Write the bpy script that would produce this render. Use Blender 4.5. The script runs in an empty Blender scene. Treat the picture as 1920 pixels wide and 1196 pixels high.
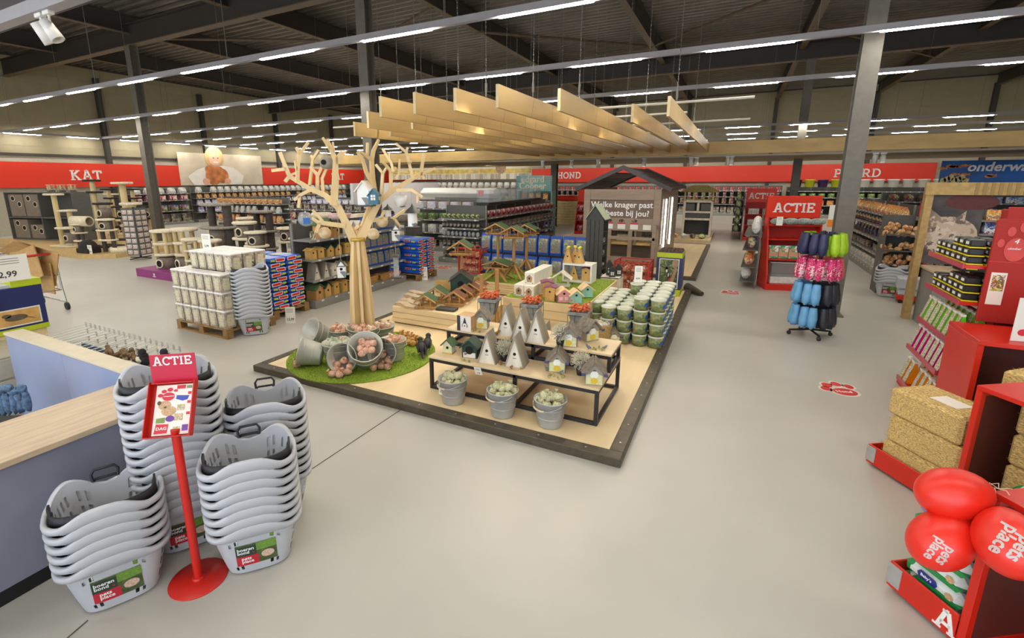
import bpy, bmesh, math, random
from mathutils import Vector, Matrix
random.seed(7)
PI = math.pi
S = bpy.context.scene
COL = S.collection
# ---------------------------------------------------------------- camera
CAM_H = 2.2
YAW, PIT, ROL = -0.4824, 0.2182, -0.005
FPX, CX, CY = 891.81, 906.94, 535.56
def _rot():
    a, b, c = YAW, PIT, ROL
    yaw = Matrix(((math.cos(a), -math.sin(a), 0), (math.sin(a), math.cos(a), 0), (0, 0, 1)))
    base = Matrix(((1, 0, 0), (0, 0, -1), (0, 1, 0)))
    pit = Matrix(((1, 0, 0), (0, math.cos(b), -math.sin(b)), (0, math.sin(b), math.cos(b))))
    rol = Matrix(((math.cos(c), -math.sin(c), 0), (math.sin(c), math.cos(c), 0), (0, 0, 1)))
    return rol @ pit @ base @ yaw
RM = _rot()
cam_d = bpy.data.cameras.new('camera')
cam = bpy.data.objects.new('camera', cam_d); COL.objects.link(cam)
S.camera = cam
cam_d.sensor_width = 36.0
cam_d.sensor_fit = 'HORIZONTAL'
cam_d.lens = FPX / 1920 * 36
cam_d.shift_x = (960 - CX) / 1920
cam_d.shift_y = -(598 - CY) / 1920
cam_d.clip_start = 0.05; cam_d.clip_end = 200
r_, d_, f_ = Vector(RM[0]), Vector(RM[1]), Vector(RM[2])
cam.matrix_world = Matrix(((r_.x, -d_.x, -f_.x, 0), (r_.y, -d_.y, -f_.y, 0), (r_.z, -d_.z, -f_.z, CAM_H), (0, 0, 0, 1)))
def ray(u, v):
    return RM.transposed() @ Vector(((u - CX) / FPX, (v - CY) / FPX, 1.0))
def G(u, v, z=0.0):
    """world point at height z seen at pixel u,v of the photograph"""
    d = ray(u, v); t = (z - CAM_H) / d.z
    return Vector((d.x * t, d.y * t, z))
def GY(u, v, y):
    d = ray(u, v); t = y / d.y
    return Vector((d.x * t, y, d.z * t + CAM_H))
def GX(u, v, x):
    d = ray(u, v); t = x / d.x
    return Vector((x, d.y * t, d.z * t + CAM_H))
def HT(u, v, p):
    d = ray(u, v); t = math.hypot(p[0], p[1]) / math.hypot(d.x, d.y)
    return d.z * t + CAM_H
# ---------------------------------------------------------------- exposure, world, daylight through the shop front behind the camera
S.view_settings.view_transform = 'Standard'
S.view_settings.look = 'None'
S.view_settings.exposure = 0.12
S.view_settings.gamma = 1.0
S.view_settings.use_curve_mapping = False
W = bpy.data.worlds.new('daylight'); S.world = W; W.use_nodes = True
_bg = W.node_tree.nodes['Background']
_bg.inputs[0].default_value = (0.80, 0.88, 1.0, 1); _bg.inputs[1].default_value = 3.0
TUBE_POWER = 85.0
LAMP_WARM = (1.0, 0.94, 0.84)
# ---------------------------------------------------------------- materials
MATS = {}
def lin(c):
    return tuple((x / 12.92 if x <= 0.04045 else ((x + 0.055) / 1.055) ** 2.4) for x in c)
def rgb(*c):
    return lin(tuple(x / 255.0 for x in c)) + (1,)
def mat(name, col, rough=0.5, metal=0.0, var=0.06, scale=12.0, emit=0.0, spec=None, alpha=None, trans=0.0, bump=0.0, stretch=None):
    if name in MATS: return MATS[name]
    m = bpy.data.materials.new(name); m.use_nodes = True
    nt = m.node_tree; b = nt.nodes['Principled BSDF']
    b.inputs['Roughness'].default_value = rough; b.inputs['Metallic'].default_value = metal
    c = rgb(*col)
    if spec is not None: b.inputs['Specular IOR Level'].default_value = spec
    if trans: b.inputs['Transmission Weight'].default_value = trans
    if alpha is not None: b.inputs['Alpha'].default_value = alpha
    if emit:
        b.inputs['Emission Color'].default_value = c; b.inputs['Emission Strength'].default_value = emit
    if var > 0:
        tc = nt.nodes.new('ShaderNodeTexCoord'); mp = nt.nodes.new('ShaderNodeMapping'); no = nt.nodes.new('ShaderNodeTexNoise')
        mp.inputs['Scale'].default_value = stretch or (1, 1, 1)
        no.inputs['Scale'].default_value = scale; no.inputs['Detail'].default_value = 3
        nt.links.new(tc.outputs['Object'], mp.inputs[0]); nt.links.new(mp.outputs[0], no.inputs['Vector'])
        r = nt.nodes.new('ShaderNodeValToRGB')
        r.color_ramp.elements[0].position = 0.3; r.color_ramp.elements[1].position = 0.7
        r.color_ramp.elements[0].color = tuple(x * (1 - var * 2) for x in c[:3]) + (1,)
        r.color_ramp.elements[1].color = tuple(min(1, x * (1 + var * 1.5)) for x in c[:3]) + (1,)
        nt.links.new(no.outputs['Fac'], r.inputs[0]); nt.links.new(r.outputs[0], b.inputs['Base Color'])
        if bump:
            bp = nt.nodes.new('ShaderNodeBump'); bp.inputs['Strength'].default_value = bump
            nt.links.new(no.outputs['Fac'], bp.inputs['Height']); nt.links.new(bp.outputs[0], b.inputs['Normal'])
    else:
        b.inputs['Base Color'].default_value = c
    MATS[name] = m
    return m
def blotch(name, cols, scale=20.0, rough=0.4, noise=0.0, stretch=None, bump=0.0):
    """printed or mixed goods: cells of several flat colours"""
    if name in MATS: return MATS[name]
    m = bpy.data.materials.new(name); m.use_nodes = True
    nt = m.node_tree; b = nt.nodes['Principled BSDF']; b.inputs['Roughness'].default_value = rough
    tc = nt.nodes.new('ShaderNodeTexCoord'); vo = nt.nodes.new('ShaderNodeTexVoronoi'); vo.inputs['Scale'].default_value = scale
    src = tc.outputs['Object']
    if stretch:
        mp = nt.nodes.new('ShaderNodeMapping'); mp.inputs['Scale'].default_value = stretch
        nt.links.new(src, mp.inputs[0]); src = mp.outputs[0]
    if noise:
        no = nt.nodes.new('ShaderNodeTexNoise'); no.inputs['Scale'].default_value = scale * 1.5
        mx = nt.nodes.new('ShaderNodeMix'); mx.data_type = 'VECTOR'; mx.inputs[0].default_value = noise
        nt.links.new(src, no.inputs['Vector']); nt.links.new(src, mx.inputs[4]); nt.links.new(no.outputs['Color'], mx.inputs[5]); src = mx.outputs[1]
    nt.links.new(src, vo.inputs['Vector'])
    sp = nt.nodes.new('ShaderNodeSeparateColor'); nt.links.new(vo.outputs['Color'], sp.inputs[0])
    r = nt.nodes.new('ShaderNodeValToRGB'); r.color_ramp.interpolation = 'CONSTANT'
    n = len(cols)
    while len(r.color_ramp.elements) < n: r.color_ramp.elements.new(0.5)
    for i, c in enumerate(cols):
        r.color_ramp.elements[i].position = i / n; r.color_ramp.elements[i].color = rgb(*c)
    nt.links.new(sp.outputs[0], r.inputs[0]); nt.links.new(r.outputs[0], b.inputs['Base Color'])
    if bump:
        bp = nt.nodes.new('ShaderNodeBump'); bp.inputs['Strength'].default_value = bump
        nt.links.new(vo.outputs['Distance'], bp.inputs['Height']); nt.links.new(bp.outputs[0], b.inputs['Normal'])
    MATS[name] = m
    return m
def glow(name, col, strength):
    if name in MATS: return MATS[name]
    m = bpy.data.materials.new(name); m.use_nodes = True
    nt = m.node_tree; nt.nodes.clear()
    e = nt.nodes.new('ShaderNodeEmission'); o = nt.nodes.new('ShaderNodeOutputMaterial')
    e.inputs[0].default_value = tuple(col) + (1,); e.inputs[1].default_value = strength
    nt.links.new(e.outputs[0], o.inputs[0]); MATS[name] = m
    return m
def glass(name, col, rough=0.05, a=0.25):
    return mat(name, col, rough=rough, var=0, alpha=a, spec=0.6)
# ---------------------------------------------------------------- mesh accumulator
class MB:
    def __init__(s): s.v = []; s.f = []; s.mi = []; s.sm = []
    def add(s, vs, fs, mi=0, sm=False, M=None):
        o = len(s.v)
        if M is not None: vs = [tuple(M @ Vector(v)) for v in vs]
        s.v += [tuple(v) for v in vs]; s.f += [tuple(i + o for i in f) for f in fs]
        s.mi += [mi] * len(fs); s.sm += [sm] * len(fs)
        return s
    def box(s, x0, x1, y0, y1, z0, z1, mi=0, M=None):
        return s.add([(x0, y0, z0), (x1, y0, z0), (x1, y1, z0), (x0, y1, z0), (x0, y0, z1), (x1, y0, z1), (x1, y1, z1), (x0, y1, z1)],
                     [(0, 3, 2, 1), (4, 5, 6, 7), (0, 1, 5, 4), (1, 2, 6, 5), (2, 3, 7, 6), (3, 0, 4, 7)], mi, False, M)
    def cb(s, cx, cy, z0, sx, sy, sz, mi=0, M=None):
        return s.box(cx - sx / 2, cx + sx / 2, cy - sy / 2, cy + sy / 2, z0, z0 + sz, mi, M)
    def bbox(s, x0, x1, y0, y1, z0, z1, b=0.01, mi=0, M=None):
        """box with chamfered edges"""
        b = min(b, (x1 - x0) / 2.2, (y1 - y0) / 2.2, (z1 - z0) / 2.2)
        vs = []; idx = {}
        for X, sx in ((x0, 1), (x1, -1)):
            for Y, sy in ((y0, 1), (y1, -1)):
                for Z_, sz in ((z0, 1), (z1, -1)):
                    for k in range(3):
                        p = [X + sx * b, Y + sy * b, Z_ + sz * b]
                        p[k] = (X, Y, Z_)[k]
                        idx[(sx, sy, sz, k)] = len(vs); vs.append(tuple(p))
        fs = []
        for k in range(3):
            a, c = [(1, 2), (0, 2), (0, 1)][k]
            for sg in (1, -1):
                q = []
                for sa, sc in ((1, 1), (-1, 1), (-1, -1), (1, -1)):
                    t = [0, 0, 0]; t[k] = sg; t[a] = sa; t[c] = sc
                    q.append(idx[(t[0], t[1], t[2], k)])
                fs.append(q)
        for k in range(3):
            a, c = [(1, 2), (0, 2), (0, 1)][k]
            for sa in (1, -1):
                for sc in (1, -1):
                    t1 = [0, 0, 0]; t1[a] = sa; t1[c] = sc; t1[k] = 1
                    t2 = list(t1); t2[k] = -1
                    fs.append([idx[(*t1, a)], idx[(*t2, a)], idx[(*t2, c)], idx[(*t1, c)]])
        for sx in (1, -1):
            for sy in (1, -1):
                for sz in (1, -1): fs.append([idx[(sx, sy, sz, k)] for k in range(3)])
        return s.add(vs, fs, mi, False, M)
    def cyl(s, p0, p1, r0, r1=None, n=12, mi=0, caps=True, sm=True, M=None):
        r1 = r0 if r1 is None else r1
        p0, p1 = Vector(p0), Vector(p1); d = (p1 - p0).normalized()
        a = d.orthogonal().normalized(); b = d.cross(a)
        vs = []
        for p, r in ((p0, r0), (p1, r1)):
            for i in range(n):
                t = 2 * PI * i / n; vs.append(p + a * (r * math.cos(t)) + b * (r * math.sin(t)))
        s.add(vs, [(i, (i + 1) % n, n + (i + 1) % n, n + i) for i in range(n)], mi, sm, M)
        if caps: s.add(vs, [tuple(range(n - 1, -1, -1)), tuple(range(n, 2 * n))], mi, False, M)
        return s
    def tube(s, pts, r, n=8, mi=0, M=None, closed=False):
        pts = [Vector(p) for p in pts]; m = len(pts)
        rs = r if isinstance(r, (list, tuple)) else [r] * m
        vs = []; prev = None
        for i, p in enumerate(pts):
            if closed: d = (pts[(i + 1) % m] - pts[i - 1]).normalized()
            else: d = (pts[min(i + 1, m - 1)] - pts[max(i - 1, 0)]).normalized()
            a = d.orthogonal().normalized() if prev is None else (prev - d * prev.dot(d)).normalized()
            prev = a; b = d.cross(a)
            for k in range(n):
                t = 2 * PI * k / n; vs.append(p + a * (rs[i] * math.cos(t)) + b * (rs[i] * math.sin(t)))
        fs = []
        for i in range(m if closed else m - 1):
            j = (i + 1) % m
            for k in range(n): fs.append((i * n + k, i * n + (k + 1) % n, j * n + (k + 1) % n, j * n + k))
        s.add(vs, fs, mi, True, M)
        if not closed: s.add([vs[k] for k in range(n)] + [vs[(m - 1) * n + k] for k in range(n)], [tuple(range(n - 1, -1, -1)), tuple(range(n, 2 * n))], mi, False, M)
        return s
    def lathe(s, prof, n=20, mi=0, M=None, cap=True, sx=1.0, sy=1.0):
        vs = []; m = len(prof)
        for r, z in prof:
            for i in range(n):
                t = 2 * PI * i / n; vs.append((r * sx * math.cos(t), r * sy * math.sin(t), z))
        fs = [(j * n + i, j * n + (i + 1) % n, (j + 1) * n + (i + 1) % n, (j + 1) * n + i) for j in range(m - 1) for i in range(n)]
        s.add(vs, fs, mi, True, M)
        if cap:
            if prof[0][0] > 1e-4: s.add(vs[:n], [tuple(range(n - 1, -1, -1))], mi, False, M)
            if prof[-1][0] > 1e-4: s.add(vs[-n:], [tuple(range(n))], mi, False, M)
        return s
    def sph(s, c, r, mi=0, nu=10, nv=6, M=None, jit=0.0):
        rx, ry, rz = r if isinstance(r, (tuple, list)) else (r, r, r)
        vs = [(c[0], c[1], c[2] - rz)]
        for j in range(1, nv):
            ph = -PI / 2 + PI * j / nv
            for i in range(nu):
                t = 2 * PI * i / nu; k = 1 + (random.uniform(-jit, jit) if jit else 0)
                vs.append((c[0] + rx * k * math.cos(ph) * math.cos(t), c[1] + ry * k * math.cos(ph) * math.sin(t), c[2] + rz * k * math.sin(ph)))
        vs.append((c[0], c[1], c[2] + rz)); L = len(vs) - 1
        fs = [(0, 1 + (i + 1) % nu, 1 + i) for i in range(nu)]
        for j in range(nv - 2):
            for i in range(nu): fs.append((1 + j * nu + i, 1 + j * nu + (i + 1) % nu, 1 + (j + 1) * nu + (i + 1) % nu, 1 + (j + 1) * nu + i))
        fs += [(L, 1 + (nv - 2) * nu + i, 1 + (nv - 2) * nu + (i + 1) % nu) for i in range(nu)]
        return s.add(vs, fs, mi, True, M)
    def prism(s, poly, y0, y1, mi=0, M=None):
        """polygon given in x,z and pulled along y"""
        n = len(poly)
        vs = [(x, y0, z) for x, z in poly] + [(x, y1, z) for x, z in poly]
        return s.add(vs, [tuple(range(n)), tuple(range(2 * n - 1, n - 1, -1))] + [(i, n + i, n + (i + 1) % n, (i + 1) % n) for i in range(n)], mi, False, M)
    def hprism(s, poly, z0, z1, mi=0, M=None):
        n = len(poly)
        vs = [(x, y, z0) for x, y in poly] + [(x, y, z1) for x, y in poly]
        return s.add(vs, [tuple(range(n - 1, -1, -1)), tuple(range(n, 2 * n))] + [(i, (i + 1) % n, n + (i + 1) % n, n + i) for i in range(n)], mi, False, M)
    def merge(s, o, M=None, mi=None):
        k = len(s.v)
        s.v += [tuple(M @ Vector(v)) for v in o.v] if M is not None else o.v
        s.f += [tuple(i + k for i in f) for f in o.f]; s.mi += o.mi if mi is None else [mi] * len(o.f); s.sm += o.sm
        return s
    def mesh(s, name, mats):
        me = bpy.data.meshes.new(name); me.from_pydata(s.v, [], s.f)
        me.polygons.foreach_set('material_index', s.mi); me.polygons.foreach_set('use_smooth', s.sm)
        for m in (mats if isinstance(mats, (list, tuple)) else [mats]): me.materials.append(m)
        bm = bmesh.new(); bm.from_mesh(me); bmesh.ops.recalc_face_normals(bm, faces=bm.faces); bm.to_mesh(me); bm.free()
        me.update()
        return me
    def build(s, name, mats, parent=None, loc=None, rz=None, label=None):
        o = bpy.data.objects.new(name, s.mesh(name, mats)); COL.objects.link(o)
        if parent is not None: o.parent = parent
        if loc is not None: o.location = loc
        if rz is not None: o.rotation_euler = (0, 0, rz)
        if label: o['label'] = label
        return o
def T(x=0, y=0, z=0, rz=0, rx=0, ry=0, s=1):
    m = Matrix.Translation((x, y, z)) @ Matrix.Rotation(rz, 4, 'Z') @ Matrix.Rotation(ry, 4, 'Y') @ Matrix.Rotation(rx, 4, 'X')
    return m @ Matrix.Scale(s, 4) if s != 1 else m
def tag(o, label=None, cat=None, group=None, kind=None):
    if label: o['label'] = label
    if cat: o['category'] = cat
    if group: o['group'] = group
    if kind: o['kind'] = kind
    return o
def thing(name, label, cat, loc=(0, 0, 0), rz=0.0, group=None):
    o = bpy.data.objects.new(name, None); COL.objects.link(o)
    o.empty_display_size = 0.05; o.location = loc; o.rotation_euler = (0, 0, rz)
    return tag(o, label, cat, group)
def struct(name, mb, mats, label=None):
    o = mb.build(name, mats); o['kind'] = 'structure'
    o['label'] = label or name.replace('_', ' '); o['category'] = name.split('_')[0]
    return o
def kids(o):
    return [c for c in bpy.data.objects if c.parent == o]
KID = {}
def copy_tree(o, loc=None, rot=None, label=None, group=None, scale=None):
    """copy of a thing, its parts and their sub-parts"""
    def rec(s, par):
        c = s.copy(); COL.objects.link(c)
        if par is not None: c.parent = par; c.matrix_parent_inverse = s.matrix_parent_inverse.copy()
        if s.name not in KID: KID[s.name] = kids(s)
        for ch in KID[s.name]: rec(ch, c)
        return c
    r = rec(o, None)
    if loc is not None: r.location = loc
    if rot is not None: r.rotation_euler = rot if isinstance(rot, (tuple, list)) else (0, 0, rot)
    if scale is not None: r.scale = scale if isinstance(scale, (tuple, list)) else (scale,) * 3
    if label: r['label'] = label
    if group: r['group'] = group
    return r
USED = set()
def put(proto, loc, rot=None, label=None, group=None, scale=None):
    """the first call moves the prototype itself, later calls copy it"""
    if proto.name not in USED:
        USED.add(proto.name)
        if proto.name not in KID: KID[proto.name] = kids(proto)
        proto.location = loc
        if rot is not None: proto.rotation_euler = rot if isinstance(rot, (tuple, list)) else (0, 0, rot)
        if scale is not None: proto.scale = scale if isinstance(scale, (tuple, list)) else (scale,) * 3
        if label: proto['label'] = label
        if group: proto['group'] = group
        return proto
    return copy_tree(proto, loc, rot, label, group, scale)
NUM = ['first', 'second', 'third', 'fourth', 'fifth', 'sixth', 'seventh', 'eighth', 'ninth', 'tenth', 'eleventh', 'twelfth', 'thirteenth', 'fourteenth', 'fifteenth',
       'sixteenth', 'seventeenth', 'eighteenth', 'nineteenth', 'twentieth', 'twenty-first', 'twenty-second', 'twenty-third', 'twenty-fourth', 'twenty-fifth']
# ---------------------------------------------------------------- lettering
def stroke(mb, p, w, d, mi=0):
    for (a, b) in zip(p[:-1], p[1:]):
        a, b = Vector(a), Vector(b); e = (b - a).normalized() * w * 0.5; n = Vector((-e.y, e.x))
        q = [a - n, b - n, b + n, a + n]
        mb.prism([(t.x, t.y) for t in q], -d, 0, mi)
def arc(cx, cz, rx, rz, a0, a1, n=10):
    return [(cx + rx * math.cos(math.radians(a0 + (a1 - a0) * i / n)), cz + rz * math.sin(math.radians(a0 + (a1 - a0) * i / n))) for i in range(n + 1)]
GLY = {
    'A': (.98, [[(.2, .05), (.44, .98), (.54, .98), (.8, .05)], [(.28, .36), (.72, .36)]], [(.0, .36, .05), (.62, .98, .05), (.3, .5, .95)]),
    'C': (.86, [arc(.46, .5, .36, .43, 40, 320, 14), [(.76, .98), (.76, .68)]], []),
    'T': (.86, [[(.43, .05), (.43, .92)], [(.06, .92), (.80, .92)], [(.08, .95), (.08, .70)], [(.78, .95), (.78, .70)]], [(.26, .60, .05)]),
    'I': (.48, [[(.24, .05), (.24, .95)]], [(.04, .44, .05), (.04, .44, .95)]),
    'E': (.84, [[(.2, .05), (.2, .95)], [(.06, .93), (.72, .93)], [(.06, .07), (.76, .07)], [(.2, .5), (.56, .5)], [(.72, .96), (.72, .72)], [(.75, .04), (.75, .3)], [(.56, .38), (.56, .62)]], []),
    'K': (.98, [[(.22, .05), (.22, .95)], [(.26, .45), (.72, .93)], [(.38, .55), (.78, .07)]], [(.04, .42, .05), (.04, .42, .95), (.56, .9, .95), (.6, .98, .05)]),
    'H': (1.0, [[(.22, .05), (.22, .95)], [(.78, .05), (.78, .95)], [(.22, .5), (.78, .5)]], [(.04, .4, .05), (.04, .4, .95), (.6, .96, .05), (.6, .96, .95)]),
    'O': (.94, [arc(.47, .5, .38, .43, 0, 360, 20)], []),
    'N': (1.0, [[(.22, .05), (.22, .95)], [(.22, .93), (.78, .07)], [(.78, .05), (.78, .95)]], [(.04, .4, .05), (.04, .3, .95), (.6, .96, .95)]),
    'D': (.94, [[(.2, .05), (.2, .95)], [(.2, .93), (.45, .93)] + arc(.45, .5, .37, .43, 90, -90, 10)[1:] + [(.2, .07)]], [(.03, .3, .05), (.03, .3, .95)]),
    'P': (.82, [[(.2, .05), (.2, .95)], [(.2, .93), (.45, .93)] + arc(.45, .68, .26, .25, 90, -90, 8)[1:] + [(.2, .43)]], [(.03, .4, .05), (.03, .3, .95)]),
    'R': (.94, [[(.2, .05), (.2, .95)], [(.2, .93), (.45, .93)] + arc(.45, .69, .25, .24, 90, -90, 8)[1:] + [(.2, .45)], [(.45, .45), (.74, .05)]], [(.03, .4, .05), (.03, .3, .95), (.62, .92, .05)]),
    ' ': (.5, [], []),
}
def slab(text, h, depth=0.01, w=0.17):
    """slab-serif capitals standing in x,z with their front at y=-depth"""
    mb = MB(); x = 0.0; m = MB()
    for ch in text:
        gw, st, se = GLY[ch]
        for p in st: stroke(m, [(x + a, b) for a, b in p], w, 1.0)
        for a, b, z in se: m.prism([(x + a, z - .05), (x + b, z - .05), (x + b, z + .05), (x + a, z + .05)], -1.0, 0)
        x += gw + .02
    mb.merge(m, Matrix.Diagonal((h, depth, h, 1)))
    return mb, x * h
def words(text, size, depth=0.002, bold=0.0, align='LEFT', spacing=1.0, shear=0.0, line=1.0):
    """lettering as a mesh lying in x,z, front at y=-depth"""
    c = bpy.data.curves.new('words', 'FONT'); c.body = text; c.size = size; c.extrude = depth / 2; c.offset = bold * size
    c.align_x = align; c.resolution_u = 2; c.space_character = spacing; c.shear = shear; c.space_line = line
    o = bpy.data.objects.new('words', c); COL.objects.link(o)
    dg = bpy.context.evaluated_depsgraph_get(); me = bpy.data.meshes.new_from_object(o.evaluated_get(dg))
    mb = MB(); mb.add([(v.co.x, -v.co.z - depth / 2, v.co.y) for v in me.vertices], [tuple(p.vertices) for p in me.polygons])
    bpy.data.objects.remove(o); bpy.data.curves.remove(c); bpy.data.meshes.remove(me)
    return mb
def ell(cx, cz, rx, rz, n=20, a0=0, a1=360):
    return arc(cx, cz, rx, rz, a0, a1, n)[:n if a1 - a0 == 360 else n + 1]
# ================================================================ the building
M_floor = mat('poured_floor', (181, 178, 168), rough=0.36, var=0.035, scale=0.9)
XL, YB, XR = -27.0, 35.0, 16.0
b = MB(); b.box(XL - .3, XR + .3, -6, 42, -0.2, 0)
struct('floor', b, M_floor, 'smooth grey poured floor of the shop')
# expansion joints of the floor
M_joint = mat('floor_joint', (84, 78, 66), rough=0.8)
b = MB()
pA, pB = G(752, 768), G(575, 886)
b.add([pA + Vector((-.006, 0, .0015)), pA + Vector((.006, 0, .0015)), pB + Vector((.006, 0, .0015)), pB + Vector((-.006, 0, .0015))], [(0, 1, 2, 3)])
pA, pB = G(165, 1163), G(105, 1215)
b.add([pA + Vector((-.005, 0, .0015)), pA + Vector((.005, 0, .0015)), pB + Vector((.005, 0, .0015)), pB + Vector((-.005, 0, .0015))], [(0, 1, 2, 3)])
struct('trim_1', b, M_joint, 'dark expansion joint in the floor')
M_wall = mat('wall_panel_cream', (150, 140, 112), rough=0.6, var=0.03, scale=3)
M_wlow = mat('wall_panel_low', (176, 170, 150), rough=0.6, var=0.03)
M_steel = mat('grey_steel', (106, 101, 91), rough=0.5, var=0.05)
M_steel_d = mat('dark_steel', (58, 54, 49), rough=0.55, var=0.05)
M_brown = mat('brown_flange', (96, 82, 62), rough=0.6)
def cassette_wall(axis, at, a0, a1, z1, name, flip=1):
    """horizontal sandwich panels with small grooves, dark rails and wall posts"""
    b = MB()
    def bx(u0, u1, d0, d1, z0, z1_, mi):
        if axis == 'x': b.box(u0, u1, min(at + d0 * flip, at + d1 * flip), max(at + d0 * flip, at + d1 * flip), z0, z1_, mi)
        else: b.box(min(at + d0 * flip, at + d1 * flip), max(at + d0 * flip, at + d1 * flip), u0, u1, z0, z1_, mi)
    z = 0.0
    bx(a0, a1, 0, .3, 0, 3.35, 1)
    z = 3.35
    while z < z1 - .05:
        bx(a0, a1, 0, .3, z, min(z + .36, z1), 0); bx(a0, a1, .015, .3, min(z + .36, z1), min(z + .375, z1), 0); z += .375
    bx(a0, a1, -.06, 0, 3.3, 3.42, 2); bx(a0, a1, -.1, 0, z1 - .12, z1, 2)
    return struct(name, b, [M_wall, M_wlow, M_steel_d])
cassette_wall('y', XL, -6, 41.3, 7.4, 'wall_left', -1)
cassette_wall('x', YB, -14.2, XR, 7.4, 'wall_back')
cassette_wall('x', 41.3, XL, -14.0, 7.4, 'wall_back_recess')
b = MB(); b.box(-14.5, -14.2, YB, 41.3, 0, 7.4); struct('wall_recess_side', b, M_wall)
cassette_wall('y', XR, -6, YB, 7.4, 'wall_right', 1)
# trapezoidal steel roof deck: ribs run left to right
M_deck = mat('roof_deck', (104, 99, 90), rough=0.4, metal=0.3, var=0.08, scale=2)
b = MB(); y = -1.0; pts = []
while y < 42:
    pts += [(y, 7.42), (y + .12, 7.42), (y + .16, 7.34), (y + .26, 7.34)]; y += .30
n = len(pts)
b.add([(XL - .3, p[0], p[1]) for p in pts] + [(XR + .3, p[0], p[1]) for p in pts], [(i, i + 1, n + i + 1, n + i) for i in range(n - 1)])
b.box(XL - .3, XR + .3, -1, 42, 7.44, 7.6)
b.box(XL - .3, XR + .3, -6, -1, 7.44, 7.6)
struct('ceiling', b, M_deck, 'dark trapezoidal steel roof deck')
# shop front behind the camera: solid wings left and right of a glazed opening
b = MB(); b.box(XL, -16, -6.3, -6, 0, 7.4); b.box(9, XR, -6.3, -6, 0, 7.4); b.box(-16, 9, -6.3, -6, 5.2, 7.4)
struct('wall_front', b, M_wall)
# steel frame
def hbeam_x(x0, x1, y, z0, d=.5, w=.22, lab=''):
    b = MB(); b.box(x0, x1, y - w / 2, y + w / 2, z0, z0 + .025, 1); b.box(x0, x1, y - w / 2, y + w / 2, z0 + d - .025, z0 + d, 0); b.box(x0, x1, y - .01, y + .01, z0 + .025, z0 + d - .025, 0)
    o = b.build('roof_beam', [M_steel_d, M_brown]); return tag(o, lab, 'beam')
def hbeam_y(x, y0, y1, z0, d=.5, w=.22, lab=''):
    b = MB(); b.box(x - w / 2, x + w / 2, y0, y1, z0, z0 + .025, 1); b.box(x - w / 2, x + w / 2, y0, y1, z0 + d - .025, z0 + d, 0); b.box(x - .01, x + .01, y0, y1, z0 + .025, z0 + d - .025, 0)
    o = b.build('roof_beam', [M_steel_d, M_brown]); return tag(o, lab, 'beam')
hbeam_x(XL, XR, 9.4, 6.42, .62, .26, 'long dark steel roof beam over the front row of columns')
hbeam_x(XL, XR, 22.1, 6.42, .62, .26, 'long dark steel roof beam over the far row of columns')
for x, nm in ((-22.4, 'leftmost of the beams running to the back wall'), (-17.6, 'second from the left of the beams running to the back wall'), (-12.7, 'third from the left of the beams running to the back wall'),
              (-7.8, 'beam running to the back wall over the wooden tree'), (-3.15, 'beam running to the back wall above the wooden slats'), (1.6, 'beam running to the back wall above the right grey column'),
              (6.4, 'beam running to the back wall at the upper right'), (11.2, 'rightmost of the beams running to the back wall')):
    hbeam_y(x, -1, YB, 6.78, .55, .2, 'dark steel roof beam, ' + nm)
def brace(p, q, lab, r=.045):
    b = MB(); b.cyl(p, q, r, n=6); tag(b.build('roof_brace', M_brown), lab, 'brace')
brace((-7.8, 14.5, 6.8), (-3.15, 19, 6.8), 'thin diagonal roof brace left of the wooden slats')
brace((-3.15, 19, 6.8), (1.6, 14.5, 6.8), 'thin diagonal roof brace above the right end of the wooden slats')
brace((-12.7, 14.5, 6.8), (-7.8, 12, 6.8), 'thin diagonal roof brace left of the middle column')
brace((1.6, 19, 6.8), (6.4, 26, 6.8), 'thin diagonal roof brace at the far right')
brace((-17.6, 10, 6.8), (-12.7, 13, 6.8), 'thin diagonal roof brace over the left column')
def column(x, y, lab, s=.27, z1=6.42):
    t = thing('steel_column', lab, 'column', (x, y, 0))
    b = MB(); h = s / 2; b.box(-h, h, -h, -h + .018, 0, z1); b.box(-h, h, h - .018, h, 0, z1); b.box(-.009, .009, -h + .018, h - .018, 0, z1); b.build('shaft', M_steel, t)
    b = MB(); b.box(-h - .05, h + .05, -h - .05, h + .05, 0, .02); b.build('base_plate', M_steel, t)
    return t
column(1.55, 9.4, 'grey steel column right of the middle aisle, behind the slipper rack', .24)
column(-8.0, 9.4, 'grey steel column behind the wooden tree')
column(-17.6, 9.4, 'grey steel column on the left in front of the red cat banner')
column(-7.75, 22.1, 'grey steel column between the light blue sign and the dog letters')
column(1.95, 22.1, 'grey steel column behind the two red promotion racks')
column(10.9, 22.1, 'thin grey column left of the blue aquarium sign')
for k, y in enumerate((3.0, 7.7, 12.6, 17.5, 22.4, 27.3, 32.2)):
    b = MB(); b.box(XL, XL + .22, y - .1, y + .1, 0, 6.9); tag(b.build('wall_post', M_steel_d), 'dark steel wall post on the left wall, %s from the camera' % NUM[k], 'post')
for k, x in enumerate((-8, -3.2, 1.6, 6.4, 11.2)):
    b = MB(); b.box(x - .1, x + .1, YB - .22, YB, 0, 6.9); tag(b.build('wall_post', M_steel_d), 'dark steel wall post on the back wall, %s from the left' % NUM[k], 'post')
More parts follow.
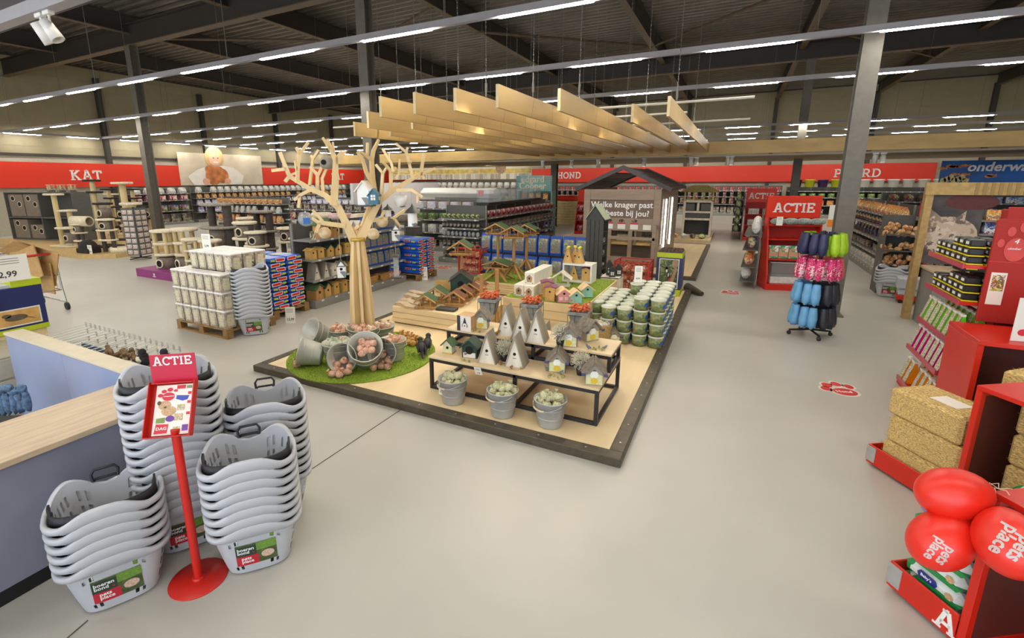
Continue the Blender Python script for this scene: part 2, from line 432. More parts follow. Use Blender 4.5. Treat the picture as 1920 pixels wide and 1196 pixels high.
# ---------------------------------------------------------------- light lines
LZ = 4.2
M_track = mat('light_track', (150, 148, 150), rough=0.4, var=0.02)
M_tube = glow('led_tube', LAMP_WARM, TUBE_POWER)
M_rod = mat('hanger_wire', (120, 118, 112), rough=0.4, metal=.5, var=0)
def tube_mesh(axis):
    b = MB()
    if axis == 'x': b.bbox(0, 1.2, -.028, .028, -.055, -.012, .012)
    else: b.bbox(-.028, .028, 0, 1.2, -.055, -.012, .012)
    return b
tm = {a: tube_mesh(a).mesh('led_tube', M_tube) for a in 'xy'}
def light_line(axis, at, a0, a1, starts, lab, z=LZ):
    t = thing('light_line', lab, 'lamp', (0, at, z) if axis == 'x' else (at, 0, z), 0, 'strip light lines under the roof')
    b = MB()
    if axis == 'x':
        b.box(a0, a1, -.037, .037, -.012, .045)
        for s in (-1, 1): b.box(a0, a1, s * .035 - .002, s * .035 + .002, -.038, -.0121)  # side lips added to keep tube light off the roof and upper walls
    else:
        b.box(-.037, .037, a0, a1, -.012, .045)
        for s in (-1, 1): b.box(s * .035 - .002, s * .035 + .002, a0, a1, -.038, -.0121)
    k = a0 + .6
    while k < a1:
        p = (k, 0) if axis == 'x' else (0, k)
        b.cyl((p[0], p[1], .06), (p[0], p[1], 3.139), .006, n=4, mi=1, caps=False); k += 4.4
    b.build('track', [M_track, M_rod], t)
    for s in starts:
        o = bpy.data.objects.new('tube', tm[axis]); COL.objects.link(o); o.parent = t
        o.location = (s, 0, 0) if axis == 'x' else (0, s, 0)
def st(a0, a1): 
    r = []; k = -2.82
    while k - 2.17 > a0: k -= 2.17
    while k + 1.2 < a1:
        if k > a0: r.append(k)
        k += 2.17
    return r
LN = 'long white strip light track with bright tubes, %s'
light_line('x', 5.8, -26.2, 6, st(-26, 6), LN % 'nearest to the camera at the top')
light_line('x', 8.8, -26.2, 12, st(-26, 12), LN % 'second from the camera')
light_line('x', 12.2, -26.2, 12, st(-26, 12), LN % 'third from the camera')
light_line('x', 15.0, -26.2, -15.6, st(-26, -15.6), LN % 'short one ending left of the wooden tree')
light_line('x', 18.0, -26.2, -8.5, st(-26, -8.5), LN % 'just behind the short one on the left')
light_line('x', 2.7, -26.2, 6, st(-26, 6), LN % 'above and just in front of the camera')
light_line('x', -.4, -26.2, 6, st(-26, 6), LN % 'just behind the camera')
light_line('x', -3.5, -26.2, 6, st(-26, 6), LN % 'near the shop front')
for k, y in enumerate((21.8, 24.9, 28.0, 31.3)):
    light_line('x', y, -26.2, 14, st(-26, 14), LN % ('far back, %s behind the timber beam' % NUM[k]))
light_line('y', -26.4, 3, 30, [4.6 + 2.1 * i for i in range(12)], LN % 'running along the left wall')
# ---------------------------------------------------------------- timber beam and hanging slats
M_ply = mat('pale_plywood', (210, 176, 112), rough=0.5, var=0.07, scale=1.6, stretch=(1, .35, 3))
M_plye = mat('plywood_edge', (226, 206, 160), rough=0.55, var=0.05, scale=9)
M_plys = mat('plywood_seam', (160, 128, 74), rough=0.6)
b = MB(); b.box(-19, 12, 18.35, 18.55, 3.02, 3.42, 0)
tag(b.build('timber_beam', M_ply), 'long pale timber beam across the shop where the hanging slats end', 'beam')
b = MB(); b.box(-19, 12, 18.5, 24.5, 2.93, 2.99); tag(b.build('timber_soffit', mat('soffit_brown', (150, 128, 88), rough=.6)), 'brown flat soffit behind the long timber beam', 'soffit')
slats = [(-1.0, 7.74), (-1.607, 8.24), (-2.21, 6.40), (-2.80, 5.74), (-3.40, 5.70), (-4.04, 5.69), (-4.66, 5.72), (-5.25, 7.3), (-5.82, 6.79), (-6.46, 8.2), (-7.08, 7.83)]
for k, (x, y0) in enumerate(slats):
    t = thing('ceiling_baffle', 'long plywood baffle board hanging on chains, %s from the right' % NUM[k], 'ceiling baffle', (x, y0, 3.1), 0, 'plywood baffles hanging over the platform')
    L = 18.3 - y0
    b = MB(); b.box(-.02, .02, .003, L, 0, .28, 0); b.box(-.0205, .0205, 0, .004, 0, .28, 1)
    s = 1.1 + (k % 3) * .35; j = 0
    while s < L - .3:
        e = (.10, .0, -.06, .0)[j % 4]
        for sx in (-1, 1):
            X = .0206 * sx
            b.add([(X, s, 0.002), (X, s + .012, 0.002), (X, s + .012 + e, .278), (X, s + e, .278)], [(0, 1, 2, 3)], 2)
        s += 1.22 if j % 2 else .9; j += 1
    b.build('board', [M_ply, M_plye, M_plys], t)
    s = .9 + (k % 2) * .3; 
    while s < L - .4:
        ch = MB(); top = 7.3 - 3.1; z = .28; i = 0
        ch.cyl((0, s, .28), (0, s, .62), .009, n=5); ch.cyl((0, s, .36), (0, s, .48), .018, n=6)
        ch.cyl((0, s, .62), (0, s, top), .0035, n=4, caps=False)
        z = .62
        while z < 2.6:
            ch.sph((0, s, z), (.011 if i % 2 else .005, .005 if i % 2 else .011, .02), nu=5, nv=4); z += .036; i += 1
        ch.build('chain', M_rod, t); s += 3.4
for k, y in enumerate((8.6, 9.9, 11.6, 13.6)):
    x0, x1 = ((-8.4, .1) if k % 2 == 0 else (-7.9, -.95))
    b = MB(); b.cyl((x0, y, 3.40), (x1, y, 3.40), .02, n=8)
    tag(b.build('hanging_rail', mat('white_rail', (205, 200, 190), rough=.4, var=0)), 'thin white rail lying across the hanging slats, %s from the front' % NUM[k], 'rail')
# ================================================================ the raised platform
PZ = .075
def SC(p):
    """photo pixels per metre at a point"""
    return FPX / (f_.dot(Vector((p[0], p[1], p[2] if len(p) > 2 else 0)) - Vector((0, 0, CAM_H))))
M_kerb = mat('platform_kerb', (84, 76, 62), rough=.45, metal=.3, var=.1)
M_birch = mat('birch_floor', (226, 202, 158), rough=.5, var=.035, scale=2.2, stretch=(3, .5, 1))
M_screw = mat('screw_head', (190, 180, 160), rough=.3, metal=.6, var=0)
def platform(x0, x1, y0, y1, lab):
    t = thing('display_platform', lab, 'platform')
    b = MB(); b.box(x0 + .1, x1 - .1, y0 + .1, y1 - .1, 0, PZ - .002); b.build('deck', M_birch, t)
    b = MB(); k = .115
    for a in ((x0, x1, y0, y0 + k), (x0, x1, y1 - k, y1), (x0, x0 + k, y0 + k, y1 - k), (x1 - k, x1, y0 + k, y1 - k)): b.bbox(*a, 0, PZ + .003, .006)
    b.build('kerb', M_kerb, t)
    b = MB(); q = x0 + .3
    while q < x1 - .1: b.cyl((q, y0 + .055, PZ), (q, y0 + .055, PZ + .007), .008, n=8); q += .41
    q = y0 + .25
    while q < y1 - .1:
        for X in (x0 + .055, x1 - .055): b.cyl((X, q, PZ), (X, q, PZ + .007), .008, n=8)
        q += .33
    b.build('screw_heads', M_screw, t)
    return t
platform(-4.88, -.6, 3.42, 9.95, 'large low birch platform with a dark metal kerb, carrying the wooden tree')
platform(-4.9, -.62, 11.27, 17.5, 'far birch platform with a dark kerb, carrying the grey rodent house')
# seams in the deck
# ---------------------------------------------------------------- artificial grass disc
def grass_mat(name, c0, c1):
    m = mat(name, c0, rough=.9, var=.25, scale=60, bump=.6)
    return m
M_grass = grass_mat('artificial_grass', (126, 150, 36), 0)
DC = G(681, 662, PZ + .012).xy; DR = .90
random.seed(3)
b = MB(); b.hprism([(DC.x + DR * math.cos(t * PI / 40), DC.y + DR * math.sin(t * PI / 40)) for t in range(80)], PZ, PZ + .012)
vs = []; fs = []
for i in range(5200):
    r = DR * math.sqrt(random.random()); a = random.uniform(0, 2 * PI); x = DC.x + r * math.cos(a); y = DC.y + r * math.sin(a); h = random.uniform(.012, .028); q = random.uniform(0, PI); dx, dy = .003 * math.cos(q), .003 * math.sin(q)
    k = len(vs); vs += [(x - dx, y - dy, PZ + .01), (x + dx, y + dy, PZ + .01), (x + random.uniform(-.01, .01), y + random.uniform(-.01, .01), PZ + .01 + h)]; fs.append((k, k + 1, k + 2))
b.add(vs, fs)
tag(b.build('grass_mat', M_grass), 'round piece of artificial grass under the buckets around the wooden tree', 'grass mat', kind='stuff')
# ---------------------------------------------------------------- wooden tree made of crossing plywood boards
TP = G(683, 650, PZ)
tv = Vector((TP.x, TP.y, 0)).normalized(); tr = Vector((tv.y, -tv.x, 0))
M_tree = mat('tree_plywood', (224, 196, 144), rough=.5, var=.06, scale=5, stretch=(1, 1, .35))
M_strap = mat('brass_strap', (196, 160, 70), rough=.4, metal=.3, var=0)
def tree_rz(zx, zy):
    u, v = zx / 4.784 + 480, zy / 4.784 + 230
    d = ray(u, v); t = TP.dot(tv) / d.dot(tv); p = d * t
    return (p - Vector((TP.x, TP.y, 0))).dot(tr), p.z + CAM_H
tree = thing('wooden_tree', 'large pale plywood tree with forked board branches standing in the buckets', 'tree', (TP.x, TP.y, 0), math.atan2(tr.y, tr.x))
zn = tree_rz(905, 1060)[1]
b = MB()
for k in range(4):
    M_ = T(rz=PI / 4 * k)
    b.prism([(-.17, PZ + .012), (.17, PZ + .012), (.13, PZ + .9), (.085, zn), (-.085, zn), (-.13, PZ + .9)], -.018, .018, M=M_)
b.build('trunk', M_tree, tree)
b = MB(); b.lathe([(.088, zn + .0), (.092, zn), (.092, zn + .04), (.088, zn + .04)], 16); b.build('strap', M_strap, tree)
BR = [
 # angle of the board, then strokes (zoomed pixels, width)
 (0, [([(885, 1080), (830, 950), (740, 760), (620, 650), (480, 590), (300, 480)], (80, 72, 62, 48, 40, 34)), ([(300, 480), (215, 265)], (34, 30)), ([(275, 415), (140, 430)], (26, 26)), ([(300, 480), (262, 530)], (30, 30)), ([(310, 470), (380, 442)], (18, 18))]),
 (14, [([(800, 925), (560, 890), (505, 850)], (42, 34, 26)), ([(575, 890), (540, 980)], (30, 26)), ([(600, 880), (510, 778)], (26, 22))]),
 (-25, [([(490, 600), (390, 650), (328, 700)], (30, 28, 22)), ([(380, 660), (370, 770)], (26, 22))]),
 (24, [([(700, 740), (714, 520), (712, 330), (640, 150)], (64, 56, 44, 24)), ([(715, 340), (770, 255)], (26, 22)), ([(715, 370), (800, 262)], (26, 20)), ([(665, 240), (600, 138)], (22, 20)), ([(700, 270), (690, 175)], (18, 16))]),
 (-18, [([(545, 640), (548, 470), (480, 392)], (32, 30, 20)), ([(548, 480), (600, 372)], (26, 24)), ([(602, 650), (590, 500), (640, 385)], (26, 24, 20))]),
 (38, [([(390, 540), (392, 400), (408, 290), (480, 188)], (30, 28, 26, 22)), ([(408, 290), (380, 232)], (22, 20)), ([(385, 430), (370, 345)], (18, 16))]),
 (-40, [([(470, 560), (500, 322), (556, 240)], (26, 22, 20)), ([(500, 322), (484, 285)], (20, 18))]),
 (6, [([(925, 1080), (1010, 890), (1110, 700), (1240, 600), (1480, 460), (1515, 272)], (80, 66, 54, 44, 34, 26)), ([(1480, 460), (1612, 408)], (26, 20)), ([(1480, 460), (1512, 502)], (28, 26))]),
 (-30, [([(1250, 605), (1380, 600), (1470, 662)], (28, 26, 22)), ([(1430, 640), (1428, 712)], (20, 18))]),
 (22, [([(1210, 625), (1222, 440), (1148, 355)], (30, 28, 24)), ([(1222, 450), (1262, 398)], (24, 20))]),
 (-12, [([(1400, 500), (1345, 270), (1248, 190)], (28, 26, 22)), ([(1335, 272), (1356, 226)], (22, 20)), ([(1355, 372), (1388, 350)], (20, 18))]),
 (-45, [([(1120, 640), (1132, 455), (1072, 378)], (26, 24, 20)), ([(1132, 462), (1162, 408)], (20, 16))]),
 (60, [([(1085, 720), (1050, 500), (1040, 330), (1060, 240), (1108, 140)], (46, 44, 38, 30, 20)), ([(1040, 330), (932, 255)], (28, 22)), ([(1000, 300), (1003, 172)], (20, 18))]),
 (50, [([(1055, 560), (990, 440), (960, 330), (910, 260)], (34, 30, 26, 20))]),
 (12, [([(990, 880), (1130, 868), (1180, 868)], (40, 34, 28)), ([(1120, 866), (1150, 790)], (24, 20))]),
 (34, [([(1130, 868), (1240, 862), (1352, 790)], (26, 24, 22)), ([(1240, 862), (1302, 940)], (22, 20))]),
 (-35, [([(1225, 440), (1205, 360), (1130, 238)], (24, 22, 20)), ([(1192, 330), (1190, 280)], (16, 14))]),
 (-8, [([(1250, 500), (1278, 460), (1286, 328)], (22, 20, 20)), ([(1280, 436), (1352, 442)], (16, 16))]),
 (75, [([(915, 1060), (1000, 820), (1045, 700)], (50, 44, 30))]),
 (-70, [([(905, 1060), (880, 960), (925, 920)], (50, 40, 30))]),
]
random.seed(11)
for n_, (az, strokes) in enumerate(BR):
    b = MB(); a = math.radians(az); pxm = SC((TP.x, TP.y, 2.0)) * 4.784
    off = (n_ % 5 - 2) * .003
    ang = a * .55
    for pts, ws in strokes:
        P = [tree_rz(*q) for q in pts]
        P = [Vector((r / math.cos(ang), z)) for r, z in P]; W_ = [w / pxm for w in ws]
        left = []; right = []
        for i, p in enumerate(P):
            e = (P[min(i + 1, len(P) - 1)] - P[max(i - 1, 0)]).normalized(); nn = Vector((-e.y, e.x))
            left.append(p + nn * W_[i] / 2); right.append(p - nn * W_[i] / 2)
        for i in range(len(P) - 1):
            q = [left[i], right[i], right[i + 1], left[i + 1]]
            b.prism([(t.x, t.y) for t in q], -.016 + off, .016 + off, M=T(rz=ang))
    b.build('branch', M_tree, tree)
# ---------------------------------------------------------------- buckets
M_zinc = mat('zinc_bucket', (176, 178, 176), rough=.45, metal=.35, var=.06, scale=9)
M_zin = mat('zinc_inside', (96, 96, 94), rough=.6, metal=.2, var=.05)
M_grip = mat('wooden_grip', (206, 190, 160), rough=.6)
def bucket(name, lab, r=.145, h=.25, mm=None, grip=True):
    t = thing(name, lab, 'bucket')
    m_ = mm or M_zinc
    b = MB(); k = .72
    b.lathe([(0, 0), (r * k, 0), (r * k + .003, .01), (r * .98, h - .012), (r * 1.03, h - .008), (r * 1.03, h), (r * .97, h), (r * (k - .01), .012), (0, .012)], 28, cap=False)
    for q in (.35, .7): b.lathe([(r * (k + (1 - k) * q) + .002, h * q), (r * (k + (1 - k) * q) + .005, h * q + .004), (r * (k + (1 - k) * q) + .002, h * q + .008)], 28, cap=False)
    b.build('pail', m_, t)
    b = MB(); pts = [(r * 1.03 * math.cos(a), -.012 - r * .96 * math.sin(a), h - .02 - .05 * math.sin(a)) for a in [PI * i / 14 for i in range(15)]]
    b.tube(pts, .003, 5); b.build('bail', M_zinc, t)
    if grip:
        b = MB(); b.tube(pts[5:10], .009, 8); b.build('grip', M_grip, t)
    return t
M_cel_g = blotch('cellophane_green_mix', [(206, 200, 150), (150, 160, 110), (220, 214, 180), (176, 150, 96), (120, 140, 90), (235, 230, 205)], 60, .25, .3, bump=.4)
M_cel_o = blotch('cellophane_orange_mix', [(210, 140, 90), (240, 214, 190), (176, 90, 54), (248, 238, 226), (206, 120, 76)], 60, .22, .3, bump=.4)
M_cel_b = blotch('cellophane_brown_mix', [(176, 110, 76), (220, 180, 140), (140, 80, 54), (240, 220, 200), (150, 90, 60)], 60, .22, .3, bump=.4)
M_cel_p = blotch('cellophane_pale_mix', [(214, 206, 176), (160, 176, 150), (196, 186, 150), (110, 150, 150), (236, 230, 210)], 50, .25, .3, bump=.4)
def lump(b, c, r, mi=0, seed=0, tail=True):
    """a filled cellophane bag: uneven lump with a gathered neck"""
    random.seed(seed); b.sph(c, (r, r * .85, r * .8), mi, 9, 6, jit=.14)
    if tail:
        a = random.uniform(0, 6.28); p = Vector(c) + Vector((math.cos(a) * r * .5, math.sin(a) * r * .5, r * .55))
        b.lathe([(r * .15, 0), (r * .12, r * .2), (r * .42, r * .55)], 8, mi, M=Matrix.Translation(p) @ Matrix.Rotation(random.uniform(-.6, .6), 4, 'X'), cap=False)
def bag_thing(name, lab, cat, r, m_, seed, grp=None, flat=1.0):
    t = MB(); lump(t, (0, 0, r * .7), r, 0, seed)
    return tag(t.build(name, m_), lab, cat, grp)
# three standing buckets in front of the low tables
TB = [(850, 752, 'left'), (942, 776, 'middle'), (1031, 795, 'right')]
bk = bucket('zinc_bucket', 'x')
bagm = [MB() for _ in range(3)]
proto_bag = [bag_thing('seed_bag', 'x', 'seed bag', .05, M_cel_g, s_) for s_ in (1, 2, 3)]
used_b = 0
for (u, v, w) in TB:
    p = G(u, v, PZ); t = put(bk, (p.x, p.y, PZ), -.45, 'pale zinc bucket filled with bags, %s of the three before the low tables' % w)
    random.seed(u)
    for i, (dx, dy, dz) in enumerate([(-.07, -.03, .19), (.0, -.075, .19), (.07, -.04, .19), (.075, .045, .19), (0, .08, .19), (-.075, .05, .19), (0, 0, .235), (-.05, .0, .245), (.055, .01, .25)]):
        put(proto_bag[i % 3], (p.x + dx * 1.1, p.y + dy * 1.1, PZ + dz - .01), (random.uniform(-.3, .3), random.uniform(-.3, .3), random.uniform(0, 6)), 'round cellophane bag of bird treats in the %s bucket before the low tables' % w, 'treat bags in the %s zinc bucket' % w)
def price_card(p, rz, w, h, lab, txt=None, rx=0, face=(236, 232, 220), ts=.3):
    t = thing('price_card', lab, 'sign', p, rz)
    b = MB(); b.box(-w / 2, w / 2, 0, .004, 0, h, M=T(rx=rx)); b.build('card', mat('card_white', face, rough=.6, var=0), t)
    if txt:
        b = MB(); b.merge(words(txt, w * ts, .001, .02, 'CENTER'), T(rx=rx) @ T(0, -.0005, h * .18)); b.build('lettering', mat('print_dark', (60, 60, 60), rough=.6, var=0), t)
    bar = MB(); 
    for i in range(3): bar.box(-w * .36, w * .30, -.0012, 0, h * (.85 - i * .09), h * (.88 - i * .09), M=T(rx=rx))
    bar.build('print_lines', mat('print_grey', (150, 148, 144), rough=.6, var=0), t)
    return t
p = G(832, 742, .15); price_card((p.x, p.y - .03, .17), -.2, .085, .12, 'small white price card hanging on the left zinc bucket', '9,99', ts=.34)
# buckets round the tree: u, v (base centre), tilt (pitch), heading, radius, height, what it is filled with
M_zinc2 = mat('zinc_bucket_warm', (182, 182, 170), rough=.45, metal=.3, var=.06, scale=8)
bk2 = bucket('zinc_bucket', 'x', .17, .26, M_zinc2, False)
bt = blotch('treat_pack', [(226, 200, 160), (206, 150, 110), (240, 232, 214), (190, 120, 84)], 40, .3, .2)
def pose(p, yaw, tilt):
    m = Matrix.Rotation(yaw, 4, 'Z') @ Matrix.Rotation(tilt, 4, 'X')
    return (m.to_euler().x, m.to_euler().y, m.to_euler().z)
packm = MB(); packm.bbox(-.05, .05, -.012, .012, 0, .14, .008); pack_me = packm.mesh('treat_pack', bt)
pack2 = MB(); lump(pack2, (0, 0, .03), .04, 0, 9)
lump_me = {}
for nm, m_ in (('g', M_cel_p), ('o', M_cel_o), ('b', M_cel_b), ('n', mat('peanut_net', (190, 144, 70), rough=.7, var=.3, scale=60, bump=.6))):
    for s_ in (1, 2):
        q = MB(); lump(q, (0, 0, .035), .05, 0, s_ * 5); lump_me[nm + str(s_)] = q.mesh('treat_bag', m_)
def drop(me, name, loc, rot, lab, cat, grp):
    o = bpy.data.objects.new(name, me); COL.objects.link(o); o.location = loc; o.rotation_euler = rot; return tag(o, lab, cat, grp)
def fill(c, z, kind, n, R, lab, grp, seed):
    random.seed(seed)
    for i in range(n):
        a = i * 2.4; r = R * math.sqrt((i + .5) / n)
        drop(lump_me[kind + str(1 + i % 2)], 'treat_bag', (c[0] + r * math.cos(a), c[1] + r * math.sin(a), z + random.uniform(-.01, .035)), (random.uniform(-.5, .5), random.uniform(-.5, .5), random.uniform(0, 6)), lab, 'treat bag', grp)
GT = PZ + .014
for (u, v, zb, s_, key, lab, kind, n, packs) in [
    (641, 650, GT, .95, 'upright bucket left of the tree trunk', 'upright zinc bucket full of pink and white packs left of the tree trunk', 'o', 6, 4),
    (683, 655, GT + .02, 1.15, 'large bucket in front of the tree trunk', 'large zinc bucket with two paper packs right in front of the tree trunk', 'o', 5, 3),
    (717, 645, GT, 1.0, 'upright bucket right of the tree trunk', 'upright zinc bucket with brown packs right of the tree trunk', 'b', 5, 4),
    (738, 672, GT, .95, 'upright bucket nearest the black crow', 'upright zinc bucket with pointed paper bags near the black crow', 'o', 4, 2),
    (636, 682, GT, 1.05, 'upright bucket heaped with green balls', 'upright zinc bucket heaped with green and blue wrapped balls', 'g', 13, 1)]:
    p = G(u, v, zb); put(bk2, p, random.uniform(0, 3), lab, None, s_)
    fill((p.x, p.y), zb + .2 * s_, kind, n, .11 * s_, 'cellophane treat bag inside the ' + key, 'treats in the ' + key, u)
    for i in range(packs):
        a = i * 1.9 + u; drop(pack_me, 'treat_pack', (p.x + .07 * s_ * math.cos(a), p.y + .07 * s_ * math.sin(a), zb + .17 * s_), (.25 * math.sin(a * 3), .3 * math.cos(a * 5), a), 'flat pale treat pack standing in the ' + key, 'treat pack', 'packs in the ' + key)
# lying buckets: mouth points to the viewer
for (u, v, yaw, tilt, s_, lab, kind, n) in [
    (688, 690, .69, .75, 1.12, 'tipped zinc bucket showing orange packs, in the middle of the grass disc', 'o', 9),
    (652, 690, .40, 1.35, 1.0, 'zinc bucket lying on its side with orange bags spilling out at the front edge', 'o', 8),
    (722, 680, .45, 1.32, .98, 'zinc bucket lying on its side spilling brown bags on the right of the grass', 'b', 7),
    (590, 684, 1.57 + .25, 1.5, .98, 'zinc bucket lying on its side with its mouth to the left and bags beside it', 'b', 6),
    (604, 655, -.3, 1.0, 1.1, 'zinc bucket leaning over behind the leftmost lying bucket', 'g', 0)]:
    base = G(u, v, GT)
    m = Matrix.Rotation(yaw, 4, 'Z') @ Matrix.Rotation(tilt, 4, 'X')
    if lab.startswith('zinc bucket lying on its side with its mouth'): m = Matrix.Rotation(math.atan2(tr.y, tr.x) - .15, 4, 'Z') @ Matrix.Rotation(-1.35, 4, 'Y')
    ax = m @ Vector((0, 0, 1)); R = .17 * s_
    low = min((m @ Vector((q[0] * math.cos(a), q[0] * math.sin(a), q[1]))).z for q in ((.125 * s_, 0), (.175 * s_, .26 * s_)) for a in [PI * i / 12 for i in range(24)])
    e = m.to_euler()
    loc = Vector((base.x, base.y, GT - low + .002)) - Vector((ax.x, ax.y, 0)) * .1
    put(bk2, loc, (e.x, e.y, e.z), lab, None, s_)
    mouth = loc + ax * .24 * s_
    random.seed(u)
    hd = Vector((ax.x, ax.y, 0)).normalized() if abs(ax.z) < .95 else Vector((0, -1, 0)); sd = Vector((-hd.y, hd.x, 0))
    for i in range(n):
        if 'tipped' in lab:
            a = i * 2.4; r = .1 * math.sqrt((i + .5) / n); q = loc + ax * (.2 + .01 * (i % 3)) + (m @ Vector((r * math.cos(a), r * math.sin(a), 0)))
        else:
            q = mouth + hd * (-.05 + .055 * (i // 2)) + sd * (-.07 + .07 * (i % 3)); q.z = GT + (.05 if i < 3 else .005) + (.05 if i % 4 == 1 and i < 5 else 0)
        drop(lump_me[kind + str(1 + i % 2)], 'treat_bag', q, (random.uniform(-.5, .5), random.uniform(-.5, .5), random.uniform(0, 6)), 'shiny treat bag spilling from the ' + lab.split(' showing')[0].split(' with')[0].split(' spilling')[0] + (' on the right' if 'right' in lab else ' at the left' if 'left' in lab else ' in the middle' if 'middle' in lab else ' at the front'), 'treat bag', 'bags out of the ' + lab[:60])
# net of peanuts in a heap behind
random.seed(5)
for i in range(16):
    u = 752 + (i % 6) * 7; v = 630 + (i // 6) * 6 + (i % 6) * 2.2
    p = G(u, v, GT); drop(lump_me['n' + str(1 + i % 2)], 'peanut_net', (p.x, p.y, GT + .003), (random.uniform(-.3, .3), random.uniform(-.3, .3), i), 'net of peanuts in the golden heap behind the black crow', 'peanut net', 'peanut nets at the edge of the grass disc')
# black crow
def bird(name, lab, L, body, belly=None, beak=(60, 50, 40), cat='bird figure', legs=True, up=.35, grp=None):
    """small bird: body with breast, head, beak, folded tail and legs; L is the length"""
    t = thing(name, lab, cat, group=grp)
    b = MB(); M_ = T(0, 0, L * .30, ry=0, rx=0) @ Matrix.Rotation(-up, 4, 'Y')
    b.sph((0, 0, 0), (L * .30, L * .15, L * .16), 0, 10, 7, M=M_)
    b.sph((L * .27, 0, L * .13), L * .105, 0, 9, 6, M=M_)
    b.sph((L * .16, 0, L * .05), (L * .15, L * .115, L * .13), 0, 8, 6, M=M_)
    b.build('body', body, t)
    b = MB(); b.add([(-L * .2, -L * .06, .0), (-L * .2, L * .06, 0), (-L * .62, L * .05, -L * .03), (-L * .62, -L * .05, -L * .03), (-L * .2, 0, L * .05), (-L * .6, 0, 0)], [(0, 1, 2, 3), (0, 4, 5, 3), (1, 4, 5, 2), (2, 5, 3), (0, 1, 4)], M=M_); b.build('tail', body, t)
    b = MB()
    for sy in (-1, 1): b.sph((-L * .08, sy * L * .13, L * .02), (L * .26, L * .035, L * .1), 0, 8, 5, M=M_)
    b.build('wings', body, t)
    b = MB(); b.cyl((L * .36, 0, L * .13), (L * .47, 0, L * .11), L * .03, .0005, 6, M=M_); b.build('beak', mat('beak_dark', beak, rough=.5, var=0), t)
    if belly is not None:
        b = MB(); b.sph((L * .13, 0, -L * .03), (L * .16, L * .12, L * .135), 0, 8, 6, M=M_); b.build('breast', belly, t)
    if legs:
        b = MB()
        for sy in (-1, 1):
            b.cyl((0, sy * L * .05, 0.0), (0.0, sy * L * .06, L * .2), L * .012, n=5); b.box(-L * .03, L * .08, sy * L * .05 - L * .012, sy * L * .05 + L * .012, 0, L * .012)
        b.build('legs', mat('leg_dark', (50, 40, 30), rough=.6, var=0), t)
    return t
M_black = mat('crow_black', (38, 36, 38), rough=.6, var=.1)
p = G(790, 665, GT); c = bird('crow_figure', 'matt black crow figure on the right of the grass disc', .34, M_black); c.location = p; c.rotation_euler = (0, 0, 2.3)
p = G(802, 657, GT); c2 = copy_tree(c, p, 2.0, 'second matt black crow figure, behind the first on the grass disc')
# ================================================================ goods on the platform
M_frame = mat('table_frame', (52, 50, 50), rough=.45, metal=.4, var=.05)
T1, T2 = .433, .60
def steel_table(x0, x1, y0, y1, z0, z1, lab, mid=None, deep=None):
    t = thing('display_table', lab, 'table', (x0, y0, z0)); w, d, h = x1 - x0, y1 - y0, z1 - z0; k = .034
    b = MB(); b.bbox(0, w, 0, d, h - .022, h, .003); b.build('tabletop', mat('table_board', (214, 190, 150), rough=.5, var=.06, scale=3, stretch=(.5, 3, 1)), t)
    D = deep or d
    for X, Y in ((.005, .005), (w - k - .005, .005), (.005, D - k - .005), (w - k - .005, D - k - .005)) + (((mid, .005), (mid, D - k - .005)) if mid else ()):
        b = MB(); b.bbox(X, X + k, Y, Y + k, 0, h - .022, .003); b.build('leg', M_frame, t)
    b = MB()
    for Y in (.005, D - k - .005): b.bbox(.005 + k, w - k - .005, Y, Y + k, h - .022 - k, h - .0225, .003); b.bbox(.005 + k, w - k - .005, Y, Y + k, 0, k, .003)
    for X in (.005, w - k - .005) + ((mid,) if mid else ()): b.bbox(X, X + k, .005 + k, D - k - .005, 0, k, .003); b.bbox(X, X + k, .005 + k, D - k - .005, h - .022 - k, h - .0225, .003)
    b.build('frame_rails', M_frame, t)
    return t
steel_table(-2.66, -.89, 3.84, 4.74, PZ, T1, 'long low display table with pale board and black steel frame before the bench', mid=.95)
steel_table(-2.68, -.88, 4.22, 4.66, T1 + .001, T2 + .02, 'narrower raised bench with pale board on top of the low display table', mid=1.0)
T2 = .62
M_hole = mat('dark_hole', (22, 18, 16), rough=.9, var=0)
WD = lambda n, c, v=.1: mat(n, c, rough=.6, var=v, scale=8, stretch=(1, 1, .2))
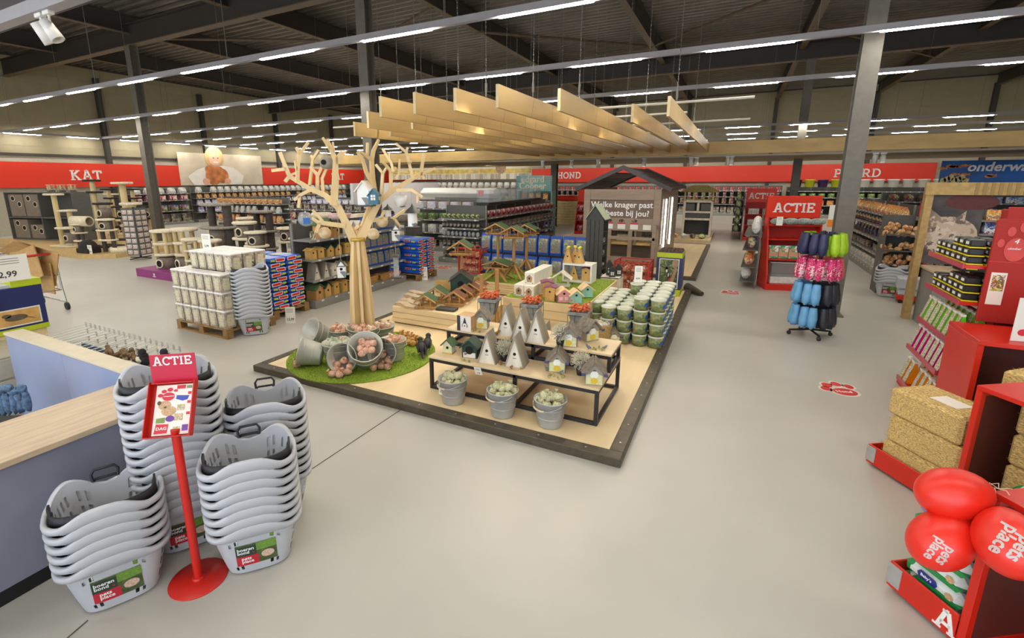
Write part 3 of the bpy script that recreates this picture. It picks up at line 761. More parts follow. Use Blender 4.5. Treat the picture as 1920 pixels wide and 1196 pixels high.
def bird_house(name, lab, w, d, hw, hr, body, roof, over=.025, hole=.3, hole_z=.62, front=None, base=None, cat='bird house', grp=None, rt=.012, deco=None, perch=False):
    """gable house, front towards -y: walls, two roof panels, entrance hole"""
    t = thing(name, lab, cat, group=grp)
    b = MB(); b.prism([(-w / 2, 0), (w / 2, 0), (w / 2, hw), (0, hw + hr), (-w / 2, hw)], -d / 2, d / 2)
    b.build('body', body, t)
    if front is not None:
        f = MB(); f.prism([(-w * .47, hw * .08), (w * .47, hw * .08), (w * .47, hw * .75), (0, hw * .95), (-w * .47, hw * .75)], -d / 2 - .002, -d / 2 - .0005); f.build('front_panel', front, t)
    a = math.atan2(hr, w / 2); L = math.hypot(hr, w / 2) + over
    for s_ in (-1, 1):
        r = MB(); r.bbox(0, L, -d / 2 - over, d / 2 + over, 0, rt, .002)
        m = T(0, 0, hw + hr) @ Matrix.Rotation(a if s_ > 0 else PI - a, 4, 'Y')
        if s_ < 0: m = Matrix.Diagonal((-1, 1, 1, 1)) @ T(0, 0, hw + hr) @ Matrix.Rotation(a, 4, 'Y')
        o = MB(); o.merge(r, m); o.build('roof_panel', roof, t)
    if hole:
        b = MB(); R = w * hole / 2; b.cyl((0, -d / 2 - .004, hw * hole_z + hr * .1), (0, -d / 2 + .001, hw * hole_z + hr * .1), R, n=16); b.build('entrance_hole', M_hole, t)
    if base is not None:
        b = MB(); b.bbox(-w / 2 - .008, w / 2 + .008, -d / 2 - .008, d / 2 + .008, -.001, .012, .002); b.build('base_board', base, t)
    if deco:
        dm, dx, dz, dr = deco; b = MB(); b.cyl((dx, -d / 2 - .005, dz), (dx, -d / 2, dz), dr, n=14); b.build('printed_label', dm, t)
    if perch:
        b = MB(); b.cyl((0, -d / 2 - .035, hw * .35), (0, -d / 2, hw * .35), .004, n=6); b.build('perch', body, t)
    return t
def a_frame(name, lab, w, d, h, face, side, grp=None):
    t = thing(name, lab, 'bird house', group=grp)
    b = MB(); b.prism([(-w / 2 + .012, 0), (w / 2 - .012, 0), (0, h - .03)], -d / 2 + .012, d / 2 - .005); b.build('front', face, t)
    a = math.atan2(h, w / 2)
    for s_ in (-1, 1):
        r = MB(); r.prism([(s_ * (w / 2 - .012), 0), (s_ * w / 2, 0), (s_ * .004, h), (0, h), (0, h - .03)], -d / 2, d / 2); r.build('roof_panel', side, t)
    b = MB(); b.cyl((0, -d / 2 + .008, h * .42), (0, -d / 2 + .014, h * .42), w * .075, n=14); b.build('entrance_hole', M_hole, t)
    b = MB(); b.box(-w * .09, w * .09, -d / 2 + .010, -d / 2 + .013, h * .27, h * .30); b.build('engraving', mat('print_grey', (150, 148, 144), rough=.6, var=0), t)
    return t
M_white_w = WD('whitewashed_wood', (214, 206, 190)); M_grey_w = WD('grey_wood', (150, 140, 122)); M_greyroof = mat('slate_roof', (122, 112, 98), rough=.7, var=.2, scale=30)
M_ochre = WD('ochre_wood', (198, 158, 88)); M_log = WD('log_wood', (182, 136, 78), .15); M_green_r = mat('green_roof', (72, 98, 62), rough=.8, var=.12, scale=80); M_brown_r = mat('brown_roof', (122, 76, 52), rough=.8, var=.12, scale=80)
M_dgreen = mat('dark_green_paint', (34, 62, 48), rough=.5, var=.08)
M_lab = blotch('printed_leaf_label', [(206, 214, 160), (222, 220, 190), (196, 206, 170), (226, 196, 90), (180, 206, 180)], 34, .5, .3)
def Hs(p, wpx): return wpx / SC(p)
def on(u, v, z): return G(u, v, z)
af = a_frame('bird_house', 'x', .20, .20, .315, M_white_w, M_grey_w)
for (u, v, z, dy, lab) in [(908, 683, T1, .12, 'white A-frame bird house on the low table, left of the white shrub'), (960, 690, T1, .12, 'white A-frame bird house on the low table, right of the white shrub'),
                      (945, 630, T2, .10, 'white A-frame bird house on the bench, left of a group of three'), (972, 638, T2, .10, 'white A-frame bird house on the bench, middle of a group of three'), (1001, 643, T2, .10, 'white A-frame bird house on the bench, right of a group of three')]:
    p = on(u, v, z); put(af, (p.x, p.y + dy, z), .12, lab)
p = on(1001, 641, T2); put(af, (p.x - .12, p.y + .72, PZ + .003), .12, 'white A-frame bird house on the floor behind the bench, its tip showing', None, (1, 1, 1.7))
g1 = bird_house('bird_house', 'small cream bird house with a green roof, at the left end of the low table', .10, .09, .10, .05, M_white_w, M_green_r, front=M_lab, base=M_ochre)
p = on(837, 664, T1); put(g1, (p.x, p.y + .06, T1 + .001), .1)
g2 = bird_house('bird_house', 'dark green bird house with a big round hole, on the low table', .155, .14, .12, .07, M_dgreen, M_dgreen, hole=.55, hole_z=.66, front=None)
b = MB(); b.prism([(-.065, .006), (.065, .006), (.065, .06), (-.065, .06)], -.0735, -.0705); b.build('white_front', M_white_w, g2)
b = MB(); b.cyl((-.04, -.076, .05), (-.04, -.072, .05), .016, n=12); b.build('printed_label', blotch('bird_print', [(180, 160, 150), (90, 80, 80), (220, 216, 206)], 60, .5), g2)
p = on(877, 672, T1); put(g2, (p.x, p.y + .08, T1), .18)
g3 = bird_house('bird_house', 'x', .15, .13, .125, .085, M_grey_w, M_greyroof, over=.04, hole=.2, hole_z=.95, front=M_lab, rt=.016, deco=(mat('label_round', (230, 232, 220), rough=.5, var=0), 0, .10, .035))
b = MB(); b.cyl((0, -.071, .045), (0, -.0675, .045), .03, n=12); b.build('yellow_sticker', mat('sticker_yellow', (214, 180, 50), rough=.5, var=0), g3)
for s_ in (-1, 1):
    b = MB(); b.bbox(s_ * .095 - .018, s_ * .095 + .018, -.108, -.104, .10, .125, .003); b.build('blue_clip', mat('clip_blue', (62, 66, 110), rough=.4, var=0), g3)
for (u, v, z, dy, rz, lab) in [(1039, 700, T1, .09, .25, 'grey-roofed bird house with leafy label, middle of the low table'), (1108, 724, T1, .09, .3, 'grey-roofed bird house with leafy label, right end of the low table'),
                               (896, 618, T2, .09, .3, 'grey-roofed bird house with leafy label, left end of the bench'), (1062, 652, T2, .09, .2, 'grey-roofed bird house with leafy label, right half of the bench'),
                               (1092, 648, T2, .22, .9, 'grey-roofed bird house turned sideways on the bench behind another'), (1140, 655, PZ, .30, .3, 'grey slate bird house roof showing behind the right end of the bench'), (1035, 650, PZ, .75, .3, 'grey-roofed house partly hidden behind the right half of the bench')]:
    p = on(u, v, z); put(g3, (p.x, p.y + dy, z), rz, lab)
# white box with a lamp print
t = thing('cardboard_box', 'white and kraft box with a black drop-shaped print, left end of the bench', 'box', on(868, 622, T2) + Vector((0, .11, 0)), .0)
b = MB(); b.bbox(-.085, .085, -.085, .085, 0, .17, .002); b.build('carton', mat('kraft_side', (196, 156, 110), rough=.7), t)
b = MB(); b.box(-.0845, .0845, -.0865, -.0855, .001, .169); b.build('white_face', mat('box_white', (226, 216, 206), rough=.6, var=.02), t)
b = MB(); b.box(-.0845, -.045, -.088, -.087, .0, .168); b.merge(MB().prism(arc(.01, .06, .034, .036, 200, -20, 12) + [(.014, .15), (.006, .15)], -.0885, -.0875)); b.build('black_print', mat('box_print', (54, 52, 52), rough=.6, var=0), t)
b = MB(); b.prism(ell(.01, .062, .026, .028), -.0905, -.089); b.build('drop_print', mat('box_white', (0, 0, 0)), t)
b = MB(); b.prism(ell(.01, .062, .007, .008), -.092, -.091); b.build('drop_centre', M_hole, t)
# little birds and eggs
M_robin = mat('bird_brown', (132, 96, 58), rough=.8, var=.15, scale=60); M_red = mat('robin_orange', (206, 116, 48), rough=.8, var=.1); M_tit = mat('bird_bluegrey', (110, 120, 122), rough=.8, var=.1); M_pale = mat('bird_pale', (206, 196, 150), rough=.8)
robin = bird('bird_figure', 'x', .075, M_robin, M_red, grp=None); tit = bird('bird_figure', 'x', .08, M_tit, M_pale); squ = bird('bird_figure', 'x', .1, M_robin, M_pale)
for pr, u, v, z, rz, lab in [(robin, 939, 684, T1, -2.2, 'robin figure on the low table between the two A-frame houses'), (robin, 959, 692, T1, -.8, 'robin figure in front of the right A-frame on the low table'),
        (robin, 871, 615, T2, -1.0, 'robin figure beside the white box on the bench'), (squ, 932, 629, T2, .3, 'brown bird figure at the foot of the left A-frame on the bench'),
        (tit, 1103, 655, T2, 3.0, 'blue-grey bird figure on the right end of the bench, left of the eggs'), (tit, 1133, 656, T2, .2, 'blue-grey bird figure on the right end of the bench, right of the eggs'),
        (tit, 1025, 695, T1, 2.9, 'grey bird figure left of the middle grey house on the low table'), (tit, 1052, 702, T1, -.3, 'grey bird figure right of the middle grey house on the low table'), (robin, 884, 617, T2, 2.0, 'robin figure in front of the left grey-roofed house on the bench')]:
    put(pr, on(u, v, z), rz, lab)
egg = MB(); egg.sph((0, 0, .016), (.012, .012, .016), 0, 8, 6); egg_me = egg.mesh('decorative_egg', blotch('egg_speckle', [(160, 160, 80), (190, 184, 110), (130, 120, 60)], 120, .5))
for z, grp, lab, L in ((T2, 'eggs on the bench', 'small speckled egg on the bench beside the bird figures', [(1112, 655), (1118, 657), (1122, 653), (1128, 657), (884, 623), (890, 620), (876, 620), (900, 624)]), (T1, 'eggs on the low table', 'small speckled egg lying on the low table', [(1032, 704), (1038, 706), (1030, 709), (1048, 711), (1056, 708), (870, 676), (880, 679), (976, 692)])):
    for u, v in L: drop(egg_me, 'decorative_egg', on(u, v, z), (random.uniform(-.4, .4), .3, random.uniform(0, 6)), lab, 'egg', grp)
# potted white shrubs
M_twig = mat('white_twigs', (206, 200, 176), rough=.8, var=.1); M_pot = mat('black_pot', (34, 32, 32), rough=.5)
def shrub(name, lab, R=.1, n=420, seed=1):
    random.seed(seed); t = thing(name, lab, 'plant')
    b = MB(); b.lathe([(0, 0), (.032, 0), (.042, .07), (.038, .07), (.036, .055), (0, .055)], 14, cap=False); b.build('pot', M_pot, t)
    b = MB()
    for i in range(n):
        v = Vector((random.gauss(0, 1), random.gauss(0, 1), random.gauss(.25, .9))).normalized() * R * random.uniform(.55, 1); c = Vector((0, 0, .14)); q = c + v
        if q.z < .06: q.z = .07
        b.cyl(c + v * .3, q, .0016, .0012, 3, caps=False); b.sph(q, .0045, 0, 4, 3)
    b.build('foliage', M_twig, t); return t
sh = shrub('white_shrub', 'x')
for u, v, z, lab in ((942, 679, T1, 'white twiggy shrub in a black pot between the A-frames on the low table'), (1085, 706, T1, 'white twiggy shrub in a black pot near the right end of the low table'), (1047, 652, T2, 'white twiggy shrub behind the grey house on the bench')):
    p = on(u, v, z); put(sh, (p.x, p.y + (.3 if lab.endswith('bench') and False else .05), z), 0.3, lab)
p = on(900, 690, T1); price_card((p.x, p.y - .02, T1 - .06), .1, .07, .1, 'small white price tag hanging over the front edge of the low table', '7,99', rx=.5, ts=.3)
# ---------------------------------------------------------------- planters on wire stands
M_planter = mat('grey_planter', (134, 138, 138), rough=.6, var=.14, scale=20); M_wire = mat('rust_wire', (78, 62, 48), rough=.6)
M_physa = blotch('orange_lantern_flowers', [(216, 92, 40), (196, 70, 30), (230, 120, 64), (240, 150, 90), (180, 60, 34)], 50, .6, .2, bump=.5)
def planter():
    t = thing('planter', 'x', 'planter'); zt = .66; 
    b = MB(); w0, w1, h = .07, .115, .22; z0 = zt - h
    vs = [(sx * w, sy * w, z) for w, z in ((w0, z0), (w1, zt), (w1 - .01, zt), (w0 - .005, z0 + .02)) for sx, sy in ((-1, -1), (1, -1), (1, 1), (-1, 1))]
    fs = [(3, 2, 1, 0)] + [(k * 4 + i, k * 4 + (i + 1) % 4, k * 4 + 4 + (i + 1) % 4, k * 4 + 4 + i) for k in range(3) for i in range(4)] + [(12, 13, 14, 15)]
    b.add(vs, fs)
    for i in range(4): b.merge(MB().box(-w1 - .006, w1 + .006, -w1 - .006, -w1 + .004, zt - .035, zt + .002), T(rz=i * PI / 2))
    b.build('box', M_planter, t)
    b = MB()
    for sx in (-1, 1):
        for sy in (-1, 1): b.cyl((sx * .12, sy * .12, 0), (sx * .118, sy * .118, zt - .04), .0035, n=5)
        for q in (-.04, .04):
            b.tube([(sx * .112, q, zt - .02), (sx * .09, q, zt - .14), (sx * .07, q, z0 - .005)], .003, 4); b.tube([(q, sx * .112, zt - .02), (q, sx * .09, zt - .14), (q, sx * .07, z0 - .005)], .003, 4)
    for z in (.02, zt - .04): b.tube([(-.12, -.12, z), (.12, -.12, z), (.12, .12, z), (-.12, .12, z)], .0035, 5, closed=True)
    b.build('wire_stand', M_wire, t)
    random.seed(4); b = MB()
    for i in range(90):
        x, y = random.uniform(-.11, .11), random.uniform(-.11, .11); z = zt + random.uniform(.0, .05) + (.05 if random.random() < .15 else 0)
        b.lathe([(.0, 0), (.014, .008), (.011, .02), (0, .034)], 5, M=T(x, y, z, rx=random.uniform(-1, 1), ry=random.uniform(-1, 1)), cap=False)
    b.build('flowers', M_physa, t); return t
pl = planter()
for (u0, u1, vt, lab) in ((895, 941, 556, 'grey planter of orange lantern flowers on a wire stand, left of three'), (975, 1020, 565, 'grey planter of orange lantern flowers on a wire stand, middle of three'), (1064, 1110, 580, 'grey planter of orange lantern flowers on a wire stand, right of three')):
    p = GY((u0 + u1) / 2, vt + 2, 5.33); h = p.z; sc = (h - PZ) / .66 if h > PZ + .3 else 1
    put(pl, (p.x, 5.33, PZ), 0.12, lab, None, (.28 * 0 + 1.0, 1.0, sc))
# wicker basket
t = thing('wicker_basket', 'round wicker basket of white bags behind the right end of the bench', 'basket', (G(1122, 645, PZ).x, G(1122, 645, PZ).y + .1, PZ))
b = MB(); M_wick = mat('wicker', (176, 146, 92), rough=.7, var=.3, scale=50, stretch=(1, 1, 4), bump=.7)
prof = [(0, 0), (.12, 0)]
for i in range(15): prof.append((.125 + .02 * math.sin(i / 14 * 2.4) + (.006 if i % 2 else 0), .01 + i * .018))
b.lathe(prof + [(.13, .262), (.12, .04), (0, .04)], 28, cap=False); b.build('woven_body', M_wick, t)
b = MB()
for i in range(9):
    a = i * 2.4; lump(b, (.07 * math.cos(a) * (i > 0), .07 * math.sin(a) * (i > 0), .25), .045, 0, i)
b.build('white_bags', mat('white_plastic_bag', (220, 214, 200), rough=.4, var=.15, scale=40), t)
t2 = copy_tree(t, (G(907, 620, PZ).x, 5.32, PZ), 1.0, 'round wicker basket below the left lantern flower planter'); t2.scale = (.85, .85, .85)
# ---------------------------------------------------------------- wooden crates with grass tops
M_crate = mat('crate_board', (222, 198, 152), rough=.6, var=.06, scale=3, stretch=(.6, 1, 3))
M_gap = mat('crate_gap', (120, 90, 50), rough=.8, var=0)
def crate(x0, x1, y0, y1, z1, n, lab, grass=True):
    t = thing('wooden_crate', lab, 'crate', (x0, y0, PZ)); w, d, h = x1 - x0, y1 - y0, z1 - PZ
    bh = h / n
    b = MB()
    for i in range(n):
        z0_, z1_ = .02 + i * bh if i == 0 else i * bh + .005, (i + 1) * bh
        b.bbox(0, w, 0, .02, z0_, z1_, .003); b.bbox(0, w, d - .02, d, z0_, z1_, .003); b.bbox(0, .02, .021, d - .021, z0_, z1_, .003); b.bbox(w - .02, w, .021, d - .021, z0_, z1_, .003)
    b.build('side_boards', M_crate, t)
    b = MB(); b.box(.02, w - .02, .02, d - .02, .0, h - .03); b.build('filling', M_gap, t)
    b = MB()
    if grass:
        random.seed(int(w * 100)); b.box(.02, w - .02, .02, d - .02, h - .03, h + .004)
        for i in range(int(w * d * 1400)):
            x, y = random.uniform(.02, w - .02), random.uniform(.02, d - .02); q = random.uniform(0, PI); k = len(b.v)
            b.add([(x - .004 * math.cos(q), y - .004 * math.sin(q), h), (x + .004 * math.cos(q), y + .004 * math.sin(q), h), (x + random.uniform(-.01, .01), y, h + random.uniform(.012, .022))], [(0, 1, 2)])
        b.build('grass_top', M_grass, t)
    else:
        b.box(.02, w - .02, .02, d - .02, h - .03, h - .001); b.build('plank_top', M_crate, t)
    return t
p0 = G(738, 604, PZ); zL = HT(738, 573, p0)
crate(p0.x, -3.02, 5.56, 6.62, zL, 3, 'low pale wooden crate on the left carrying log bird feeders', False)
zM = HT(947, 557, (-2.80, 5.98))
crate(-2.82, -1.62, 5.98, 7.85, zM, 4, 'pale wooden crate with a grass top carrying the pink and mint bird houses')
pB = G(875, 524, zM + .12)
zB = zM + .14
yB = 7.9
pB = GY(875, 524, yB); zB = pB.z
crate(pB.x, -2.0, yB, 9.3, zB, 5, 'tall pale wooden crate with a grass top carrying the bird tables')
0 and print('crates', p0, zL, zM, zB, pB)
# ================================================================ bird houses and feeders on the crates
def log_feeder(name, lab, w, d, h, roofm, roof_rz=0, grp=None):
    """log bird feeder: floor of logs, corner posts, gable of two panels with log edges"""
    t = thing(name, lab, 'bird feeder', group=grp)
    b = MB(); b.bbox(-w / 2, w / 2, -d / 2, d / 2, 0, .015, .003); b.build('floor_board', M_ochre, t)
    b = MB()
    for sx in (-1, 1): b.cyl((sx * w / 2, -d / 2 - .03, .025), (sx * w / 2, d / 2 + .03, .025), .016, n=8)
    for sy in (-1, 1): b.cyl((-w / 2 - .03, sy * d / 2, .035), (w / 2 + .03, sy * d / 2, .035), .016, n=8)
    b.build('floor_logs', M_log, t)
    b = MB()
    for sx in (-1, 1):
        for sy in (-1, 1): b.cyl((sx * w * .32, sy * d * .38, .015), (sx * w * .32, sy * d * .38, h * .62), .014, n=7)
    b.build('posts', M_log, t)
    rw = w * .66; rh = h * .46; zt = h; a = math.atan2(rh, rw); L = math.hypot(rw, rh)
    for s_ in (-1, 1):
        r = MB(); r.bbox(0, L, -d / 2 - .02, d / 2 + .02, -.004, .008, .002)
        m = T(0, 0, zt) @ Matrix.Rotation(a, 4, 'Y')
        if s_ < 0: m = Matrix.Diagonal((-1, 1, 1, 1)) @ m
        o = MB(); o.merge(r, m); o.build('roof_panel', roofm, t)
        r = MB()
        for y in (-d / 2 - .02, d / 2 + .02): r.cyl((-.01, y, -.006), (L + .015, y, -.006), .013, n=7)
        o = MB(); o.merge(r, m); o.build('roof_log', M_log, t)
    return t
p0 = G(738, 604, PZ)
zc = zL + .001
lfg = log_feeder('log_feeder', 'x', .26, .24, .24, M_green_r); lfb = log_feeder('log_feeder', 'x', .26, .20, .24, M_brown_r)
def cr(u, v, z): return G(u, v, z)
for pr, u, v, dz, rz, s_, lab in [(lfg, 797, 578, 0, .35, .9, 'log bird feeder with a green roof at the front of the left crate'), (lfg, 817, 566, .0, .35, 1.0, 'log bird feeder with a green roof behind, next to the dark green house'),
        (lfb, 851, 573, 0, .3, .95, 'log bird feeder with a brown roof, front of the row on the left crate'), (lfb, 866, 563, 0, .3, .95, 'log bird feeder with a brown roof, second of the row on the left crate'),
        (lfb, 880, 555, 0, .3, .95, 'log bird feeder with a brown roof, third of the row on the left crate'), (lfb, 893, 548, 0, .3, .95, 'log bird feeder with a brown roof, rearmost of the row on the left crate')]:
    p = cr(u, v, zc); put(pr, (p.x, p.y + .05, zc), rz, lab, None, s_)
dg = bird_house('bird_house', 'large dark green bird house with a round hole at the back of the left crate', .34, .32, .26, .13, M_dgreen, mat('dark_roof', (62, 56, 46), rough=.7), over=.03, hole=.3, hole_z=.75)
dg.location = G(845, 560, zc) + Vector((0, .35, 0)); dg.rotation_euler = (0, 0, .45)
t = thing('wooden_board', 'ochre board leaning behind the green house on the left crate', 'board', G(812, 556, zc) + Vector((0, .3, 0)), .5); b = MB(); b.bbox(-.12, .12, 0, .015, 0, .22, .003); b.build('board', M_ochre, t)
# flat packs and trays at the left end
M_pack = blotch('seed_cake_pack', [(190, 150, 116), (214, 190, 150), (170, 120, 90), (206, 206, 170), (150, 160, 110)], 40, .4, .3)
fp = MB(); fp.bbox(-.09, .09, -.06, .06, 0, .02, .004); fpm = fp.mesh('fat_cake_pack', M_pack)
for i, (u, v) in enumerate([(752, 572), (760, 576), (768, 579), (758, 566), (770, 570), (778, 573), (766, 559), (776, 562), (786, 564), (774, 553), (784, 556)]):
    for j in range(2 + (i > 5)):
        p = cr(u, v, zc); drop(fpm, 'fat_cake_pack', (p.x, p.y + .04, zc + j * .021), (0, 0, random.uniform(-.5, .5)), 'flat pack of bird fat cakes piled at the left end of the left crate', 'food pack', 'flat fat cake packs on the left crate')
tr_ = thing('slate_tray', 'dark flat slate tray at the front of the left crate', 'tray', cr(836, 582, zc) + Vector((0, .03, 0)), .1); b = MB(); b.bbox(-.15, .15, -.08, .08, 0, .035, .004); b.build('tray', mat('slate_dark', (62, 60, 56), rough=.6, var=.2), tr_)
# ---- middle crate: boxed houses, coloured houses, white crate shelf
zm = zM + .006
bx_print = M_hole
def boxed():
    t = thing('packaging_box', 'x', 'box'); b = MB(); b.bbox(-.075, .075, -.09, .09, 0, .17, .004); b.build('carton', mat('box_cream', (226, 220, 204), rough=.6, var=.04), t)
    b = MB(); b.prism([(-.035, .03), (.035, .03), (.045, .10), (0, .14), (-.045, .10)], -.0925, -.0905); b.build('house_print', mat('print_tan', (170, 136, 96), rough=.6, var=.1), t)
    b = MB(); b.prism(ell(0, .085, .016, .016), -.0945, -.0932); b.build('hole_print', mat('print_dark2', (52, 40, 60), rough=.6, var=0), t)
    b = MB(); b.prism([(-.062, .015), (-.05, .015), (-.05, .024), (-.062, .024)], -.0925, -.0905); b.prism([(.04, .012), (.055, .012), (.055, .022), (.04, .022)], -.0925, -.0905); b.build('corner_print', bx_print, t)
    return t
bx = boxed(); pb = G(972, 556, zm)
for i in range(2):
    for j in range(4): put(bx, (pb.x + i * .155, pb.y + .1 + j * .19, zm), 0.0, 'white printed box, %s column, %s from the front on the middle crate' % (('left', 'right')[i], NUM[j]))
for j in range(4): put(bx, (pb.x + .12, pb.y + .2 + j * .19, zm + .171), 0.0, 'white printed box, upper layer, %s from the front on the middle crate' % NUM[j])
M_pink = mat('pink_paint', (226, 158, 160), rough=.5, var=.05); M_mint = mat('mint_paint', (150, 202, 182), rough=.5, var=.05); M_purple = mat('purple_roof', (128, 62, 92), rough=.6); M_cream_r = WD('cream_slats', (226, 194, 150))
hp = bird_house('bird_house', 'pink bird house with a cream slatted roof on the middle crate', .16, .17, .12, .06, M_pink, M_cream_r, over=.035, hole=.2, hole_z=.95, base=M_pink); p = G(1051, 567, zm); hp.location = (p.x, p.y + .1, zm); hp.rotation_euler = (0, 0, .5)
b = MB(); 
for x in (-.04, .035): b.box(x - .025, x + .02, -.087, -.0855, .03, .075)
b.build('window_panels', mat('pink_pale', (240, 206, 200), rough=.5, var=0), hp)
hm = bird_house('bird_house', 'mint bird house with a cream roof, front one on the middle crate', .15, .16, .11, .06, M_mint, M_cream_r, over=.03, hole=.2, hole_z=.95, base=M_mint); p = G(1074, 569, zm); hm.location = (p.x, p.y + .1, zm); hm.rotation_euler = (0, 0, .5)
p = G(1086, 562, zm); copy_tree(hm, (p.x + .02, p.y + .26, zm + .002), .55, 'mint bird house with a cream roof, tilted one behind on the middle crate')
ho = bird_house('bird_house', 'x', .13, .13, .19, .02, M_ochre, M_purple, over=.02, hole=.2, hole_z=.7)
for (u, v, dy, z, rz, lab, s_) in [(1027, 566, .1, zm, .2, 'ochre bird house with a purple flat roof, front of the middle crate', 1.0), (1013, 563, .26, zm, .4, 'ochre bird house with a slanting brown roof beside the white boxes', 1.1)]:
    p = G(u, v, z); put(ho, (p.x, p.y + dy, z), rz, lab, None, s_)
ws = thing('trellis_feeder', 'white open bird feeder house left of the white crate shelf', 'bird feeder', G(1033, 548, zm) + Vector((0, .5, 0)), .2)
b = MB(); b.bbox(-.13, .13, -.1, .1, 0, .02, .003)
for sx in (-1, 1):
    for sy in (-1, 1): b.box(sx * .1 - .008, sx * .1 + .008, sy * .08 - .008, sy * .08 + .008, .02, .13)
b.build('frame', M_white_w, ws)
b = MB(); b.prism([(-.16, .12), (0, .24), (.16, .12), (.15, .12), (0, .225), (-.15, .12)], -.12, .12); b.build('roof', M_white_w, ws)
# white crate shelf
u0, u1 = 1056, 1112
wl = G(1056, 550, zm); wr = G(1115, 553, zm)
SX0, SX1, SY = -2.17, -1.70, 7.35
SX0 = GY(1053, 548, SY).x; SX1 = GY(1108, 550, SY).x; SZ = GY(1056, 493, SY).z
ws2 = thing('shelf_box', 'white wooden box shelf standing on the middle crate, two bird houses inside', 'shelf', (SX0, SY, zm)); w_ = SX1 - SX0; h_ = SZ - zm
b = MB()
for a in ((0, w_, 0, .3, 0, .03), (0, w_, 0, .3, h_ - .03, h_), (0, .03, 0, .3, .03, h_ - .03), (w_ - .03, w_, 0, .3, .03, h_ - .03)): b.bbox(*a, .003)
b.build('frame', mat('white_box_paint', (228, 224, 214), rough=.5, var=.03), ws2)
b = MB()
for i in range(4): b.box(.03, w_ - .03, .285, .3, .035 + i * (h_ - .07) / 4, .02 + (i + 1) * (h_ - .07) / 4)
b.build('back_slats', mat('white_box_back', (196, 204, 214), rough=.5, var=.05), ws2)
hpu = bird_house('bird_house', 'x', .13, .12, .19, .025, M_ochre, mat('magenta_roof', (142, 52, 92), rough=.6), over=.02, hole=.22, hole_z=.7)
put(hpu, (SX1 - .12, SY + .12, zm + .031), .1, 'ochre bird house with a magenta roof, right one inside the white box shelf')
afo = a_frame('bird_house', 'x', .16, .13, .25, M_ochre, M_ochre)
put(afo, (SX0 + .16, SY + .12, zm + .031), .25, 'ochre pointed bird house, left one inside the white box shelf')
M_yellow = mat('yellow_roof', (214, 196, 42), rough=.5, var=.05)
for i, (x, rz, lab) in enumerate([(.06, .1, 'ochre pointed bird house with a yellow tip, left on top of the white box shelf'), (.14, .35, 'ochre pointed bird house with a yellow tip, second on top of the white box shelf'), (.25, .1, 'ochre pointed bird house with a yellow tip, third on top of the white box shelf')]):
    q = put(afo, (SX0 + x, SY + .1 + (.1 if i == 1 else 0), SZ + .001), rz, lab); b = MB(); b.bbox(-.022, .022, -.07, .07, .235, .262, .004); b.build('yellow_cap', M_yellow, q)
hy = bird_house('bird_house', 'ochre square bird house with a yellow roof, right on top of the white box shelf', .13, .15, .19, .012, M_ochre, M_yellow, over=.02, hole=.2, hole_z=.72); hy.location = (SX1 - .1, SY + .13, SZ + .001); hy.rotation_euler = (0, 0, .2)
# ---- tall crate: bird tables
def bird_table(lab, h, s=1.0, low=False):
    t = thing('bird_table', lab, 'bird table')
    b = MB(); b.cyl((0, 0, .1), (0, 0, h), .026, n=9); b.build('pole', M_log, t)
    for i in range(4):
        a = PI / 4 + i * PI / 2; b = MB(); b.cyl((.24 * math.cos(a), .24 * math.sin(a), .01), (.02 * math.cos(a), .02 * math.sin(a), .32), .02, n=7); b.build('leg', M_log, t)
    w, d = .30 * s, .26 * s
    b = MB(); b.bbox(-w / 2, w / 2, -d / 2, d / 2, h, h + .014, .003)
    for sx in (-1, 1): b.cyl((sx * w / 2, -d / 2 - .05, h + .022), (sx * w / 2, d / 2 + .05, h + .022), .017, n=7)
    for sy in (-1, 1): b.cyl((-w / 2 - .05, sy * d / 2, h + .03), (w / 2 + .05, sy * d / 2, h + .03), .017, n=7)
    b.build('tray', M_log, t)
    b = MB()
    for sx in (-1, 1):
        for sy in (-1, 1): b.cyl((sx * w * .3, sy * d * .34, h + .01), (sx * w * .3, sy * d * .34, h + .19), .014, n=6)
    b.build('posts', M_log, t)
    rw, rh = w * .62, .13 * s; a = math.atan2(rh, rw); L = math.hypot(rw, rh)
    for s_ in (-1, 1):
        r = MB(); r.bbox(0, L, -d / 2 - .04, d / 2 + .04, .004, .016, .002)
        m = T(0, 0, h + .27) @ Matrix.Rotation(a, 4, 'Y')
        if s_ < 0: m = Matrix.Diagonal((-1, 1, 1, 1)) @ m
        o = MB(); o.merge(r, m); o.build('roof_panel', M_green_r, t)
        r = MB()
        for y in (-d / 2 - .035, d / 2 + .035): r.cyl((-.01, y, -.006), (L + .03, y, -.006), .016, n=7)
        o = MB(); o.merge(r, m); o.build('roof_log', M_log, t)
    return t
zb = zB + .006
btb = bird_table('x', .95); bts = bird_table('x', .42)
p = G(930, 540, zb)
def roof_h(u, v, y): return GY(u, v, y).z
for (u, vtop, y, lab, rz) in [(934, 418, 8.9, 'tall log bird table with a green roof, left one on the tall crate', .15), (964, 424, 8.4, 'tall log bird table with a green roof, middle one on the tall crate', .15), (988, 420, 9.0, 'tall log bird table with a green roof, right one on the tall crate', .15)]:
    q = GY(u, vtop, y); put(btb, (q.x, y, zb), rz, lab, None, (1.15, 1.15, (q.z - zb) / 1.22))
for (u, vtop, y, lab) in [(935, 487, 8.15, 'low log bird table in front of the tall ones on the tall crate')]:
    q = GY(u, vtop, y); put(bts, (q.x, y, zb), .1, lab, None, (1.3, 1.2, (q.z - zb) / .69))
q = GY(868, 450, 7.1); o = copy_tree(btb, (q.x, 7.05, PZ), .3, 'log bird table on a thin pole behind the left crate'); o.scale = (1.0, 1.0, (q.z - PZ) / 1.22)
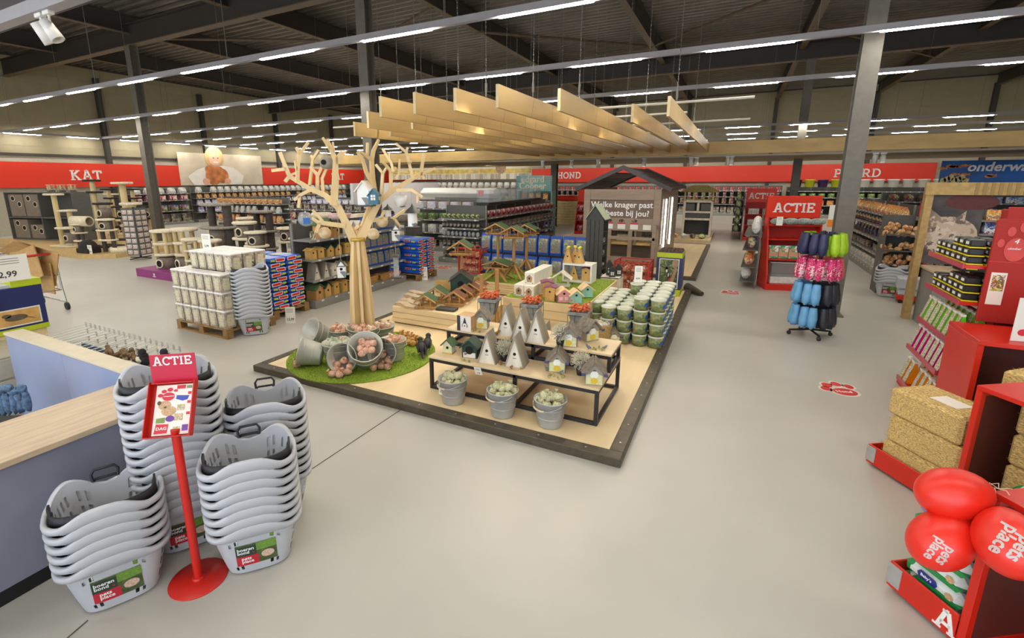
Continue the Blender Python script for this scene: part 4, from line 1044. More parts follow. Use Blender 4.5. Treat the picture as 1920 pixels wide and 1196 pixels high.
# two bare posts of taller tables at the front
for u, vt, lab in ((903, 514, 'bare round log post beside the left lantern flower planter'), (932, 505, 'second bare log post behind the left lantern flower planter')):
    q = GY(u, vt, 5.75 if u < 910 else 5.8); t = thing('log_post', lab, 'post', (q.x, q.y, PZ)); b = MB(); b.cyl((0, 0, 0), (0, 0, q.z - PZ), .028, n=9); b.build('post', M_log, t)
# ---- blue bags of bird seed on two levels behind
M_blue = mat('blue_bag_film', (40, 84, 172), rough=.3, var=.06); M_seedpic = blotch('bird_picture_print', [(86, 120, 160), (150, 170, 90), (196, 150, 80), (60, 110, 170), (120, 150, 60), (170, 80, 60), (210, 200, 120)], 26, .35, .35)
def pouch(name, w, d, h, side, front, cat='seed bag', top=None):
    t = thing(name, 'x', cat); b = MB()
    vs = []; L = [(w / 2 * .95, d / 2, 0), (w / 2, d / 2 * 1.05, h * .15), (w / 2 * .98, d / 2, h * .6), (w / 2 * .94, d * .2, h * .9), (w / 2 * .92, .004, h)]
    for a, c, z in L: vs += [(-a, -c, z), (a, -c, z), (a, c, z), (-a, c, z)]
    fs = [(3, 2, 1, 0), (16, 17, 18, 19)] + [(k * 4 + i, k * 4 + (i + 1) % 4, k * 4 + 4 + (i + 1) % 4, k * 4 + 4 + i) for k in range(4) for i in range(4)]
    b.add(vs, fs); b.build('film', side, t)
    b = MB(); b.add([(-w * .40, -d * .54, h * .12), (w * .40, -d * .54, h * .12), (w * .40, -d * .53, h * .6), (w * .36, -d * .30, h * .84), (-w * .36, -d * .30, h * .84), (-w * .40, -d * .53, h * .6)], [(0, 1, 2, 5), (5, 2, 3, 4)]); b.build('printed_front', front, t)
    if top is not None:
        b = MB(); b.bbox(-w * .47, w * .47, -.006, .006, h * .97, h * 1.03, .002); b.build('seal', top, t)
    return t
blue = pouch('seed_bag', .26, .15, .42, M_blue, M_seedpic)
y0 = 9.55
tb = thing('bag_rack', 'low dark rack under the blue seed bags behind the tall crate', 'rack', (G(985, 540, PZ).x, y0, 0))
xa, xb = GY(905, 480, y0).x, GY(1085, 480, y0).x
zlo = HT(1050, 512, (xb, y0)); 
b = MB(); b.box(xa - G(985, 540, PZ).x, xb + .1 - G(985, 540, PZ).x, -.1, .12, PZ + .003, .16); b.box(xa - G(985, 540, PZ).x, xb + .1 - G(985, 540, PZ).x, .14, .34, PZ + .003, .60); b.build('steps', M_frame, tb)
n = 9
for i in range(n):
    x = xa + .1 + (xb - xa) * i / (n - 1)
    put(blue, (x, y0 + .0, .161), random.uniform(-.12, .12), 'blue bird seed bag, lower row behind the tall crate, %s from the left' % NUM[i])
for i in range(n):
    x = xa + .0 + (xb - xa) * i / (n - 1)
    put(blue, (x, y0 + .24, .601), random.uniform(-.12, .12), 'blue bird seed bag, upper row behind the tall crate, %s from the left' % NUM[i])
# ---- red wire bins
def wire_bin(lab, w, d, h, mw, fill_m):
    t = thing('wire_bin', lab, 'bin'); b = MB()
    for sx in (-1, 1):
        for sy in (-1, 1): b.bbox(sx * w / 2 - .014, sx * w / 2 + .014, sy * d / 2 - .014, sy * d / 2 + .014, 0, h, .003)
    for z in (.05, h - .02):
        b.box(-w / 2, w / 2, -d / 2 - .01, -d / 2 + .01, z, z + .02); b.box(-w / 2, w / 2, d / 2 - .01, d / 2 + .01, z, z + .02); b.box(-w / 2 - .01, -w / 2 + .01, -d / 2, d / 2, z, z + .02); b.box(w / 2 - .01, w / 2 + .01, -d / 2, d / 2, z, z + .02)
    b.build('frame', mw, t)
    b = MB(); n = int(w / .055)
    for i in range(1, n):
        x = -w / 2 + w * i / n
        for y in (-d / 2, d / 2): b.box(x - .002, x + .002, y - .002, y + .002, .05, h)
    n = int(d / .055)
    for i in range(1, n):
        y = -d / 2 + d * i / n
        for x in (-w / 2, w / 2): b.box(x - .002, x + .002, y - .002, y + .002, .05, h)
    k = 1
    while .05 + k * .055 < h - .02:
        z = .05 + k * .055
        for y in (-d / 2, d / 2): b.box(-w / 2, w / 2, y - .002, y + .002, z, z + .004)
        for x in (-w / 2, w / 2): b.box(x - .002, x + .002, -d / 2, d / 2, z, z + .004)
        k += 1
    b.build('wire_mesh', mw, t)
    return t
M_redw = mat('red_wire', (186, 38, 28), rough=.4, var=.04)
M_nuts = blotch('peanut_bags', [(176, 120, 80), (206, 160, 120), (150, 80, 60), (226, 200, 170), (190, 70, 50)], 22, .4, .3, bump=.5)
for (u, y, w, h, lab, n) in [(1186, 9.3, .62, .62, 'red wire bin of peanut bags beside the dark cabinet', 0), (890, 9.55, .55, .62, 'red wire bin of nut nets at the left of the blue seed bags', 1)]:
    q = GY(u, 540, y); t = wire_bin(lab, w, .5, h, M_redw, M_nuts); t.location = (q.x, y, PZ + .003)
    random.seed(n)
    gm = MB(); lump(gm, (0, 0, .06), .085, 0, 3 + n); gme = gm.mesh('nut_bag', M_nuts)
    for k in range(3):
        for i in range(5):
            for j in range(4):
                if k < 2 and 0 < j and 0 < i < 4: continue
                drop(gme, 'nut_bag', (q.x - w / 2 + .1 + i * (w - .2) / 4, y - .17 + j * .115, PZ + .08 + k * .17), (random.uniform(-.3, .3), random.uniform(-.3, .3), random.uniform(0, 6)), 'bag of nuts in the ' + ('red wire bin beside the dark cabinet' if n == 0 else 'red wire bin left of the blue seed bags'), 'nut bag', 'nut bags in the ' + ('right' if n == 0 else 'left') + ' red wire bin')
# ---- dark tall cabinet with pale roof
q = GY(1113, 545, 8.75); xl, xr = GY(1096, 500, 8.75).x, GY(1128, 500, 8.75).x; zt = GY(1110, 412, 8.75).z; za = GY(1120, 384, 9.0).z
t = thing('insect_tower', 'tall charcoal slatted cabinet with a pale green gable roof', 'cabinet', (xl, 8.75, PZ + .003)); w_ = xr - xl; h_ = zt - PZ
b = MB()
for i in range(4): b.bbox(w_ * i / 4 + .004, w_ * (i + 1) / 4 - .002, 0, .02, 0, h_, .002)
b.box(0, w_, .35, .37, 0, h_); b.box(0, .015, .02, .35, 0, h_)
b.build('slats', mat('charcoal_paint', (58, 58, 54), rough=.6, var=.08), t)
for i in range(6):
    b = MB(); b.box(.016, w_, .021, .349, h_ * i / 6, h_ * i / 6 + .015); b.build('shelf', mat('charcoal_paint', (0, 0, 0)), t)
for i in range(5):
    for j in range(3):
        b = MB(); b.lathe([(0, 0), (.035, 0), (.035, .09), (.02, .1), (0, .1)], 10, M=T(w_ - .06, .08 + j * .1, h_ * i / 6 + .016)); tag(b.build('jar', blotch('jar_goods', [(120, 130, 110), (196, 190, 170), (80, 90, 90), (160, 120, 80)], 30, .3), None, (xl, 8.75, PZ + .003)), 'small jar on the open side of the tall charcoal cabinet', 'jar', 'jars in the tall charcoal cabinet')
hr = za - zt
for s_ in (0, 1):
    b = MB(); ridge = w_ / 2
    b.add([(-.02, -.03, h_ - .005), (w_ / 2, -.03, h_ + hr), (w_ / 2, .4, h_ + hr), (-.02, .4, h_ - .005), (-.02, -.03, h_ + .01), (w_ / 2, -.03, h_ + hr + .015), (w_ / 2, .4, h_ + hr + .015), (-.02, .4, h_ + .01)] if s_ == 0 else
          [(w_ + .03, -.03, h_ - .005), (w_ / 2, -.03, h_ + hr), (w_ / 2, .4, h_ + hr), (w_ + .03, .4, h_ - .005), (w_ + .03, -.03, h_ + .01), (w_ / 2, -.03, h_ + hr + .015), (w_ / 2, .4, h_ + hr + .015), (w_ + .03, .4, h_ + .01)],
          [(0, 1, 2, 3), (4, 5, 6, 7), (0, 1, 5, 4), (2, 3, 7, 6), (0, 3, 7, 4), (1, 2, 6, 5)]); b.build('roof_panel', mat('pale_green_roof', (176, 186, 160), rough=.6), t)
b = MB(); b.prism([(.0, h_), (w_, h_), (w_ / 2, h_ + hr - .01)], .005, .36); b.build('gable', mat('charcoal_paint', (0, 0, 0)), t)
# ---- white pedestal with dark little houses
xl, xr = GY(1125, 540, 8.0).x, GY(1160, 540, 8.0).x; zt = GY(1140, 520, 8.0).z
t = thing('pedestal', 'whitewashed wooden pedestal carrying small black lantern houses', 'pedestal', (xl, 8.0, PZ + .003)); b = MB(); w_ = xr - xl
for i in range(3): b.bbox(w_ * i / 3, w_ * (i + 1) / 3 - .003, 0, .015, 0, zt - PZ - .003, .002); b.bbox(w_ - .015, w_, .016 + i * .11, .12 + i * .11, 0, zt - PZ - .003, .002)
b.box(0, w_, .33, .35, 0, zt - PZ - .02); b.box(0, .015, .015, .33, 0, zt - PZ - .02); b.box(0, w_, 0, .35, zt - PZ - .02, zt - PZ - .0)
b.build('boards', M_white_w, t)
M_blk = mat('black_house', (44, 46, 46), rough=.5, var=.05)
lh = bird_house('lantern_house', 'x', .1, .1, .11, .055, M_blk, M_blk, over=.012, hole=0, cat='lantern')
b = MB(); b.box(-.028, .028, -.053, -.051, .03, .085); b.build('window_light', mat('window_white', (226, 224, 214), rough=.4, var=0), lh)
b = MB(); b.box(-.003, .003, -.055, -.0535, .03, .085); b.box(-.028, .028, -.055, -.0535, .055, .06); b.build('window_bars', M_blk, lh)
for dx, dy, sz, lab in ((w_ * .3, .22, 1.5, 'tall black lantern house with two windows on the white pedestal'), (w_ * .55, .09, 1.0, 'small black lantern house at the front of the white pedestal'), (w_ * .8, .24, 1.1, 'small black lantern house at the back right of the white pedestal')):
    put(lh, (xl + dx, 8.0 + dy, zt + .004), .3, lab, None, (1, 1, sz))
# ---- woodpecker display stand
yW = 9.25; xl, xr = GY(1229, 520, yW).x, GY(1277, 520, yW).x; zt = GY(1235, 470, yW).z; w_ = xr - xl; h_ = zt - PZ - .003
t = thing('display_stand', 'blue and lime display stand with a woodpecker picture on its front', 'display stand', (xl, yW, PZ + .003))
M_navy = mat('navy_panel', (34, 44, 96), rough=.4, var=.03); M_lime = mat('lime_band', (176, 190, 30), rough=.4, var=.03)
b = MB(); b.bbox(0, w_, 0, .5, .12, h_ - .12, .003); b.build('body', M_navy, t)
b = MB(); b.bbox(0, w_, 0, .5, .0, .119, .003); b.bbox(0, w_, 0, .5, h_ - .119, h_ - .03, .003); b.build('lime_bands', M_lime, t)
b = MB(); b.box(.02, w_ - .02, .02, .48, h_ - .03, h_ - .01)
for i in range(6):
    for j in range(5): b.lathe([(.033, 0), (.033, .02), (.02, .025)], 8, M=T(.06 + i * (w_ - .12) / 5, .07 + j * .09, h_ - .01))
b.build('top_tray', mat('brown_lids', (86, 62, 54), rough=.5, var=.1), t)
b = MB(); b.box(.05, w_ - .05, -.004, -.001, .14, h_ - .14); b.build('picture_border', mat('paper_white', (226, 224, 214), rough=.5, var=0), t)
px0, px1, pz0, pz1 = .062, w_ - .062, .152, h_ - .152
b = MB(); b.box(px0, px1, -.006, -.0045, pz0, pz1); b.build('picture_ground', blotch('leaf_bokeh', [(46, 62, 34), (70, 84, 46), (96, 110, 66), (58, 74, 36), (120, 130, 92)], 9, .5, .6), t)
pw, ph = px1 - px0, pz1 - pz0
def pic(parent, name, polys, m, y0=-.0075, y1=-.0062):
    b = MB()
    for q in polys: b.prism([(px0 + x * pw, pz0 + z * ph) for x, z in q], y0, y1)
    return b.build(name, m, parent)
pic(t, 'picture_branch', [[(.5, 0), (.72, 0), (.95, .7), (.82, .72)], ell(.82, .86, .17, .16, 14)], mat('pic_branch', (158, 128, 96), rough=.6, var=.1))
pic(t, 'picture_woodpecker', [[(.32, .70), (.44, .74), (.5, .6), (.62, .38), (.6, .25), (.5, .28), (.4, .5)], ell(.38, .71, .07, .05, 10)], mat('pic_black', (34, 34, 34), rough=.6, var=0), -.0095, -.008)
pic(t, 'picture_white_marks', [ell(.4, .6, .05, .06, 10), ell(.5, .46, .03, .07, 8)], mat('pic_white', (222, 218, 206), rough=.6, var=0), -.011, -.0098)
pic(t, 'picture_red_mark', [ell(.58, .3, .06, .06, 10)], mat('pic_red', (176, 44, 36), rough=.6, var=0), -.011, -.0098)
# bottles beside it
bt_ = MB(); bt_.lathe([(0, 0), (.055, 0), (.06, .1), (.05, .22), (.02, .26), (.02, .3), (0, .3)], 12); btm = bt_.mesh('feeder_bottle', blotch('feeder_silo', [(110, 120, 90), (150, 150, 90), (70, 84, 70), (180, 180, 120)], 20, .2, .3))
for i in range(6): drop(btm, 'feeder_bottle', (xl - .1 - .12 * (i % 3), yW - .1 - .14 * (i // 3), PZ + .003), (0, 0, i), 'greenish feeder bottle standing left of the woodpecker stand', 'bottle', 'feeder bottles by the woodpecker stand')
# ---- tubs of fat balls
M_ball = blotch('fat_balls', [(140, 146, 96), (160, 160, 112), (118, 132, 84), (150, 140, 92), (100, 122, 78)], 26, .35, 0, bump=.9)
M_lid = mat('tub_lid', (206, 210, 190), rough=.35, var=.03); M_blab = mat('blue_label', (40, 96, 176), rough=.4, var=0); M_wht = mat('label_white', (226, 228, 226), rough=.5, var=0)
def tub():
    t = thing('food_tub', 'x', 'tub'); r, h = .094, .16
    b = MB(); b.lathe([(0, 0), (r * .9, 0), (r * .98, h - .012), (0, h - .012)], 24); b.build('tub', M_ball, t)
    b = MB(); b.lathe([(r * .98, h - .026), (r * 1.05, h - .026), (r * 1.06, h - .004), (r * .98, h - .001), (r * .96, h - .008), (0, h - .008)], 24, cap=False); b.build('lid', M_lid, t)
    b = MB()
    for i in range(7):
        a0 = -PI / 2 + .25 + i * .09; a1 = a0 + .09; R = r * .985
        z0, z1 = h * (.28 + .03 * (i % 2)), h * (.55 + .02 * i)
        b.add([(R * math.cos(a0), R * math.sin(a0), z0), (R * math.cos(a1), R * math.sin(a1), z0), (R * 1.01 * math.cos(a1), R * 1.01 * math.sin(a1), z1), (R * 1.01 * math.cos(a0), R * 1.01 * math.sin(a0), z1)], [(0, 1, 2, 3)])
    b.build('label', M_blab, t); return t
tb_ = tub(); f0 = G(1226, 655, PZ); cx0 = f0.x; cy0 = f0.y + .1
cols = ['rightmost column', 'second column from the right', 'third column from the right', 'fourth column from the right', 'leftmost column']
for c in range(5):
    for r in range(6):
        lv = 4 if c < 2 else (4 if (c == 2 and r >= 4) else 3)
        if c == 4 and r == 0: continue
        for k in range(lv):
            if 0 < r < 5 and 0 < c < 4 and k < lv - 1: continue_ = True
            put(tb_, (cx0 - c * .207, cy0 + r * .212, PZ + .003 + k * .1615), .5 + .3 * math.sin(c * 7 + r * 3 + k), 'tub of green fat balls, %s, %s row back, %s level' % (cols[c], NUM[r], NUM[k]))
q = G(1185, 548, PZ + 3 * .165); price_card((cx0 - 2 * .207, cy0 + 4.2 * .212, PZ + 4 * .163), .2, .11, .24, 'tall white price card standing on the fat ball tubs', '8,99')
# dark boot-shaped cable cover on the floor by the platform
t = thing('floor_cable_cover', 'dark rubber cable cover lying on the floor behind the platform end', 'mat', (0, 0, 0))
a, c = G(1288, 541, .06), G(1316, 552, .04); b = MB(); b.tube([(a.x, a.y, .09), ((a.x + c.x) / 2, (a.y + c.y) / 2, .07), (c.x, c.y, .05)], [.09, .07, .045], 10); b.build('roll', mat('rubber_dark', (70, 62, 48), rough=.7, var=.1), t)
# ================================================================ shopping baskets
M_bsk = mat('basket_grey', (182, 185, 190), rough=.42, var=.02); M_bblk = mat('basket_black', (18, 19, 24), rough=.5, var=.05)
BH = .355; PITCH = .055; KB = 1.22
def se(t, a, b_, n=3.2):
    c, s_ = math.cos(t), math.sin(t)
    return (a * math.copysign(abs(c) ** (2 / n), c), b_ * math.copysign(abs(s_) ** (2 / n), s_))
def rimz(t):
    x = math.cos(t); s_ = math.sin(t)
    if s_ < 0: return BH - .066 + .061 * (0.5 + 0.5 * math.cos(min(1, abs(x) / .7) * PI))
    return BH - .06 + .07 * max(0, math.sin(min(1, max(0, (abs(x) - .05) / .9)) * PI)) ** .8 + .0
def basket():
    t = thing('shopping_basket', 'x', 'shopping basket')
    N = 72; K = 12
    b = MB(); vs = []; z0 = .012
    for k in range(K + 1):
        q = k / K
        for i in range(N):
            a = 2 * PI * i / N; A, B_ = .168 + (.232 - .168) * q ** .9, .122 + (.165 - .122) * q ** .9
            x, y = se(a, A, B_); z = z0 + (rimz(a) - z0) * q
            vs.append((x, y, z))
    fs = []
    for k in range(K):
        for i in range(N):
            am = 2 * PI * (i + .5) / N; hole = False
            deg = math.degrees(am) % 360
            if k in (1, 3, 5, 7) :
                pass
            row = k in (2, 3, 5, 6, 8, 9)
            side = (deg < 32 or deg > 328 or 148 < deg < 212)
            back = 60 < deg < 82 or 98 < deg < 122 or 36 < deg < 50 or 130 < deg < 144
            front = (k in (1, 8)) and (238 < deg < 258 or 282 < deg < 302)
            if i % 2 == 0 and ((row and side) or (row and back) or front): hole = True
            if not hole: fs.append((k * N + i, k * N + (i + 1) % N, (k + 1) * N + (i + 1) % N, (k + 1) * N + i))
    b.add(vs, fs, 0, True)
    b.add(vs[:N], [tuple(range(N))], 0)
    for sx in (-1, 1):
        for sy in (-1, 1): b.bbox(sx * .1 - .03, sx * .1 + .03, sy * .07 - .022, sy * .07 + .022, 0, .02, .004)
    b.build('shell', M_bsk, t)
    b = MB(); vs = []
    for (o, dz) in ((0, .0), (.006, .006), (.020, .004), (.024, -.006), (.022, -.023), (.016, -.023), (.006, -.021)):
        for i in range(N):
            a = 2 * PI * i / N; x, y = se(a, .232 + o, .165 + o); zz = rimz(a)
            if dz < -.02: zz -= .8 * (zz - (BH - .066)) if math.sin(a) < 0 else .6 * (zz - (BH - .06))
            vs.append((x, y, zz + dz))
    fs = [(k * N + i, k * N + (i + 1) % N, (k + 1) * N + (i + 1) % N, (k + 1) * N + i) for k in range(6) for i in range(N)]
    b.add(vs, fs, 0, True); b.build('rim', M_bsk, t)
    # folded black handle lying round the inner front edge
    b = MB(); vs = []; m = 0
    for i in range(31):
        a = PI + PI * i / 30
        for (o, dz) in ((-.012, .036), (-.012, -.03), (-.022, -.03), (-.022, .036)):
            x, y = se(a, .236 + o, .169 + o); dzz = .0 if 3 < i < 27 else .02; vs.append((x, y, BH - .045 + dz - .012 + dzz))
        m += 1
    b.add(vs, [(i * 4 + k, i * 4 + (k + 1) % 4, i * 4 + 4 + (k + 1) % 4, i * 4 + 4 + k) for i in range(m - 1) for k in range(4)], 0, True)
    b.build('folded_handle', M_bblk, t)
    b = MB(); b.tube([(-.055, .168, BH - .035), (-.06, .185, BH + .0), (-.045, .19, BH + .022), (.045, .19, BH + .022), (.06, .185, BH + .0), (.055, .168, BH - .035)], .0075, 8); b.build('pull_grip', M_bblk, t)
    for sx in (-1, 1):
        b = MB(); b.cyl((sx * .212, 0, BH - .07), (sx * .222, 0, BH - .07), .022, n=14); b.build('hinge', M_bblk, t)
    # printed card in the front
    def sy(x, z):
        q = max(0, (z - z0) / (BH - .06)) ** .9; A, B_ = .168 + .064 * q, .122 + .043 * q
        return -B_ * (1 - min(.95, abs(x) / A) ** 3.2) ** (1 / 3.2)
    def wrap(nm, mb, off, m, par):
        mb.v = [(x, sy(x, z) + y - off, z) for x, y, z in mb.v]; return mb.build(nm, m, par)
    def strip(x0, x1, z0_, z1_):
        b = MB(); n = 8; vs = [(x0 + (x1 - x0) * i / n, 0, KB * z) for z in (z0_, (z0_ + z1_) / 2, z1_) for i in range(n + 1)]
        return b.add(vs, [(k * (n + 1) + i, k * (n + 1) + i + 1, (k + 1) * (n + 1) + i + 1, (k + 1) * (n + 1) + i) for k in range(2) for i in range(n)])
    cd = wrap('advert_card', strip(-.11, .1, .055, .175), .001, mat('card_green_photo', (74, 92, 52), rough=.35, var=.2, scale=30), t)
    wrap('dark_green_field', strip(-.11, -.005, .11, .165), .0018, mat('card_dark_green', (34, 58, 48), rough=.4, var=0), cd)
    wrap('red_field', strip(-.11, .005, .055, .1095), .0018, mat('card_red', (184, 30, 48), rough=.4, var=0), cd)
    wrap('grass_photo', strip(-.004, .1, .13, .175), .0018, blotch('grass_photo_m', [(110, 150, 60), (150, 190, 70), (80, 120, 40), (60, 90, 40)], 90, .4, .3), cd)
    def disc(P): return MB().add([(x, 0, z) for x, z in P], [tuple(range(len(P)))])
    wrap('dog_photo', disc(ell(.052, .122, .034, .026, 16)), .003, blotch('fur_photo_m', [(196, 160, 130), (226, 200, 176), (150, 110, 84), (236, 216, 200)], 60, .4, .4), cd)
    M_let = mat('letter_white', (236, 236, 232), rough=.4, var=0)
    for txt, x, z, s_ in (('boeren\nbond', -.102, .174, .03), ('pets\nplace', -.084, .108, .03)):
        o = MB(); o.merge(words(txt, s_, .0006, .02, 'LEFT', 1.0, .0, .75), T(x, 0, z)); wrap('lettering', o, .0022, M_let, cd)
    wrap('heart_mark', disc(ell(-.02, .153, .005, .005, 8)), .0026, mat('card_red', (0, 0, 0)), cd)
    return t
bsk = basket()
def stack(x, y, rz, n, where, lean=(0, 0)):
    for i in range(n):
        pos = 'the only' if n == 1 else ('bottom' if i == 0 else 'topmost' if i == n - 1 else NUM[i] + ' from the bottom')
        put(bsk, (x + lean[0] * i, y + lean[1] * i, .001 + i * PITCH), rz, 'grey shopping basket, %s of the %s' % (pos, where))
stack(-2.80, 1.03, math.radians(64), 6, 'short stack at the front left')
stack(-2.86, 1.45, math.radians(62), 15, 'tall stack behind the red sign')
stack(-2.33, 1.54, math.radians(51), 8, 'stack right of the red sign')
stack(-2.62, 1.89, math.radians(50), 10, 'stack behind the right one')
e0 = G(476, 628, 0); stack(e0.x - .05, e0.y + .08, math.radians(48), 13, 'stack by the white tubs')
fF = G(1669, 558, 0); stack(fF.x, fF.y + .15, math.radians(-12), 5, 'low stack by the aquarium department')
# ---------------------------------------------------------------- red sign stand
M_red = mat('promo_red', (200, 34, 22), rough=.4, var=.02); M_crim = mat('promo_crimson', (196, 30, 62), rough=.4, var=.02)
M_pap = mat('paper_cream', (234, 226, 214), rough=.6, var=0)
sp = G(373, 1085, 0)
t = thing('sign_stand', 'red leaflet stand on a round foot with an ACTIE tray, among the basket stacks', 'sign stand', (sp.x, sp.y, 0))
b = MB(); b.lathe([(0, 0), (.148, 0), (.15, .004), (.148, .008), (0, .01)], 40); b.build('foot', M_red, t)
top = Vector((-2.36, 1.18)); 
zb_ = HT(331, 825, (sp.x + .02, sp.y - .02))
b = MB(); b.cyl((0, 0, .008), (.0, -.0, zb_ + .05), .022, n=16); b.build('pole', M_red, t)
b = MB(); b.lathe([(.034, .008), (.034, .02), (.023, .022)], 16); b.build('collar', M_red, t)
# tray tilted towards the viewer
ang = math.atan2(-sp.y, -sp.x)  # heading to the camera
TR = Matrix.Translation((-.025, -.02, zb_ + .01)) @ Matrix.Rotation(math.radians(38), 4, 'Z') @ Matrix.Rotation(math.radians(-32), 4, 'X')
w_, h_ = .112, .285
b = MB()
b.box(-w_, w_, .0, .006, 0, h_, M=TR)
for sx in (-1, 1): b.box(sx * w_ - (.004 if sx > 0 else 0), sx * w_ + (.004 if sx < 0 else 0), -.045, 0, 0, h_, M=TR)
b.box(-w_, w_, -.045, 0, -.004, .0, M=TR); b.box(-w_ + .01, w_ - .01, -.04, 0, h_ - .01, h_ - .006, M=TR)
b.build('tray', M_red, t)
HB = TR @ Matrix.Translation((0, .0, h_)) @ Matrix.Rotation(math.radians(30), 4, 'X')
b = MB(); b.box(-w_, w_, 0, .004, 0, .16, M=HB); b.build('header_board', M_crim, t)
lt, lw = slab('ACTIE', .048, .002); b = MB(); b.merge(lt, HB @ T(-lw * .98 / 2, -.001, .10) @ Matrix.Diagonal((.98, 1, 1, 1))); b.build('lettering', mat('letter_white', (0, 0, 0)), t)
TS = TR @ Matrix.Diagonal((.95, 1, .79, 1))
lf = thing('leaflet_pile', 'pile of folded advertising leaflets lying in the red tray', 'leaflet', (sp.x, sp.y, 0))
b = MB(); b.box(-.085, .1, -.016, -.001, 0.01, .34, M=TS); b.build('paper', M_pap, lf)
def flat(parent, name, poly, m, off, M_):
    b = MB(); b.prism(poly, -.016 - off, -.0155 - off, M=M_); return b.build(name, m, parent)
M_pawr = mat('paw_red', (206, 44, 60), rough=.5, var=0); M_dog = blotch('puppy_fur', [(206, 170, 120), (226, 196, 150), (176, 134, 90), (150, 110, 80)], 60, .5, .4); M_vio = mat('violet_print', (112, 60, 150), rough=.5, var=0); M_blu = mat('blue_print', (64, 76, 170), rough=.5, var=0)
flat(lf, 'paw_print', ell(-.02, .262, .032, .028), M_pawr, .001, TS)
for x, z, r in ((-.062, .272, .014), (-.045, .298, .014), (-.015, .308, .015), (.015, .30, .011)): flat(lf, 'paw_toe', ell(x, z, r, r * .9, 12), M_pawr, .001, TS)
b = MB(); b.box(-.045, .01, -.0195, -.019, .262, .266, M=TS); b.build('lettering', mat('letter_white', (0, 0, 0)), lf)
flat(lf, 'puppy_picture', ell(-.035, .205, .032, .03), M_dog, .002, TS); flat(lf, 'puppy_body', ell(-.01, .165, .038, .032), M_dog, .0015, TS)
flat(lf, 'puppy_ears', ell(-.063, .222, .01, .014, 10), mat('ear_dark', (92, 72, 60), rough=.6, var=0), .003, TS); flat(lf, 'puppy_muzzle', ell(-.03, .192, .008, .007, 10), mat('ear_dark', (0, 0, 0)), .003, TS)
flat(lf, 'purple_badge', ell(.0, .115, .022, .02), M_vio, .003, TS); flat(lf, 'green_block', [(-.07, .09), (-.025, .09), (-.025, .125), (-.07, .12)], mat('print_olive', (120, 140, 70), rough=.5, var=.1), .002, TS)
flat(lf, 'red_block', [(-.075, .022), (-.01, .022), (-.004, .08), (-.068, .084)], M_pawr, .002, TS)
b = MB(); b.merge(words('DAG', .026, .0006, .02), TS @ T(-.066, -.0195, .045)); b.build('lettering', mat('letter_white', (0, 0, 0)), lf)
flat(lf, 'blue_basket_picture', [(.022, .268), (.088, .262), (.08, .235), (.055, .228), (.02, .243)], M_blu, .001, TS)
flat(lf, 'red_tag_print', [(.02, .31), (.065, .31), (.065, .335), (.02, .335)], M_pawr, .001, TS)
flat(lf, 'green_tag_print', [(.07, .31), (.098, .31), (.098, .33), (.07, .33)], mat('print_sage', (120, 150, 120), rough=.5, var=0), .001, TS)
for x0, x1, z0, z1 in ((.03, .07, .165, .205), (.02, .065, .10, .145), (.02, .055, .03, .06)): flat(lf, 'product_picture', [(x0, z0), (x1, z0), (x1, z1), (x0, z1)], M_pack, .001, TS)
flat(lf, 'violet_block', [(.065, .03), (.096, .03), (.096, .07), (.065, .07)], M_vio, .001, TS)
for z in (.135, .21, .27): flat(lf, 'price_flash', [(.08, z), (.098, z), (.098, z + .018), (.08, z + .018)], M_pawr, .001, TS)
# ================================================================ cash desk
M_desk = mat('desk_grey', (128, 130, 146), rough=.35, var=.02); M_top = mat('oak_laminate', (196, 174, 144), rough=.45, var=.08, scale=6, stretch=(6, .6, 6)); M_plinth = mat('plinth_black', (20, 20, 22), rough=.5, var=0)
M_bluep = mat('blue_grey_panel', (142, 154, 186), rough=.18, var=.02, scale=3)
cz = .80
t = thing('cash_desk', 'long cash desk with an oak-look worktop, grey front and black plinth', 'desk')
b = MB(); b.bbox(-3.77, -3.20, -1.2, 1.585, cz - .035, cz, .003); b.build('worktop', M_top, t)
b = MB(); b.box(-3.73, -3.225, -1.2, 1.585, .1, cz - .036); b.build('body', M_desk, t)
b = MB(); b.box(-3.70, -3.25, -1.2, 1.585, 0, .099); b.build('plinth', M_plinth, t)
t = thing('partition', 'blue-grey partition with a pale ledge on top, behind the cash desk', 'partition')
b = MB(); xs = [-5.64, -4.61, -3.68]
for a, c in zip(xs[:-1], xs[1:]): b.bbox(a + .002, c - .002, 1.60, 1.62, 0, .88, .002)
b.box(xs[0], xs[-1], 1.621, 1.72, 0, .88); b.build('panels', M_bluep, t)
b = MB(); b.bbox(-5.65, -3.66, 1.592, 1.73, .881, .90, .002); b.build('ledge', mat('ledge_beige', (206, 194, 166), rough=.4, var=.03), t)
# drawer block and chair behind the desk
p = G(0, 690, .6); t = thing('drawer_unit', 'beige drawer unit at the left edge behind the cash desk', 'cabinet', (p.x - .35, p.y + .05, 0))
b = MB(); b.bbox(-.5, .25, -.3, .35, 0, .66, .004); b.build('body', mat('drawer_beige', (176, 168, 150), rough=.5), t)
for k in range(3): b = MB(); b.bbox(.251, .262, -.28, .33, .06 + k * .2, .24 + k * .2, .003); b.build('drawer', mat('drawer_front', (196, 188, 168), rough=.5), t)
p = G(40, 790, .44); t = thing('office_chair', 'dark office chair with a ribbed back, at the left edge behind the desk', 'chair', (p.x - .12, p.y - .2, 0), .5)
b = MB(); b.bbox(-.23, .24, -.22, .22, .40, .45, .02)
b.build('seat', mat('chair_mesh', (74, 70, 66), rough=.8, var=.3, scale=60, stretch=(8, 1, 1)), t)
b = MB()
for i in range(11): b.bbox(-.30 - .012 * i * .4, -.28 - .012 * i * .4, -.2, .2, .46 + i * .028, .48 + i * .028, .004)
